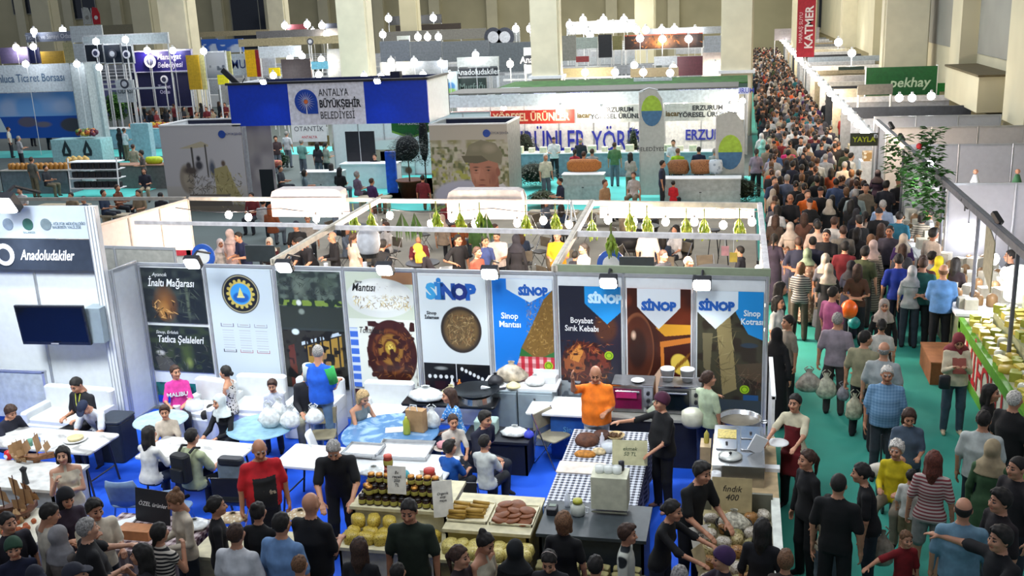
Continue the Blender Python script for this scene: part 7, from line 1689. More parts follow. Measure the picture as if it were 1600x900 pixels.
# visitors in the rest area and under the header
MQ = [(447,205,'#b8bcc0','short','grey',170,'visitor in a white shirt at the counter under the logo panel',{}),(470,217,'#6c9c94','short','grey',165,'visitor in a teal green shirt with a shoulder bag',{}),(495,222,'#282830','long','black',170,'visitor in dark clothes holding a shopping bag',{}),
 (508,222,'#8c9488','tail','black',150,'woman in a pale green blouse under the logo panel',{}),(526,212,'#94946c','short','brown',175,'man in an olive beige shirt left of the black screen',{}),(418,232,'#a84868','bob','black',160,'person in pink beside the grey side panel',{}),
 (430,212,'#3a2c30','thick','black',30,'dark haired person at the edge of the opening',{}),(612,208,'#202028','short','brown',0,'man in black behind the counter with the green banner',{}),
 (437,258,'#2c3038','short','black',90,'seated visitor with black hair near the low bush',{'s':1}),(475,265,'#5c7078','bob','black',120,'seated visitor in blue grey in front of the display cabinet',{'s':1}),(517,255,'#a04c40','long','black',170,'seated woman in a red patterned blouse',{'s':1}),(530,262,'#0e0f14','hood','#0c0c10',170,'seated person all in black beside the red patterned blouse',{'s':1}),
 (557,268,'#6a5c70','curly','grey',150,'seated visitor with grey curly hair',{'s':1}),(580,278,'#3c2050','short','brown',150,'seated visitor in a purple top left of the brown pot',{'s':1}),(660,273,'#6a1c24','short','black',175,'seated visitor in dark red beside the portrait mural',{'s':1}),
 (422,320,'#8c4c2c','hood','#9c5430',175,'person in a rust brown hood seated under the bulbs',{'s':1}),(480,335,'#a8a098','short','black',20,'seated visitor in grey under the first white header',{'s':1}),(690,335,'#8c7c6c','hijab','#b09c8c',170,'seated woman in a beige headscarf behind the bulbs',{'s':1}),(716,335,'#8c4c28','hood','#9c582c',175,'person in an orange brown hood under the higher bulb',{'s':1}),(745,345,'#3c5c2c','short','black',175,'seated visitor in green behind the black polo',{'s':1}),
 (875,277,'#141c34','short','black',-60,'seated man in a navy jacket with a bottle',{'s':1}),(945,280,'#9c7c5c','short','brown',60,'seated visitor in a beige shirt left of the woman in white',{'s':1}),(990,268,'#b0a8a4','lowbun','brown',-10,'seated woman in a white cardigan in the rest area',{'s':1}),(1052,282,'#c01c28','short','black',165,'child in a bright red tee at the beige bench',{'s':1}),
 (960,222,'#4c7048','short','brown',175,'man in a green shirt standing at the wide market counter',{}),(985,238,'#a09c94','long','black',160,'woman carrying a dark bag left of the tall flag',{}),(898,232,'#a82838','tail','black',175,'woman in red at the market counter',{}),(912,236,'#5c3030','short','brown',160,'person in dark red right of the woman in red',{}),(925,232,'#909490','short','brown',175,'man in a grey shirt at the market counter',{}),
 (1059,231,'#94b818','short','lbrown',175,'man in a lime green shirt at the market counter',{}),(1092,229,'#141c38','short','black',178,'man in navy at the market counter',{}),(1117,231,'#8c9490','short','grey',150,'man in a grey shirt with a red cap near the tall flag',{}),(865,214,'#dcdcdc','cap','#20202c',10,'seller in a white hoodie behind the market counter',{}),(907,215,'#20242c','ring','grey',175,'bald seller in black behind the market counter',{}),(1052,218,'#c8ccd0','short','black',0,'seller in white behind the lime green man',{}),(852,240,'#c8c8b4','short','white',40,'bent person in pale clothes at the market counter',{}),
 (1182,232,'#8c8090','tail','black',175,'woman in a lilac grey top with a cross strap by the aisle corner',{}),(1035,250,'#182038','short','black',90,'person in dark blue right of the first flag',{}),
 (207,225,'#94907c','short','brown',175,'man in a beige outfit at the crate stall on the left',{}),(224,262,'#1c2030','short','black',20,'seated man in black before the beige outfit',{'s':1}),(182,288,'#6a3c28','short','brown',90,'seated visitor in front of the crate stall',{'s':1}),(220,235,'#5c5450','curly','black',-40,'person beside the green pears at the left',{}),
 (48,245,'#5c5c54','short','brown',170,'man in a grey vest at the honey counter',{}),(28,212,'#9c9ca0','short','grey',150,'man with a cross strap beyond the honey counter',{}),(185,200,'#10141c','hijab','#0e1218',170,'person in a black cloak near the white tower',{}),(193,200,'#c8ccd0','short','brown',160,'person in white beside the black cloak',{}),
 (70,258,'#20242c','short','black',90,'seated dark dressed visitor at the honey counter',{'s':1}),(46,184,'#c0c4c8','short','black',175,'man in white before the seaside mural',{}),(72,188,'#6a4c44','long','brown',175,'woman with long brown hair before the seaside mural',{}),(97,186,'#14342c','hood','#142c28',0,'person in dark green before the seaside mural',{}),(20,182,'#b0a094','short','brown',160,'person in pale pink at the left edge before the mural',{}),(12,198,'#d0ccc0','short','brown',120,'person in a cream top at the left edge',{}),
]
for px,py,c,hs,hc,fc,lab,o_ in MQ:
 sx = 'f' if hs in ('long','tail','bob','lowbun','hijab','curly') else 'm'
 if hs in COVER and not hc.startswith('#'):hc = '#333333'
 person(lab,px=(px,py),sex=sx,top=c,bot=['#20242c','#34404c','#5a6470','#6c6450','#16181e'][(px+py) % 5] if lab.find('beige outfit') < 0 else '#9c9078',hair=(hs,hc),face=fc,legs='sit' if 's' in o_ else 'stand',lod=2 if py < 300 else 1,h=1.35 if 'child' in lab else 1.68,child='child' in lab,
   arms=('hold','hold') if (px % 3) else DN)


stand_wall('back_wall','long white back wall with big blue lettering behind the market counter',(-12.6,44.5),(-.2,44.5),2.75,8,panel=mat((.85,.88,.92),.4))
BL = mat(srgb('#2430a0'),.4,vary=0)
def wtext(body_,px,py,size,m,yy,label,sx=.9,bold=.012,name='wall_lettering',z=None):
 q = YY(px,py,yy);o = text(body_,name,m,size,(q[0],q[1],q[2]),extrude=.01,sx=sx,bold=bold);return tag(o,label,'lettering')
wtext('ÜRÜNLER',857,222,1.3,BL,44.4,'big blue word of seven letters on the market back wall',.58)
wtext('YÖRESEL',978,222,1.3,BL,44.4,'big blue word right of the first on the market back wall',.58)
wtext('ERZURUM',1112,211,.62,BL,44.4,'smaller blue city word on the market back wall by the flag',.80)
wtext('Erz.',991,204,.3,BL,44.4,'tiny blue word at the top of the market back wall')
rb = thing('red_banner','red banner with pale orange capitals over the market stand','banner',(-12.35,42.0,2.0));MB().span((0,0,-.05),(5.5,.03,.52)).build('cloth',mat(srgb('#c02c20'),.5),rb);text('ERZURUM YÖRESEL ÜRÜNLER','lettering',mat(srgb('#f0c49c'),.5,vary=0),.46,(2.75,-.01,.22),parent=rb,bold=.012,sx=.82)
fs = thing('market_fascia','pale grey fascia with dark capitals over the right of the market stand','fascia',(-6.85,42.05,1.95));MB().span((0,0,0),(3.1,.04,.7)).build('board',mat(srgb('#b4b8b4'),.5),fs);text('ERZURUM\nYÖRESEL ÜRÜNLER','lettering',DT,.27,(1.85,-.01,.37),parent=fs,bold=.008);text('iacar','small_logo',mat(srgb('#5c4c28')),.30,(.4,-.01,.3),parent=fs,bold=.01)
fs = thing('market_fascia','pale grey fascia with dark capitals right of the first flag','fascia',(-3.15,42.05,1.95));MB().span((0,0,0),(3.2,.04,.7)).build('board',mat(srgb('#b4b8b4'),.5),fs);text('ERZURUM\nYÖRESEL ÜRÜNLER','lettering',DT,.27,(1.75,-.01,.37),parent=fs,bold=.008);text('iacar','small_logo',mat(srgb('#5c4c28')),.30,(.35,-.01,.3),parent=fs,bold=.01)
MB().span((0,0,0),(12.2,.05,.5)).build('x',mat((.60,.66,.70),.4),loc=(-12.4,42.1,2.68));bpy.data.objects['x'].name = 'roof_fascia';tag(bpy.data.objects['roof_fascia'],'long pale blue roof fascia over the market stand','fascia')
tag(MB().span((0,0,0),(12.2,2.6,.06)).build('canopy_cover',mat(srgb('#5c5c58'),.7),loc=(-12.4,42.2,3.2)),'grey roof cover of the market stand','cover')
counter('long white market counter with food boxes',-10.8,40.2,-.8,40.9,.95,M_WHITE,mat(srgb('#7c94a0'),.5))
gb = MB().bev((0,0,.12),(.3,.3,.24),.02).build('food_box',mat(srgb('#d8d8b8'),.5),loc=(-9.9,40.5,.95));tag(gb,'white food box in the row on the long market counter','box','food boxes on the market counter')
for k in range(1,17):dup(gb,(-9.9+k*.5,40.45+.1*(k % 2),.95),scale=.8+.3*(k % 3)/2)
def flag(label,px,py,w_,h_,yy,emb,txt,lean=0.0):
 q = YY(px,py,yy);r = thing('feather_flag',label,'flag',(q[0],q[1],0))
 pts = [(-w_/2,.1),(w_/2,.1),(w_/2,h_-.8),(w_*.42,h_-.35),(w_*.2,h_-.06),(-w_*.1,h_),(-w_/2,h_-.15)]
 MB().vprism(pts,-.01,.01).build('cloth',mat(srgb('#b4b8b4'),.6,vary=.04),r);MB().path([(-w_/2,0,0),(-w_/2,0,h_-.1),(-w_*.1,0,h_+.02),(w_*.25,0,h_-.05)],.02).build('pole',M_ALU,r)
 z = h_*emb
 MB().vprism([(w_*.42*math.cos(t),z+w_*.62*math.sin(t)) for t in [i*math.pi/10 for i in range(20)]],-.02,-.011).build('emblem',mat(srgb('#9cc03c')),r)
 MB().vprism([(w_*.42*math.cos(t),z+w_*.62*math.sin(t)) for t in [math.pi+i*math.pi/10 for i in range(11)]],-.024,-.02).build('emblem_half',mat(srgb('#3c6c94')),r)
 if txt:text(txt,'lettering',DT,.2,(0,-.015,h_*.45),parent=r)
 return r
flag('tall feather flag with a green round emblem, left of the lime green man',1019,300,.85,3.8,35.5,.80,'BELEDİYESİ')
flag('tall feather flag with a green round emblem at the aisle end',1140,300,.95,3.0,35.0,.55,'')
# lamps of the market stand
def lampdot(label,q,group,r_=.12,col=(1,.95,.86),e=30,cast=0,pole=True):
 o = thing('spot_lamp',label,'lamp',tuple(q),0,group);MB().lathe([(0,r_*.8),(r_*.4,r_*.85),(r_*.3,r_*1.5),(0,r_*1.6)],n=8).build('socket',M_ALU,o);MB().ball((0,0,0),r_,8,k=5).build('glowing_bulb',lamp(col,e),o)
 if q[1] > 43 and pole:MB().tube((0,.06,-float(q[2])),(0,.06,r_),.018,n=5).build('pole',M_ALUL,o)
 if cast:
  l = bpy.data.lights.new('spot_light','POINT');l.energy = cast;l.color = col;l.shadow_soft_size = .15
  a_ = bpy.data.objects.new('spot_light',l);COL.objects.link(a_);a_.parent = o;a_.location = (0,-.1,-.25)
 return o
for i,px in enumerate((708,745,787,812,840,860,893,912,932,950,975,1008,1042,1070,1108,1135,1160)):
 q = YY(px,[158,156,168,156,156,158,156,157,157,157,158,172,158,158,153,158,158][i],42.6);lampdot('white lamp in the row over the market stand',q,'lamps over the market stand',.13,(1,.93,.8),34,55 if i % 4 == 0 else 0)
for px,py in ((876,172),(940,174),(1140,170)):lampdot('large warm lamp on the market fascia',YY(px,py,41.6),'large lamps on the market fascia',.2,(1,.9,.75),40,60)

# seated visitors around the violet stand and more of the left stands
RV = random.Random(9)
VC = [('#1c1e28','dark'),('#c0c0c0','white'),('#6c2028','dark red'),('#5c6878','grey blue'),('#8c7c64','beige'),('#203048','navy')]
for i in range(34):
 px = 206+i*4.5+RV.uniform(-2,2);py = 150+RV.uniform(0,24)+(6 if i > 20 else 0);c,nm = VC[i % 6];f = i % 3 == 0
 person('%s dressed visitor with %s hair in the group before the violet stand' % (nm,'long' if f else 'short'),px=(px,py),sex='f' if f else 'm',top=c,hair=('long' if f else 'short',RV.choice(['black','brown'])),face=RV.choice([0,180,90,-90,150]),legs='sit' if i % 2 else 'stand',lod=2,arms=('hold','hold'))
for i in range(16):
 px = [262,276,290,110,130,8,30,585,560,330,350,392,410,250,160,215][i];py = [268,275,262,300,306,300,292,240,232,200,196,300,310,300,296,296][i];c,nm = VC[(i*5+1) % 6]
 if 255 < px < 300:continue
 person('%s dressed visitor sitting in the left middle ground, %s' % (nm,['','','','by the turquoise floor','beside the pale rack','at the left edge','near the honey counter','right of the black screen','left of the black screen','behind the tractor mural','by the blue header end','beside the grey side wall','below the grey side wall','left of the tractor mural','in front of the pale rack','under the beige man'][i]),px=(px,py),top=c,hair=('short','black'),face=RV.choice([0,180,90]),legs='sit',lod=2,arms=('hold','hold'))

# tables, chairs and guests in the dim rest area behind the bulbs
DT_ = mat(srgb('#2c2a2a'),.4);tb0 = None;ch0 = None
RT = random.Random(4)
for i,(x,y) in enumerate(((-11.6,23.2),(-9.6,24.6),(-7.6,23.0),(-5.6,24.8),(-3.9,23.2),(-2.0,24.4),(-.6,22.8),(-11.0,27.2),(-8.4,27.8),(-5.0,28.2),(-2.6,27.4))):
 if tb0 is None:
  tb0 = thing('cafe_table','dark round cafe table in the dim rest area behind the bulbs','table',(x,y,0),0,'cafe tables in the rest area');MB().lathe([(0,.70),(.42,.70),(.42,.73),(0,.73)],n=18).build('tabletop',DT_,tb0);MB().tube((0,0,0),(0,0,.7),.03).build('column',M_DARKMET,tb0)
 else:dup(tb0,(x,y,0))
 for k in range(3):
  a = k*2.1+i;cx,cy = x+.75*math.cos(a),y+.75*math.sin(a)
  if ch0 is None:ch0 = fold_chair('dark chair at a cafe table in the dim rest area',(cx,cy,0),a-math.pi/2,mat(srgb('#3c3630'),.6),mat(srgb('#6c6456'),.6));ch0['group'] = 'cafe chairs in the rest area'
  else:dup(ch0,(cx,cy,0),a-math.pi/2)
  if k == 0 or (k == 1 and i % 2):person('%s seated at a dark cafe table in the rest area, %s top' % (['man','woman'][i % 2],VC[(i+k*2) % 6][1]),loc=(cx-.12*math.cos(a),cy-.12*math.sin(a),0),sex='mf'[i % 2],h=1.68,top=VC[(i+k*2) % 6][0],hair=('long' if i % 2 else 'short',RT.choice(['black','brown','grey'])),face=math.degrees(a)-90,legs='sit',lod=2,arms=('table','lap'))

M_GRN = mat(srgb('#5c9c20'),.5);M_RED = mat(srgb('#c02028'),.5,vary=0)
st = thing('green_stall','green edged cheese stall counter with red capitals on its front','market stall',(0,0,0))
MB().span((3.85,13.0,.05),(3.90,18.6,.80)).build('front_board',mat(srgb('#cfd0c0'),.5),st)
MB().span((3.83,13.0,.78),(3.92,18.6,.96)).span((3.83,13.0,0),(3.92,18.6,.16)).span((3.83,18.45,.1),(3.92,18.62,.9)).build('green_edging',M_GRN,st)
text('NİFOLU','lettering',M_RED,.86,(3.84,16.6,.46),rot=(math.pi/2,0,-math.pi/2),parent=st,bold=.012,sx=.85)
MB().span((3.9,13.0,.90),(5.6,18.6,.95)).build('worktop',mat(srgb('#b8b898')),st);MB().span((3.92,13.0,0),(5.6,13.05,.9)).span((5.5,13,0),(5.6,18.6,.9)).build('side_panel',M_GRN,st)
MB().span((4.35,13.2,.95),(5.5,18.4,1.15)).span((4.8,13.2,1.15),(5.5,18.4,1.38)).build('step_shelf',mat(srgb('#a8ac88')),st)
st2 = thing('stall_counter','crowded counter of packed goods beyond the green stall','market stall',(0,0,0))
MB().span((3.85,18.7,0),(5.2,27.5,.95)).build('counter_body',mat(srgb('#7c8468')),st2);MB().span((3.8,18.7,.95),(5.3,27.5,1.0)).build('worktop',M_WHITE,st2)
protos = []
def goods(name,mk,lab,grp,cat):
 o = mk;tag(o,lab,cat,grp);protos.append(o);return o
g1 = MB().box((0,0,.05),(.16,.12,.10)).build('cheese_block',mat(srgb('#d8c858'),.5));tag(g1,'yellow cheese block among the heaps on the green edged stall','cheese','yellow cheese blocks on the green stall')
g2 = MB().box((0,0,.06),(.14,.11,.12)).build('cheese_pack',mat(srgb('#a8b048'),.5));tag(g2,'lime green packet among the heaps on the green edged stall','packet','lime packets on the green stall')
g3 = MB().lathe([(.06,0),(.065,.01),(.065,.09),(.05,.11),(0,.11)],n=12).build('cheese_tub',mat(srgb('#d8d8c4'),.4),smooth=True);tag(g3,'white lidded tub among the heaps on the green edged stall','tub','white tubs on the green stall')
g4 = MB().lathe([(.10,0),(.11,.01),(.11,.07),(.10,.08),(0,.08)],n=14).build('cheese_round',mat(srgb('#c8b048'),.5),smooth=True);tag(g4,'round yellow cheese wheel on the green edged stall','cheese','cheese wheels on the green stall')
gs = [g1,g2,g3,g4];first = [True]*4
k = 0
for yy in np.arange(13.3,18.5,.21):
 for lv,(xa,z) in enumerate(((4.02,.95),(4.22,.95),(4.45,1.15),(4.66,1.15),(4.9,1.38),(5.15,1.38))):
  t = [0,1,2,3,0,0,1][(k*5+lv*3) % 7];k += 1;loc = (xa+R.uniform(-.03,.03),yy+R.uniform(-.03,.03),z)
  if first[t]:gs[t].location = loc;first[t] = False
  else:dup(gs[t],loc,R.uniform(0,3),scale=R.uniform(.9,1.25))
g5 = MB().box((0,0,.10),(.22,.18,.20)).build('goods_carton',mat(srgb('#b8b4a4'),.6),loc=(4.1,19.0,1.0));tag(g5,'pale carton in the heaps beyond the green edged stall','box','cartons beyond the green stall')
g6 = MB().lathe([(.07,0),(.08,.02),(.08,.14),(.05,.18),(0,.2)],n=10).build('goods_jar',mat(srgb('#8c6c48'),.4),loc=(4.3,19.3,1.0),smooth=True);tag(g6,'brown jar in the heaps beyond the green edged stall','jar','brown jars beyond the green stall')
for i in range(70):
 dup((g5,g6)[i % 2],(4.0+(i*7 % 5)*.25,19.1+i*.118,1.0),R.uniform(0,3),scale=R.uniform(.8,1.3))
wc = thing('crate','brown cardboard crate on the floor before the cheese stall','crate',(3.55,18.2,0));MB().span((-.30,-.55,0),(.26,.55,.42)).build('crate_body',mat(srgb('#7c4c28'),.8),wc);MB().span((-.31,-.56,.40),(.27,.56,.43)).build('crate_flap',mat(srgb('#94603a'),.8),wc)
for i,(px,py,c) in enumerate(((1535,433,'#d8e0d0'),(1548,420,'#c8dcc0'))):
 q = G(px,py,1.7);tag(MB().lathe([(.20,0),(.24,.05),(.24,.5),(.18,.6),(0,.62)],n=16).build('glass_cloche',glass((.85,.95,.85),.6),loc=(4.7+i*.35,18.3-i*.6,1.38),smooth=True),['clear tall plastic tub on the cheese stall, left one','clear tall plastic tub on the cheese stall, right one'][i],'tub')
# roof beam and hanging lamps
beam('grey roof beam running along the right stalls over the cheese',(4.22,12.5,2.72),(4.15,34,2.72),mat(srgb('#70727a'),.5,.3),.06)
for y in (14.3,16.6,19.4,22.8,28.6,34):stake('grey upright post under the right roof beam, %s' % {14.3:'nearest the camera',16.6:'beside the cheese heaps',19.4:'by the two round bulbs',22.8:'behind the hanging vines',28.6:'at the yellow green sign',34:'at the start of the lamp row'}[y],4.2,y,2.66,mat(srgb('#70727a'),.5,.3),.035)
for k,(px,py,lab) in enumerate(((1509,308,'black spot lamp standing up on the right roof beam, middle'),(1557,330,'black spot lamp on the right roof beam, nearest'),(1392,190,'small black spot lamp on the right roof beam, farthest'),(1408,208,'small black spot lamp on the right roof beam, second farthest'),(1425,232,'black spot lamp above the vines'))):
 q = XX(px,py,4.2);r = thing('spot_lamp',lab,'lamp',(q[0],q[1],q[2]-.15),.5);MB().bev((0,0,.05),(.10,.26,.08),.02).build('housing',M_BLACK,r).rotation_euler = (.7,0,0);MB().tube((0,0,-.12),(0,0,.05),.015).build('arm',M_BLACK,r)
for k,(px,py,xx,lab,c) in enumerate(((1492,334,4.7,'round white bulb under the right beam, upper',90),(1513,355,4.7,'round white bulb under the right beam, lower',90),(1553,403,4.6,'white tube lamp over the tall clear tubs',70),(1572,425,4.5,'white tube lamp over the cheese heaps',90),(1452,257,4.2,'small bright lamp at the vines',60))):
 q = XX(px,py,xx);bulb(lab,(q[0],q[1],q[2]),None,.10,(.95,.95,1),30,.5,c)
q = XX(1547,370,4.2);r = thing('hanging_board','beige cardboard sign hanging askew under the right beam','sign',(4.2,q[1],1.55));MB()._add([(0,-.35,.9),(0,.35,1.15),(0,.35,.25),(0,-.30,0),(.02,-.35,.9),(.02,.35,1.15),(.02,.35,.25),(.02,-.30,0)],[(0,1,2,3),(7,6,5,4),(0,4,5,1),(1,5,6,2),(2,6,7,3),(3,7,4,0)]).build('cardboard',mat(srgb('#a8a088'),.8),r)
# cross walls
M_LP = mat((.60,.61,.66),.45,vary=.02)
for i,(y,x1,h) in enumerate(((16.4,8.6,2.6),(22.6,8.2,2.7),(28.6,8.2,2.7),(32.5,8.1,2.7),(35.5,8.1,2.7))):
 stand_wall('cross_wall','pale grey cross wall of the right stalls, %s' % ['nearest the camera behind the cheese','behind the hanging bulbs','second behind the dolls','third from the front','fourth from the front'][i],(4.25 if i else 5.7,y),(x1,y),h,3,panel=M_LP)
stand_wall('rear_wall','pale lilac rear wall behind the cheese stall',(6.3,16.4),(6.3,22.6),2.6,5,panel=M_LP)
beam('thin white rail with dolls and flowers on the right',(4.4,25.2,2.1),(8.0,25.2,2.1),M_WHITE,.03)
dl = thing('doll','white dressed doll hanging on the white rail','doll',(5.3,25.15,2.1));MB().lathe([(.14,-.0),(.10,.2),(.05,.35),(0,.36)],n=10).build('dress',M_WHITE,dl,smooth=True);MB().ball((0,0,.42),.06,8).build('head',mat(SKINS[0]),dl)
for k,(x,c,lab) in enumerate(((6.2,'#3c7048','green dressed doll on the white rail'),(6.7,'#484c58','grey dressed doll on the white rail'),(7.4,'#2c3834','dark dressed doll at the right end of the rail'),(7.0,'#d8d8d8','second white dressed doll right on the rail'))):
 d = dup(dl,(x,25.15,2.1),0,lab);ch = d.children[0];ch.data = ch.data.copy();ch.data.materials[0] = mat(srgb(c))
for px,py,sp,lab in ((1402,240,.55,'green vine hanging from the lamp row, left'),(1430,262,.6,'green vine hanging in the middle before the white stall'),(1438,290,.5,'long green vine hanging lowest'),(1462,300,.4,'flowering vine with red bloom beside the grey post'),(1455,235,.35,'small green sprig above the vines')):
 q = XX(px,py,4.05);r = thing('hanging_vine',lab,'plant',(q[0],q[1],q[2]));b = leafs(150,R,sp*.5,.22,zlo=-.55,zhi=.5);o = b.build('foliage',mat(srgb('#3c7c24'),.6,0,'foliage',c2=srgb('#16340f'),scale=7),r);o['kind'] = 'stuff'
MB().ball((0,0,0),.07,8).build('red_bloom',mat(srgb('#c02830')),r,loc=(-.25,0,.1))
tag(MB().span((3.70,22.9,0),(3.78,28.3,1.0)).build('low_stall_wall',mat(srgb('#c8ccd0')),None),'white stall front with green vines hanging over it','stall front')
r = thing('yellow_sign','dark sign with yellow green lettering at the head of the lamp row','sign',YY(1350,218,30.2));MB().box((0,0,0),(.75,.04,.36)).build('board',mat(srgb('#2c3420')),r);text('YAYLA','lettering',mat(srgb('#a8b820')),.2,(0,-.03,0),parent=r,bold=.005)
# far right stalls: cross walls with differing tops, lamp row
colr = ['#c8ccd4','#a8acb4','#d8d0b8','#3c4048','#d0d4dc','#b8a888','#c8c4bc','#e0e0e4','#7c8084']
nmr = ['pale blue','mid grey','cream','charcoal','ice white','tan','greige','bright white','slate']
for i,y in enumerate(np.arange(39.5,112,4.1)):
 y = float(y);c = i % 9
 if abs(y-91.5) < 2:y = 94.2 if y > 91.5 else 88.6
 r = thing('stall_divider','%s divider wall of the far right stalls, number of rows back: %s' % (nmr[c],'front part' if y < 60 else ('middle part' if y < 85 else 'rear part')),'partition wall',(3.9,y,0),0,'far right stall dividers, '+nmr[c])
 MB().span((0,0,0),(4.1,.08,2.45)).build('panel',mat(srgb(colr[c]),.5),r);MB().span((0,-.04,2.2+.2*(c % 2)),(4.1,.12,2.6)).build('top_board',mat(srgb(colr[(c*4+3) % 9]),.5),r)
 MB().span((.2,-2.0,0),(3.9,-1.2,.9)).build('counter',mat(srgb(colr[(c+4) % 9]),.5),r);MB().span((.3,-1.9,.9),(3.7,-1.3,1.2)).build('goods_pile',mat(srgb(['#a88858','#c8c0b0','#7c5c4c'][i % 3]),.7,0,'floral',c2=srgb('#e0dcd0'),scale=6),r)['kind'] = 'stuff'
for i in range(46):
 y = 31.0*math.exp(i*.0285);lampdot('white lamp in the long row over the right side of the aisle',(3.65,y,2.55+.1*(i % 2)),'lamp row on the right of the aisle',.11+.0006*y,(1,.96,.92) if (i % 5) else (1,.72,.45),30,(160 if i % 5 == 0 else 0),False)
beam('long rail that carries the lamp row on the right of the aisle',(3.65,30,2.75),(3.65,113,2.75),M_ALUL,.04)
# green sign, red banner
q0,q1 = YY(1352,150,45),YY(1462,150,45);r = thing('green_sign','dark green sign with pale lower case lettering before the column','sign',(q0[0],45,q0[2]));w_ = q1[0]-q0[0]
MB().span((0,0,0),(w_,.1,1.15)).build('board',mat(srgb('#0f5a28'),.5),r);text('pekhay','lettering',mat(srgb('#b8d0b0')),.55,(w_*.62,-.02,.5),parent=r,bold=.01,shear=.15);MB().tube((0,.05,-q0[2]),(0,.05,1.2),.05).tube((w_,.05,-q0[2]),(w_,.05,1.2),.05).build('post',M_WHITE,r)
r = thing('red_banner','tall red banner with white capitals running down it','banner',YY(1258,85,62));MB().box((0,0,1.6),(1.0,.06,3.5)).build('cloth',mat(srgb('#a81c30'),.6),r);text('KATMER','lettering',mat(srgb('#e8dcdc')),.62,(.18,-.05,1.5),rot=(math.pi/2,-math.pi/2,0),parent=r,bold=.015);text('MARAŞ SUYU','lettering',mat(srgb('#e8c8cc')),.28,(-.28,-.05,1.5),rot=(math.pi/2,-math.pi/2,0),parent=r)
MB().tube((0,.1,-float(r.location.z)),(0,.1,0),.05).build('pole',M_ALU,r)
for px,py,c,hs,lab in ((1580,390,'#14141c','short','seller in dark clothes at the right edge behind the cheese'),(1453,325,'#b0b4b8','short','seller in white between the vines and the grey post')):
 q = G(px,py,1.72);person(lab,px=(px,py),top=c,hair=(hs,'black'),face=-90,lod=1)

def board(label,px0,py0,px1,py1,y,c,name='sign_board',cat='sign',txt=None,tcol='#f0f0f0',ts=.4,legs=True,depth=.12,rim=None,m=None,pnt=None,shear=0.0,tsx=.9,toff=0.0,bold=.004):
 pm_ = ((px0+px1)/2,(py0+py1)/2);a = YY(px0,pm_[1],y);b = YY(px1,pm_[1],y);t = YY(pm_[0],py0,y);u = YY(pm_[0],py1,y)
 w_,h_ = b[0]-a[0],t[2]-u[2];z0 = max(u[2],.02);h_ = t[2]-z0
 r = thing(name,label,cat,(a[0],y,z0))
 if pnt is not None:picture('printed_sheet',pnt.mat(.45),w_,h_,r,(0,0,0),depth)
 else:MB().span((0,0,0),(w_,depth,h_)).build('board',m or mat(srgb(c),.5),r)
 if rim:MB().span((-.05,-.03,h_),(w_+.05,depth,h_+.08)).span((-.05,-.03,-.06),(w_+.05,depth,0)).span((-.06,-.03,-.06),(0,depth,h_+.08)).span((w_,-.03,-.06),(w_+.06,depth,h_+.08)).build('frame',mat(srgb(rim),.5),r)
 if legs and z0 > .3:
  for x in (.05,w_-.05):MB().tube((x,depth/2,-z0),(x,depth/2,0),.045).build('post',M_ALUL,r)
 if txt:text(txt,'lettering',mat(srgb(tcol),.5,vary=0),ts,(w_/2+toff,-.02,h_/2),parent=r,bold=bold,sx=tsx,shear=shear)
 return r,w_,h_
def far_block(label,px0,px1,ytop,y,c,d=3.0,h=2.6,name='far_stand',goods=None):
 a = YY(px0,ytop,y);b = YY(px1,ytop,y);w_ = b[0]-a[0]
 r = thing(name,label,'stand',(a[0],y,0));m = mat(srgb(c),.5)
 MB().span((0,d,0),(w_,d+.06,h)).build('back_panel',m,r);MB().span((0,0,0),(.06,d,h)).span((w_-.06,0,0),(w_,d,h)).build('side_panel',m,r)
 MB().span((0,-.05,h-.45),(w_,.03,h)).build('fascia',mat(srgb('#c8ccd0'),.5),r);MB().span((.3,.3,0),(w_-.3,.9,.95)).build('counter',M_WHITE,r)
 return r
# seaside stand at the left
p = Paint(200,110,srgb('#3c8cd8'));p.grad(.42,1,srgb('#78a8e0'),srgb('#5c94d8'));p.rect(0,0,1,.48,srgb('#0c4ca8'));p.mottle(0,.5,1,1,srgb('#a0b4dc'),6,.5,.3);p.ell(.48,.36,.10,.13,srgb('#5c5468'),.02);p.ell(.62,.30,.09,.08,srgb('#6c6474'),.02);p.ell(.88,.28,.12,.17,srgb('#40404c'),.02);p.ell(.02,.3,.05,.10,srgb('#8c9474'),.03)
p.poly([(.14,.15),(.28,.15),(.24,.45),(.20,.5),(.17,.4)],srgb('#c8d0d8'));p.poly([(.10,.95),(.20,.88),(.18,.84),(.10,.87)],srgb('#b03040'))
board('wide seaside mural with rocks and a small flag at the far left',-40,145,132,216,50,'#3c8cd8','seaside_mural','mural',pnt=p,depth=.1)
board('long white fascia with faint blue script over the seaside mural',-40,101,122,144,49.6,'#e0e8f0','white_fascia','fascia','Kumluca Ticaret Borsası','#5c7a9c',.62,tsx=.8)
board('tall white square tower at the right end of the seaside stand',122,100,143,258,48.8,'#c4ccd0','white_tower','tower',depth=1.0,rim='#9ca4a8')
board('second white upright panel beside the tower',143,100,160,250,49.5,'#a8b4b8','white_upright','panel',depth=.4)
r,w_,h_ = board('pale turquoise counter front with two black drop emblems',82,218,160,266,45.5,'#9cc8cc','emblem_counter','counter',depth=1.0)
for x in (.30,.72):
 MB().vprism([(w_*x-.22,.35),(w_*x+.22,.35),(w_*x+.26,.6),(w_*x,1.15),(w_*x-.26,.6)],-.03,-.01).build('drop_emblem',mat(srgb('#1c3034')),r);MB().vprism([(w_*x-.10,.48),(w_*x+.10,.48),(w_*x,.8)],-.04,-.03).build('emblem_centre',mat(srgb('#9cc8cc')),r)
hp = [('#c86a28','orange'),('#5c1c30','aubergine purple'),('#c8c050','lemon yellow'),('#4c6c28','leafy green'),('#7c4030','brown red'),('#d8b050','golden')]
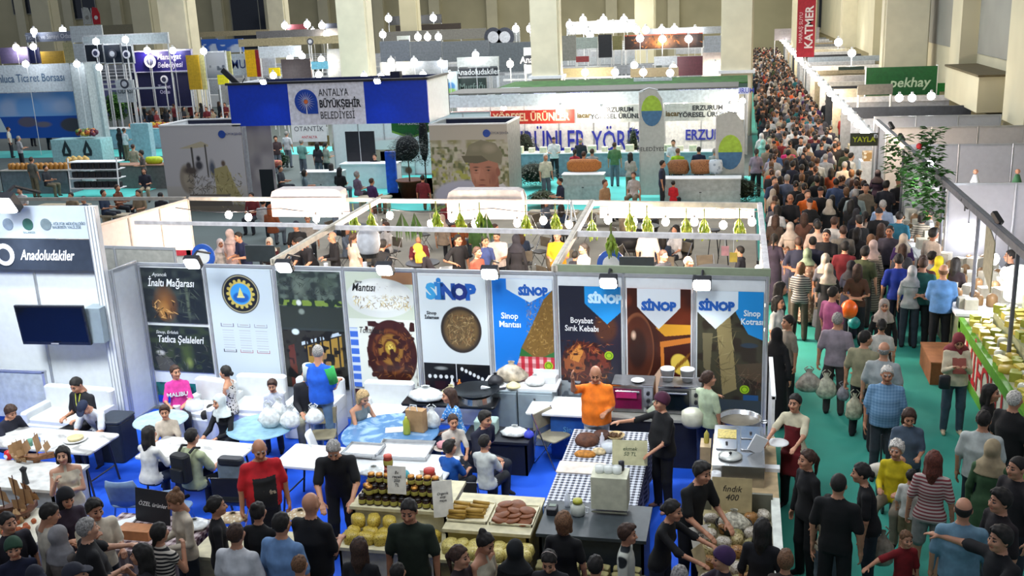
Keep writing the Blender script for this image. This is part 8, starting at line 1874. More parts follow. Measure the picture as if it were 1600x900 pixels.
for i,(px,py) in enumerate(((90,222),(102,220),(115,216),(128,212),(140,210),(152,208))):
 q = G(px,py,1.35);b = MB();rr = random.Random(i)
 for k in range(22):b.ball((rr.uniform(-.35,.35),rr.uniform(-.25,.25),rr.uniform(0,.18)),.11,6,k=4)
 o = b.build('produce_pile',mat(srgb(hp[i][0]),.5,vary=.2),loc=(q[0],45.9,1.42));tag(o,'%s pile of fruit and vegetables on the emblem counter' % hp[i][1],'produce',kind='stuff')
# honey counter, crate rack, crate stall
counter('long grey honey counter at the far left',-30.5,36.6,-27.2,37.5,1.0,mat(srgb('#a8a49c')),mat(srgb('#6c7078')))
hj = MB().lathe([(.09,0),(.10,.02),(.10,.2),(.06,.24),(0,.25)],n=10).build('honey_jar',mat(srgb('#a8742c'),.3),loc=(-30.2,37.0,1.0),smooth=True);tag(hj,'amber jar in the rows on the honey counter','jar','jars on the honey counter')
for k in range(1,26):dup(hj,(-30.2+(k % 13)*.23,36.9+(k//13)*.25,1.0))
hh_ = MB().lathe([(.12,0),(.14,.02),(.12,.3),(.05,.36),(0,.38)],n=10).build('straw_pot',mat(srgb('#c0a05c'),.7),loc=(-28.0,37.9,1.0),smooth=True);tag(hh_,'straw coloured pot behind the man in the grey vest','pot','straw pots at the honey counter')
for k in range(1,7):dup(hh_,(-28.0+(k % 4)*.28,37.9+(k//4)*.3,1.0))
MB().span((-29.0,37.6,0),(-26.8,38.3,1.0)).build('x',M_WHITE);bpy.data.objects['x'].name = 'pot_table';tag(bpy.data.objects['pot_table'],'white table under the straw coloured pots','table')
q = G(155,308,0);rk = thing('shelf_rack','pale metal shelf rack with black goods at the turquoise floor','shelf',(q[0],q[1],0))
for z in (.4,.8,1.15,1.45):MB().span((-1.1,-.3+z*.1,z-.03),(1.1,.3+z*.1,z)).build('shelf_board',M_WHITE,rk)
for x in (-1.1,1.1):MB().tube((x,-.25,0),(x,-.1,1.6),.03).build('post',M_WHITE,rk)
gd = MB().bev((0,0,.12),(.26,.22,.24),.06).build('black_goods',M_BLACK,loc=(q[0]-.9,q[1],.4));tag(gd,'black packed article on the pale metal rack','goods','black goods on the pale rack')
for k in range(1,24):dup(gd,(q[0]-.95+(k % 8)*.27,q[1]+.05,[.4,.8,1.15][k//8]))
q = G(190,262,.9);counter('grey counter with crates behind the man in beige',q[0]-1.3,q[1],q[0]+2.6,q[1]+.8,1.0,mat(srgb('#94705c')),mat(srgb('#6c6a68')))
tag(bag_mesh(R,.8,.3,.4,knot=False).build('pear_heap',mat(srgb('#b4c828'),.5),loc=(q[0]+1.3,q[1]+.4,1.0),smooth=True),'heap of yellow green pears on the crate counter','produce')
tag(bag_mesh(R,.8,.3,.4,knot=False).build('fruit_heap',mat(srgb('#a85030'),.5),loc=(q[0]+2.2,q[1]+.4,1.0),smooth=True),'heap of red brown fruit beside the pears','produce')
# table with fruit and sitting crowd under the purple wall
q = YY(280,178,51.5);counter('long white fruit table in front of the purple wall',q[0]-5.0,51,q[0]+4.5,52,1.1,M_WHITE,mat(srgb('#8cb8c8')))
for i,(px,c,nm) in enumerate(((215,'#c8783c','orange'),(235,'#c8a028','yellow'),(252,'#a84828','red'),(270,'#b8902c','amber'),(290,'#5c7c2c','green'))):
 q2 = YY(px,178,51.5);b = MB();rr = random.Random(i+50)
 for k in range(20):b.ball((rr.uniform(-.5,.5),rr.uniform(-.3,.3),rr.uniform(0,.15)),.12,6,k=4)
 tag(b.build('fruit_pile',mat(srgb(c),.5),loc=(q2[0],51.5,1.12)),'%s fruit pile on the long table before the purple wall' % nm,'fruit',kind='stuff')
q2 = YY(222,205,46);tag(MB().box((0,0,0),(1.0,.4,1.9)).build('pale_totem',mat(srgb('#88a4b0')),loc=(q2[0],46,.95)),'pale blue upright display beside the tractor mural','display')
# purple stand
board('upper violet blue sign with a white round crest and script',208,80,300,111,60,'#1c1470','violet_sign','sign','Manavgat\nBelediyesi','#e8e4ff',.5,rim='#c0bce0',toff=.5,shear=.2)
board('lower left dark navy panel of the violet stand',209,113,241,166,60.1,'#121440','navy_board','board',rim='#c8ccd8')
board('middle navy panel with a small white crest on the violet stand',242,113,273,166,60.1,'#141648','navy_board','board','Ticaret\nOdası','#c8c4e8',.34,rim='#c8ccd8')
board('lower right dark navy panel of the violet stand',274,113,300,166,60.1,'#121440','navy_board','board',rim='#c8ccd8')
for px,py,s_,lab,yy in ((235,96,.55,'round white crest on the violet sign',59.8),(257,124,.35,'small round white crest on the middle navy panel',59.8),(150,83,.35,'white round crest on the left dark sign',57.3),(176,84,.4,'grey oval crest on the middle dark sign',57.3),(198,85,.35,'white round crest on the right dark sign',57.3),(195,131,.4,'dark round emblem on the white wall at the left',56.5),(54,56,.35,'navy round emblem on the grey fascia',72),(485,65,.3,'gold round emblem on the cream fascia',62),(771,58,1.0,'dark round crest on the pale board, left one',77),(789,58,1.0,'dark round crest on the pale board, right one',77)):
 q = YY(px,py,yy);r = thing('round_crest',lab,'crest',(q[0],yy,q[2]));s_ *= .72;MB().tube((0,.05,-float(q[2])),(0,.05,0),.04,n=6).build('post',M_ALUL,r);cc = '#e4e4f0' if 'white' in lab.split()[1:3] or 'white' in lab.split()[:2] else '#404450'
 MB().vprism([(s_*math.cos(t),s_*math.sin(t)) for t in [i*math.pi/10 for i in range(20)]],-.06,0).build('disc',mat(srgb(cc),.5),r);MB().vprism([(s_*.6*math.cos(t),s_*.6*math.sin(t)) for t in [i*math.pi/8 for i in range(16)]],-.08,-.06).build('disc_centre',mat(srgb('#303450' if cc == '#e4e4f0' else '#c8ccd4'),.5),r)
BB = [ # label, px0, py0, px1, py1, y, colour, text, tcol, size
 ('dark sign board with a white crest, left of three at the upper left',134,70,162,98,57.5,'#141c28',None,'',.4),('dark sign board with an oval crest, middle of three',163,70,190,98,57.5,'#182434',None,'',.4),('dark sign board with a white crest, right of three',191,72,207,98,57.5,'#1c2838',None,'',.4),
 ('white header over the dark sign boards at the upper left',130,55,262,69,58,'#b8c4c8',None,'',.4),('white box tower with a dark roof edge at the upper left',110,40,160,66,63,'#c8d0d4',None,'',.4),('lower part of the white box tower',116,68,133,100,62,'#c4ccd0',None,'',.4),
 ('grey fascia with a navy emblem and faint script',40,50,112,65,72.3,'#70788c','Ticaret ve Sanayi Odası','#c8ccd8',.5),('blurred violet grey wall strip at the left edge',0,74,44,99,66,'#4c4870',None,'',.4),('navy wall piece with a white post at the upper left',45,74,62,99,66.5,'#28305c',None,'',.4),
 ('mustard yellow wall panel at the upper left',64,80,100,100,66,'#b89428',None,'',.4),('cream striped curtain panel at the upper left',100,66,118,100,64.5,'#c8c090',None,'',.4),('beige balcony front between the flags',160,38,236,54,110,'#8c866c',None,'',.4),
 ('white wall with dark emblem and small print',182,125,210,160,57,'#c4ccd0','ODASI','#505860',.4),('tall mustard yellow pillar panel right of the violet stand',293,86,312,140,57,'#b49018',None,'',.4),('pale yellow pillar edge right of the mustard panel',313,86,320,140,57.5,'#c8c488',None,'',.4),
 ('grey misty landscape picture in a thin frame',320,82,353,122,58,'#8c949c',None,'',.4),('pale yellow post panel right of the landscape picture',354,80,361,118,58.5,'#c0bc7c',None,'',.4),('blue cloudy sky picture on the upper left stands',340,61,380,82,75,'#4c84d8',None,'',.4),('white slanted panel left of the sky picture',315,61,340,80,76,'#b8bcc4',None,'',.4),
 ('white board with cut off dark blue letters',362,84,384,118,62,'#c0ccd4','MU','#203878',.8),('bright yellow tall panel with a red edge',384,78,400,120,61,'#e0b010',None,'',.4),('narrow dark red strip beside the bright yellow panel',400,78,405,120,61,'#8c1c24',None,'',.4),('white square panel right of the red strip',405,76,430,118,61.5,'#c8d0dc',None,'',.4),('small yellow square sign by the blue header',420,106,437,119,59,'#e8cc10',None,'',.4),
 ('yellow lit cube behind the black roof lamp',340,117,356,132,55,'#e8d820',None,'',.4),('long cream fascia with small dark logos upper left of centre',372,58,556,70,63,'#b0a480',None,'',.4),('cream rail above the dark doorway',312,48,420,56,90,'#a49878',None,'',.4),
 ('black screen among the lamps left of the second column',508,36,546,52,82,'#2c303c',None,'',.4),('red and white sign among the lamps left of centre',448,38,480,46,84,'#8c3c44',None,'',.4),('grey market roof beyond the cream fascia',400,46,556,57,74,'#7c7c80',None,'',.4),('white glazed stall wall below the cream fascia',404,72,470,90,60,'#c4ccd4',None,'',.4),('cyan lit display below the cream fascia',486,96,512,108,56,'#7cc0d8',None,'',.4),('dark goods wall below the cream fascia',440,92,486,122,57,'#4c4040',None,'',.4),('pale goods wall left of the second column',512,76,558,122,58,'#8c9094',None,'',.4),
 ('long grey panel wall, left stretch with dark posts',594,64,640,96,66,'#7c8490',None,'',.4),('long grey panel wall, second stretch',641,64,690,96,66,'#80868e',None,'',.4),('long grey panel wall, third stretch',691,64,764,96,66,'#7c8288',None,'',.4),('long grey panel wall, stretch under the round crests',765,66,846,112,66,'#70787e',None,'',.4),
 ('pale board carrying the two dark round crests',760,48,812,66,77.4,'#9ca0a0',None,'',.4),('dark stage front with lamps at the far centre',606,24,690,38,105,'#3c3c3c',None,'',.4),('brown dark panels below the far stage',618,38,720,47,100,'#403834',None,'',.4),('grey roof under the far stage',594,47,760,63,86,'#6c6c68',None,'',.4),('small bright white sign left of the far lamps',620,56,640,62,80,'#d0d8d4',None,'',.4),
 ('white stand header above the first dark name sign',714,89,779,104,51,'#b8bcb8',None,'',.4),('black name sign with white script, left of the two',716,106,778,119,51,'#20262c','Anadoludakiler','#d8dcdc',.42),('dark lower sign with faint script under the first name sign',716,122,760,150,51,'#20302c','Mutfağı','#6c8078',.5),('white header above the second dark name sign',818,74,848,86,55,'#b8c0c0',None,'',.4),('black name sign with white script, right of the two',819,87,850,100,55,'#202630','Anadolu','#d8dcdc',.5),('white lower board under the second name sign',819,101,850,114,55,'#a8b0b0',None,'',.4),
 ('blue and green printed banner left of the first name sign',695,112,714,150,50.5,'#7cb0c8',None,'',.4),('grey kiosk wall behind the black speaker',594,96,700,122,60,'#84888c',None,'',.4),
 ('wide glowing orange and brown picture at the far centre',976,53,1098,76,72,'#5c3420',None,'',.4),('tall black box left of the orange picture',935,54,956,90,68,'#20242c',None,'',.4),('grey curtain wall left of the black box',864,56,900,95,64,'#84847c',None,'',.4),('yellowish door panel right of the black box',957,56,972,78,70,'#8c8658',None,'',.4),('pale grey long header at the far centre',885,32,1010,52,92,'#9ca0a4',None,'',.4),('long grey roof line right of the far centre',1010,43,1128,54,88,'#909498',None,'',.4),('white board at the right of the orange picture',1100,56,1128,82,70,'#a8b0bc',None,'',.4),
 ('white stall front with green base left of the black box',900,58,934,76,69,'#b8c4bc',None,'',.4),('small red counter at the far centre left',900,88,920,97,62,'#8c3438',None,'',.4),('dark red shelf wall right of the far centre',1058,88,1098,118,58,'#5c3038',None,'',.4),('white canopy roof at the far centre',1022,88,1062,102,60,'#d8dce0',None,'',.4),('tan wall strip above the turf roof, left',880,106,960,120,56,'#a09470',None,'',.4),('tan wall strip above the turf roof, right',985,106,1060,120,56,'#8c7c5c',None,'',.4),('grey goods wall right of the far centre',1098,82,1128,120,57,'#8c8484',None,'',.4),
 ('beige box block standing on the turf roof',976,134,1030,150,46,'#b8a88c',None,'',.4),('white long box above the beige block',990,122,1050,132,48,'#c8ccd4',None,'',.4),
 ('green board at the right hall wall',1462,130,1476,152,47,'#1c7c34',None,'',.4),('pale lit screen left of the right hall wall',1446,68,1478,90,62,'#a8b4d8',None,'',.4),('grey stall roof before the green sign',1340,132,1395,148,42,'#6c6c68',None,'',.4),('white stall wall band beyond the red banner',1262,88,1384,108,70,'#b8c4d0',None,'',.4),('dark green awning at the far right stalls',1310,104,1350,116,60,'#3c5048',None,'',.4),('pale arched roof beyond the red banner',1210,44,1280,62,100,'#9c98a0',None,'',.4),('grey wall with wiring at the far right',1336,50,1386,66,95,'#5c5c58',None,'',.4)]
for lab,x0,y0,x1,y1,yy,c,t_,tc_,ts in BB:
 pn = None
 if 'orange and brown' in lab:
  pn = Paint(180,40,srgb('#2c1c18'));pn.ell(.45,.5,.25,.6,srgb('#c8742c'),.2);pn.ell(.47,.4,.10,.3,srgb('#f0b450'),.1);pn.ell(.2,.5,.1,.4,srgb('#6c4030'),.1);pn.ell(.8,.5,.14,.5,srgb('#8c5430'),.15);pn.rect(0,.92,1,1,srgb('#a84c30'));pn.strokes(0,0,1,1,H('#1c1210','#a8642c','#4c2c1c'),70,.03,.01)
 if 'sky picture' in lab:pn = Paint(80,50,srgb('#2c64c8'));pn.mottle(0,0,1,.6,srgb('#c8d8f0'),5,.45,.2)
 if 'misty' in lab:pn = Paint(70,80,srgb('#9ca0a8'));pn.grad(0,.5,srgb('#6c7480'),srgb('#a4a8b0'));pn.mottle(0,.3,1,.5,srgb('#505864'),8,.5,.2)
 if 'blue and green printed' in lab:pn = Paint(50,80,srgb('#b8d0d8'));pn.ell(.5,.4,.4,.2,srgb('#4c84b8'),.1);pn.ell(.5,.2,.5,.15,srgb('#8cb860'),.1)
 board(lab,x0,y0,x1,y1,yy,c,{'pictur':'wall_picture'}.get(lab[-6:],'sign_board' if t_ or 'sign' in lab else 'display_board'),'panel' if not t_ else 'sign',t_,tc_ or '#fff',ts,rim='#c8ccd0' if ('misty' in lab or 'dark sign' in lab) else None,pnt=pn)
# speaker on a pole, roof lamps
q = YY(619,118,34.5);r = thing('speaker','small black loudspeaker on a thin pole above the blue header','speaker',(q[0],q[1],q[2]-.25));MB().bev((0,0,.2),(.36,.3,.4),.03).build('cabinet_box',M_BLACK,r);MB().tube((0,0,.4),(0,0,.9),.02).build('pole',M_ALU,r)
q = YY(370,118,34.0);r = thing('roof_lamp','long black lamp leaning up over the blue header','lamp',(q[0],q[1],q[2]-.3));MB().bev((0,0,.3),(.22,.1,.9),.03).build('housing',M_BLACK,r).rotation_euler = (0,-.8,0);MB().tube((0,0,-.2),(.3,0,.2),.02).build('arm',M_BLACK,r)
# feather flags on the far balcony
for px,py,c,lab in ((138,38,'#b8bcb8','white feather flag with a grey crest at the far upper left'),(152,38,'#c01828','red feather flag with a white crescent at the far upper left'),(235,46,'#b8bcb8','white feather flag right of the balcony'),(250,46,'#9ca0b8','pale curved flag beside the first column')):
 q = YY(px,py,100);r = thing('feather_flag',lab,'flag',(q[0],100,q[2]));MB().vprism([(-.4,0),(.4,0),(.45,1.1),(.2,1.7),(-.3,1.8),(-.5,.9)],-.04,.04).build('cloth',mat(srgb(c),.6),r);MB().vprism([(.22*math.cos(t),.7+.22*math.sin(t)) for t in [i*math.pi/6 for i in range(12)]],-.06,-.04).build('emblem',mat(srgb('#e8e8e8' if c == '#c01828' else '#8c8c84')),r);MB().tube((-.5,0,-float(q[2])),(-.5,0,1.7),.05).build('pole',M_ALU,r)
# turf roof with white signs
q0,q1 = YY(782,140,47),YY(1168,140,47)
tf = thing('turf_roof','long green artificial turf roof over the middle stands','roof',(q0[0],46.0,0));w_ = q1[0]-q0[0]
MB().span((0,0,3.0),(w_,4.2,3.15)).build('turf',mat(srgb('#2c6424'),.9,0,'foliage',c2=srgb('#1c4418'),scale=3),tf);MB().span((0,-.1,2.65),(w_,0,3.1)).build('front_edge',mat(srgb('#1c3c34'),.6),tf)
for x in (.1,w_/3,w_*2/3,w_-.1):MB().tube((x,.1,0),(x,.1,3),.06).build('post',M_ALUL,tf)
for i,(a,b) in enumerate(((783,812),(834,868),(891,921),(1060,1097),(1108,1134),(1142,1170))):
 board('white light box with blue print on the turf roof edge, %s from the left' % ['first','second','third','fourth','fifth','sixth'][i],a,137,b,147,45.8,'#c8d0f0','light_box','sign','ERZURUM','#3848b0',.3,legs=True)
# far stands fill
bl = [(-56,70,8,'navy'),(-44,76,8,'white'),(-36,66,7,'grey'),(-27,64,7,'cream'),(-20,72,7,'white'),(-13,70,7,'grey'),(-6,78,5,'white'),(-50,88,9,'cream'),(-39.5,94.5,8,'white'),(-26,86,8,'grey'),(-17.5,95,8,'white'),(-6,95,5,'cream'),(-60,104,10,'white'),(-45,106,9,'grey'),(-31,104,9,'white'),(-19,108,9,'cream'),(-7,110,6,'white'),(-75,100,10,'grey'),(-70,82,9,'white')]
cc_ = {'navy':'#2c3464','white':'#b8c0c8','grey':'#80868c','cream':'#b0a888'}
for i,(x,y,w_,c) in enumerate(bl):
 r = thing('far_stand','%s far stand with a flat white fascia, %s' % (c,['beside the violet wall','behind the sky picture','behind the yellow panels','behind the cream fascia','left of the long grey wall','behind the long grey wall','beyond the turf roof','under the dark doorway','behind the misty picture','right of the second column','before the far stage','left of the aisle far back','at the back wall on the left','at the back wall by the flags','at the back wall by the first column','at the back wall in the centre','at the back wall near the aisle','farthest to the left','left behind the seaside mural'][i]),'stand',(x,y,0))
 m = mat(srgb(cc_[c]),.5);MB().span((0,3,0),(w_,3.08,2.6)).build('back_panel',m,r);MB().span((0,0,0),(.08,3,2.6)).build('side_panel',m,r);MB().span((w_-.08,0,0),(w_,3,2.6)).build('side_panel',m,r);MB().span((0,-.05,2.1),(w_,.05,2.7)).build('fascia',mat(srgb('#b8bcc4'),.5),r);MB().span((.4,.3,0),(w_-.4,1.0,.95)).build('counter',M_WHITE,r)
# lamps of the far stands (centres read off the photograph, hung at the stands' own distances)
LS = [(25,74,66),(52,73,66),(98,47,75),(53,49,72),(150,65,57),(196,62,57),(230,79,60),(270,79,60),(258,47,80),(318,80,57),(453,92,58),(472,88,60),(502,93,58),(498,117,54),(543,116,54),(569,119,50),(590,126,45),(595,120,52),(611,96,60),(647,96,60),(689,99,60),(661,117,52),(703,118,50),(743,86,51),(797,100,55),(838,70,55),(607,29,103),(637,28,103),(677,28,103),(653,58,80),(668,58,80),(685,58,80),(598,54,82),(480,38,82),(503,40,82),(489,50,78),(510,53,74),(445,40,84),(427,118,56),
 (806,45,75),(828,45,75),(895,47,88),(911,31,92),(943,31,92),(975,31,92),(890,39,90),(912,41,90),(935,40,90),(958,40,90),(980,41,88),(919,50,80),(922,56,76),(898,68,70),(1000,60,71),(1035,61,71),(1076,61,71),(1034,47,88),(1054,46,88),(1086,48,88),(994,46,88),(914,113,55),(961,113,55),(991,102,58),(1005,113,55),(1047,114,55),(1052,106,57),(1117,102,57),(1009,47,84),(40,100,49),(120,100,48.5),(155,105,48),(1348,58,90),(1331,83,62),(1310,66,85),(1405,153,38),(1425,153,38),(1455,150,38)]
for i,(px,py,yy) in enumerate(LS):
 q = YY(px,py,yy-.4);lampdot('bright white lamp hung over the far stands of the hall',q,'lamps over the far stands',.0036*yy,(.95,.97,1) if i % 6 else (1,.88,.7),26,260 if i % 6 == 0 else 0)

rb_ = None
for i in range(34):
 y = 53+i*1.75;x = -6-(i*13 % 37)*1.3;L_ = 7+(i*5 % 6)
 if rb_ is None:rb_ = beam('thin white roof rail over the far stands',(x-L_/2,y,2.75),(x+L_/2,y,2.75),M_ALUL,.05,'roof_rail','roof rails over the far stands','rail')
 else:
  o = rb_.copy();COL.objects.link(o);o.location = (x,y,2.7+(i % 3)*.12);o.scale = (L_/7,1,1);LABELS[rb_['label']].append(o)

RC = random.Random(5)
TOPS = [('black','#0c0d11',34),('white','#a8aaac',12),('grey','#505056',10),('beige','#7c6e5c',8),('navy','#12172c',14),('dark red','#6c1820',4),('bright orange','#c8501c',2),('olive green','#3c4428',5),('pale blue','#64789a',4),('magenta','#8c2058',2),('teal','#1c6468',3),('brown','#4c3020',5),('cream','#988f7a',5),('purple','#3c2458',2),('red','#a81c1c',2),('striped',('stripe','#a8a49c','#3c3a3c',20),3)]
pool = [t for t in TOPS for _ in range(t[2])]
POSES = [('stand',DN,0),('walk',DN,0),('stand',('hold','hold'),0),('walk',('bag','bag'),0),('stand',('back','back'),0),('stand',('phone','down'),0)]
HM_ = [('short','black','short black hair'),('short','black','short black hair'),('short','black','short black hair'),('thick','black','thick black hair'),('short','brown','short brown hair'),('thick','black','thick black hair'),('cap','#1c1e26','a dark cap')]
HF_ = [('long','black','long black hair'),('long','brown','long brown hair'),('tail','black','a dark ponytail'),('lowbun','brown','tied brown hair'),('longhijab','#1a1a20','a black headscarf'),('longhijab','#a89c8c','a beige headscarf'),('longhijab','#5c5864','a grey headscarf'),('bob','lbrown','light brown hair'),('longhijab','#c4b8b0','a pale headscarf')]
# hand placed people of the nearer crowd: px, py, top, hair, face, label
NC = [
 (1235,347,'#b8a898','longhijab','#b0a498',175,'woman in a cream headscarf and beige coat in the nearer crowd'),(1212,335,'#3c3028','long','brown',170,'woman with long brown hair and olive bag in the nearer crowd'),(1257,332,'#5c3c30','long','brown',175,'woman with very long auburn brown hair in a brown top'),(1215,320,'#c4c4c4','long','black',160,'woman with long hair and one white sleeve by the lit post'),
 (1235,303,'#17181c','bald','black',5,'bald man in black facing the camera in the nearer crowd'),(1262,296,'#d8641c','short','brown',10,'man in a bright orange tee facing the camera'),(1256,318,'#3c6c90','short','black',10,'child in a blue top in front of the orange tee'),(1299,262,'#8c3c1c','long','black',175,'woman in a long rust orange dress with waist long black hair'),
 (1337,295,'#98a4a0','short','grey',175,'man in a pale shirt with a beige backpack'),(1380,312,'#a0b4d4','short','grey',165,'man in a pale blue striped shirt near the lit stall'),(1304,338,'#c0c0bc','short','brown',150,'man in a white shirt with black braces strap'),(1352,330,'#c0b0a4','tail','black',165,'woman in a pale pink top behind the beard man'),(1374,325,'#0e0f14','cap','#14161c',175,'broad man in a black tee and cap'),(1406,330,'#1c6078','short','black',150,'man in a teal tee at the right of the crowd'),
 (1391,352,'#44404c','short','black',-20,'young man in a grey tee with a strap looking left'),(1441,332,('stripe','#a49c8c','#5c564c',18),'bob','black',165,'woman in a long beige striped tunic with a black hood'),(1459,356,'#c8b4a0','thick','black',120,'man in a cream tee leaning to the stall'),(1457,392,'#8c9090','lowbun','black',110,'woman in a grey top with tied black hair at the stall'),(1443,398,'#4c2420','short','brown',165,'brown haired man beside the teal tee at the front stall'),
 (1468,400,'#c8b820','hijab','#c8b820',160,'person in a yellow headscarf at the front stall'),(1494,402,'#1c0e14','long','black',150,'woman in a very dark plum top at the cheese heaps'),(1426,415,'#b0b0b0','longhijab','#b8b8b8',170,'woman in a white headscarf between the teal and blue shirts'),(1307,278,'#3c4c6c','short','black',160,'man in a dusty blue shirt in the middle of the crowd'),(1210,275,'#2c3c58','short','black',30,'man in a dark blue shirt at the left of the crowd'),(1230,272,'#5c6478','short','grey',170,'grey haired man in a grey blue top at the left of the crowd'),
 (1253,256,'#101218','short','black',175,'man in black seen from behind left of the rust dress'),(1268,252,'#0e1016','short','black',170,'second man in black beside the rust dress'),(1232,228,'#d0286c','short','brown',5,'person in a hot pink tee holding a dark tray'),(1212,232,'#4c6488','short','brown',160,'man in a faded blue tee at the left edge of the crowd'),(1205,240,'#8c8490','tail','black',170,'woman in a lilac top with a strap at the left edge of the crowd'),
 (1320,252,'#c0b8a8','short','grey',175,'grey haired man in a cream shirt left of the lamp row'),(1330,238,'#c8c4b8','short','black',120,'man in a cream shirt bending right near the lamp row'),(1290,240,'#909498','short','grey',175,'man in a light grey shirt mid crowd'),(1277,246,'#b4b8b8','short','brown',170,'man in a white shirt mid crowd left'),(1258,216,'#c4ccd0','short','grey',175,'man in white with a dark strap mid crowd'),(1240,198,'#c8c8c4','short','black',175,'man in a white shirt with a strap farther up the crowd'),
 (1272,205,'#5c1c20','short','black',170,'man in dark red with a yellow bag up the crowd'),(1288,212,'#8c9494','short','black',175,'man in a grey white shirt up the crowd'),(1317,178,'#b02c20','short','black',120,'man in a bright red top near the red lit stall'),(1292,155,'#0c1018','short','black',178,'tall man in a black tee high up the crowd'),(1228,140,'#7c1c58','long','black',175,'woman in a magenta coat high up the crowd'),(1208,208,'#c05020','short','black',175,'man in a burnt orange top at the left of the crowd'),(1190,208,'#c0c0bc','hijab','#c4c0c0',175,'woman in a white headscarf at the left edge high up'),(1192,218,'#8cc0b4','hijab','#8cc4b8',175,'woman in a mint headscarf at the left edge'),
 (1405,277,'#181a20','cap','#101218',20,'man in a black cap facing the camera at the white stall'),(1372,265,'#2c1c34','longhijab','#1c1420',160,'woman in a dark plum headscarf near the white stall'),(1385,282,'#1c1c24','thick','black',150,'dark haired man in black near the white stall'),(1210,365,'#2c2434','tail','black',170,'woman in dark purple left of the floral dress'),(1318,352,'#6c6860','short','brown',175,'man in a taupe shirt behind the crossed arms'),(1278,345,'#c0a898','short','black',175,'dark haired person in pale clothes left of the crossed arms'),(1340,355,'#2c2a2c','long','black',165,'woman with long black hair in charcoal mid crowd')]
placed = []
for px,py,c,hs,hc,fc,lab in NC:
 f = hs in ('long','tail','bob','lowbun','hijab','longhijab') ;h = 1.3 if 'child' in lab else (1.63 if f else 1.74)
 pz = POSES[(px*7+py) % len(POSES)]
 low = 'dress' if ('dress' in lab or 'coat' in lab or 'tunic' in lab) else 'trousers'
 i_ = person(lab,px=(px,py),sex='f' if f else 'm',h=h,top=c,bot=['#14161e','#2c3440','#3c3c3c'][px % 3],hair=(hs,hc),face=fc,legs='stand',arms=pz[1],lod=1 if py > 300 else 2,child='child' in lab,low=low,skin=px % 4)
 placed.append((i_['loc'].x,i_['loc'].y))
for o in SC.objects:
 if o.get('category') == 'person':placed.append((o.location.x,o.location.y))
NIND = 0;far_pts = []
y = 19.5;row = 0
cand = []
while y < 114:
 step = .62 if y < 60 else .8
 n = 5
 for k in range(n):
  cand.append((.72+(k+.5)*(2.75/n)+RC.uniform(-.2,.2),y+RC.uniform(-.25,.25)))
 y += step;row += 1
LIM = 300-NPEOPLE-1
for (x,y) in cand:
 if any((x-a)**2+(y-b)**2 < (.40 if y < 30 else .42)**2 for a,b in placed[-260:] if abs(b-y) < 1.2):continue
 if y < 26 and RC.random() < .3:continue
 placed.append((x,y));t = RC.choice(pool);f = RC.random() < .48;hr = RC.choice(HF_ if f else HM_);ps = RC.choice(POSES);fc = RC.choice([180,170,165,190,195,175,185,160,-12,150])
 if NIND < LIM:
  NIND += 1
  zone = ('facing away, ' if abs(fc-180) < 40 else 'facing us, ')+('aisle by warm stand' if y < 27 else ('aisle by rest area' if y < 36 else ('middle of aisle crowd' if y < 50 else 'far aisle crowd')))
  wd = 'walking away' if abs(fc-180) < 40 else 'coming towards us'
  lab = '%s with %s, %s top, %s' % ('woman' if f else 'man',hr[2],t[0],zone)
  person(lab,loc=(x,y,0),sex='f' if f else 'm',h=(1.62 if f else 1.73)+RC.uniform(-.05,.05),top=t[1],bot=RC.choice(['#14161e','#24304c','#2c2c2c','#4c4438']),hair=hr[:2],face=fc,legs=ps[0],arms=ps[1],lod=2,low='robe' if (f and hr[0] == 'longhijab' and RC.random() < .5) else 'trousers',skin=RC.randrange(4),z0=.012)
 else:far_pts.append((x,y,t,f,hr,ps,fc))
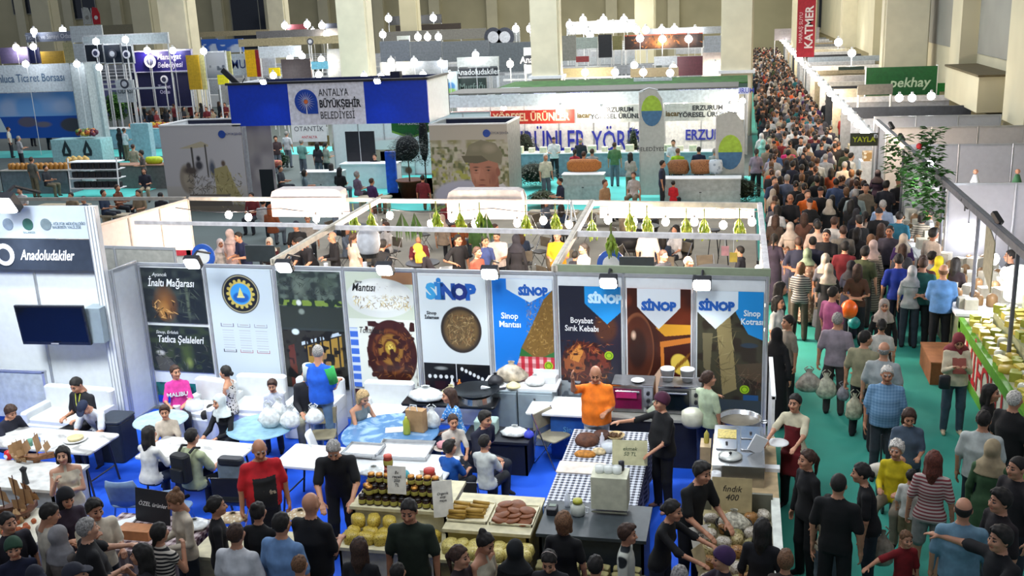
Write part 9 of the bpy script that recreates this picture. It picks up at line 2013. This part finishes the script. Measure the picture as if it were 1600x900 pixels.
# the rest of the crowd, beyond the three hundred that show largest: one object
vs,fs,ms_ = [],[],[];mats_ = [];mi = {}
def midx(m):
 if m.name not in mi:mi[m.name] = len(mats_);mats_.append(m)
 return mi[m.name]
off = 0
for (x,y,t,f,hr,ps,fc) in far_pts:
 me,HMx,tp,_,_,_,_ = body(sex='f' if f else 'm',legs=ps[0],arms=ps[1],lod=3)
 s_ = (1.62 if f else 1.72)/1.74;a = math.radians(fc);Mx = np.array(Matrix.Translation((x,y,0)) @ Matrix.Rotation(a,4,'Z') @ Matrix.Scale(s_,4))
 hc_ = HC.get(hr[1]) or srgb(hr[1])
 mm_ = [mat(SKINS[0],.55,vary=.05),cloth(t[1]),cloth('#1c1e28'),cloth('#15151a'),mat(HC['black'],.8),mat(SKINS[0],.55,vary=.05),mat(SKINS[0],.55,vary=.05),cloth(t[1])]
 for m_e,X_,mm in ((me,Mx,mm_),(hair_mesh(hr[0],3),Mx @ np.array(HMx),[mat(hc_,.7,vary=.3,scale=70) if hr[0] not in COVER else cloth(hr[1])])):
  n = len(m_e.vertices);co = np.empty(n*3,np.float32);m_e.vertices.foreach_get('co',co);co = co.reshape(-1,3) @ X_[:3,:3].T+X_[:3,3]
  nf = len(m_e.polygons);li = np.empty(len(m_e.loops),np.int32);m_e.loops.foreach_get('vertex_index',li);mt = np.empty(nf,np.int32);m_e.polygons.foreach_get('material_index',mt)
  if len(li) != nf*4:continue
  lut = np.array([midx(q) for q in mm],np.int32)
  vs.append(co);fs.append(li.reshape(-1,4)+off);ms_.append(lut[mt]);off += n
if vs:
 V_ = np.concatenate(vs);F_ = np.concatenate(fs);M_ = np.concatenate(ms_)
 me = bpy.data.meshes.new('distant_crowd');me.vertices.add(len(V_));me.vertices.foreach_set('co',V_.astype(np.float32).ravel());me.loops.add(F_.size);me.loops.foreach_set('vertex_index',F_.astype(np.int32).ravel())
 me.polygons.add(len(F_));me.polygons.foreach_set('loop_start',np.arange(0,F_.size,4,dtype=np.int32));me.polygons.foreach_set('loop_total',np.full(len(F_),4,np.int32));me.polygons.foreach_set('material_index',M_.astype(np.int32));me.polygons.foreach_set('use_smooth',np.ones(len(F_),bool))
 for m_ in mats_:me.materials.append(m_)
 me.update(calc_edges=True);me.validate();o = bpy.data.objects.new('distant_crowd',me);COL.objects.link(o);tag(o,'packed crowd of visitors at the far end of the aisle','crowd',kind='stuff')
print('PEOPLE',NPEOPLE,'far',len(far_pts),'tris far',0 if not vs else len(F_)*2)
print('UNIQUE TRIS',sum(len(m.polygons)*2 for m in bpy.data.meshes))
# ------------------------------------------------------------------ lettering curves become meshes
bpy.context.view_layer.update()
dg = bpy.context.evaluated_depsgraph_get()
for o in [o for o in SC.objects if o.type == 'FONT']:
 me = bpy.data.meshes.new_from_object(o.evaluated_get(dg));n = bpy.data.objects.new(o.name,me);nm = o.name
 COL.objects.link(n);n.parent = o.parent;n.location = o.location;n.rotation_euler = o.rotation_euler;n.scale = o.scale
 for k in o.keys():
  if k in ('label','category','group','kind'):n[k] = o[k]
 bpy.data.objects.remove(o);n.name = nm
# things that share one label share one group
for lab,obs in LABELS.items():
 if len(obs) > 1 and not obs[0].get('group'):
  for o in obs:o['group'] = lab
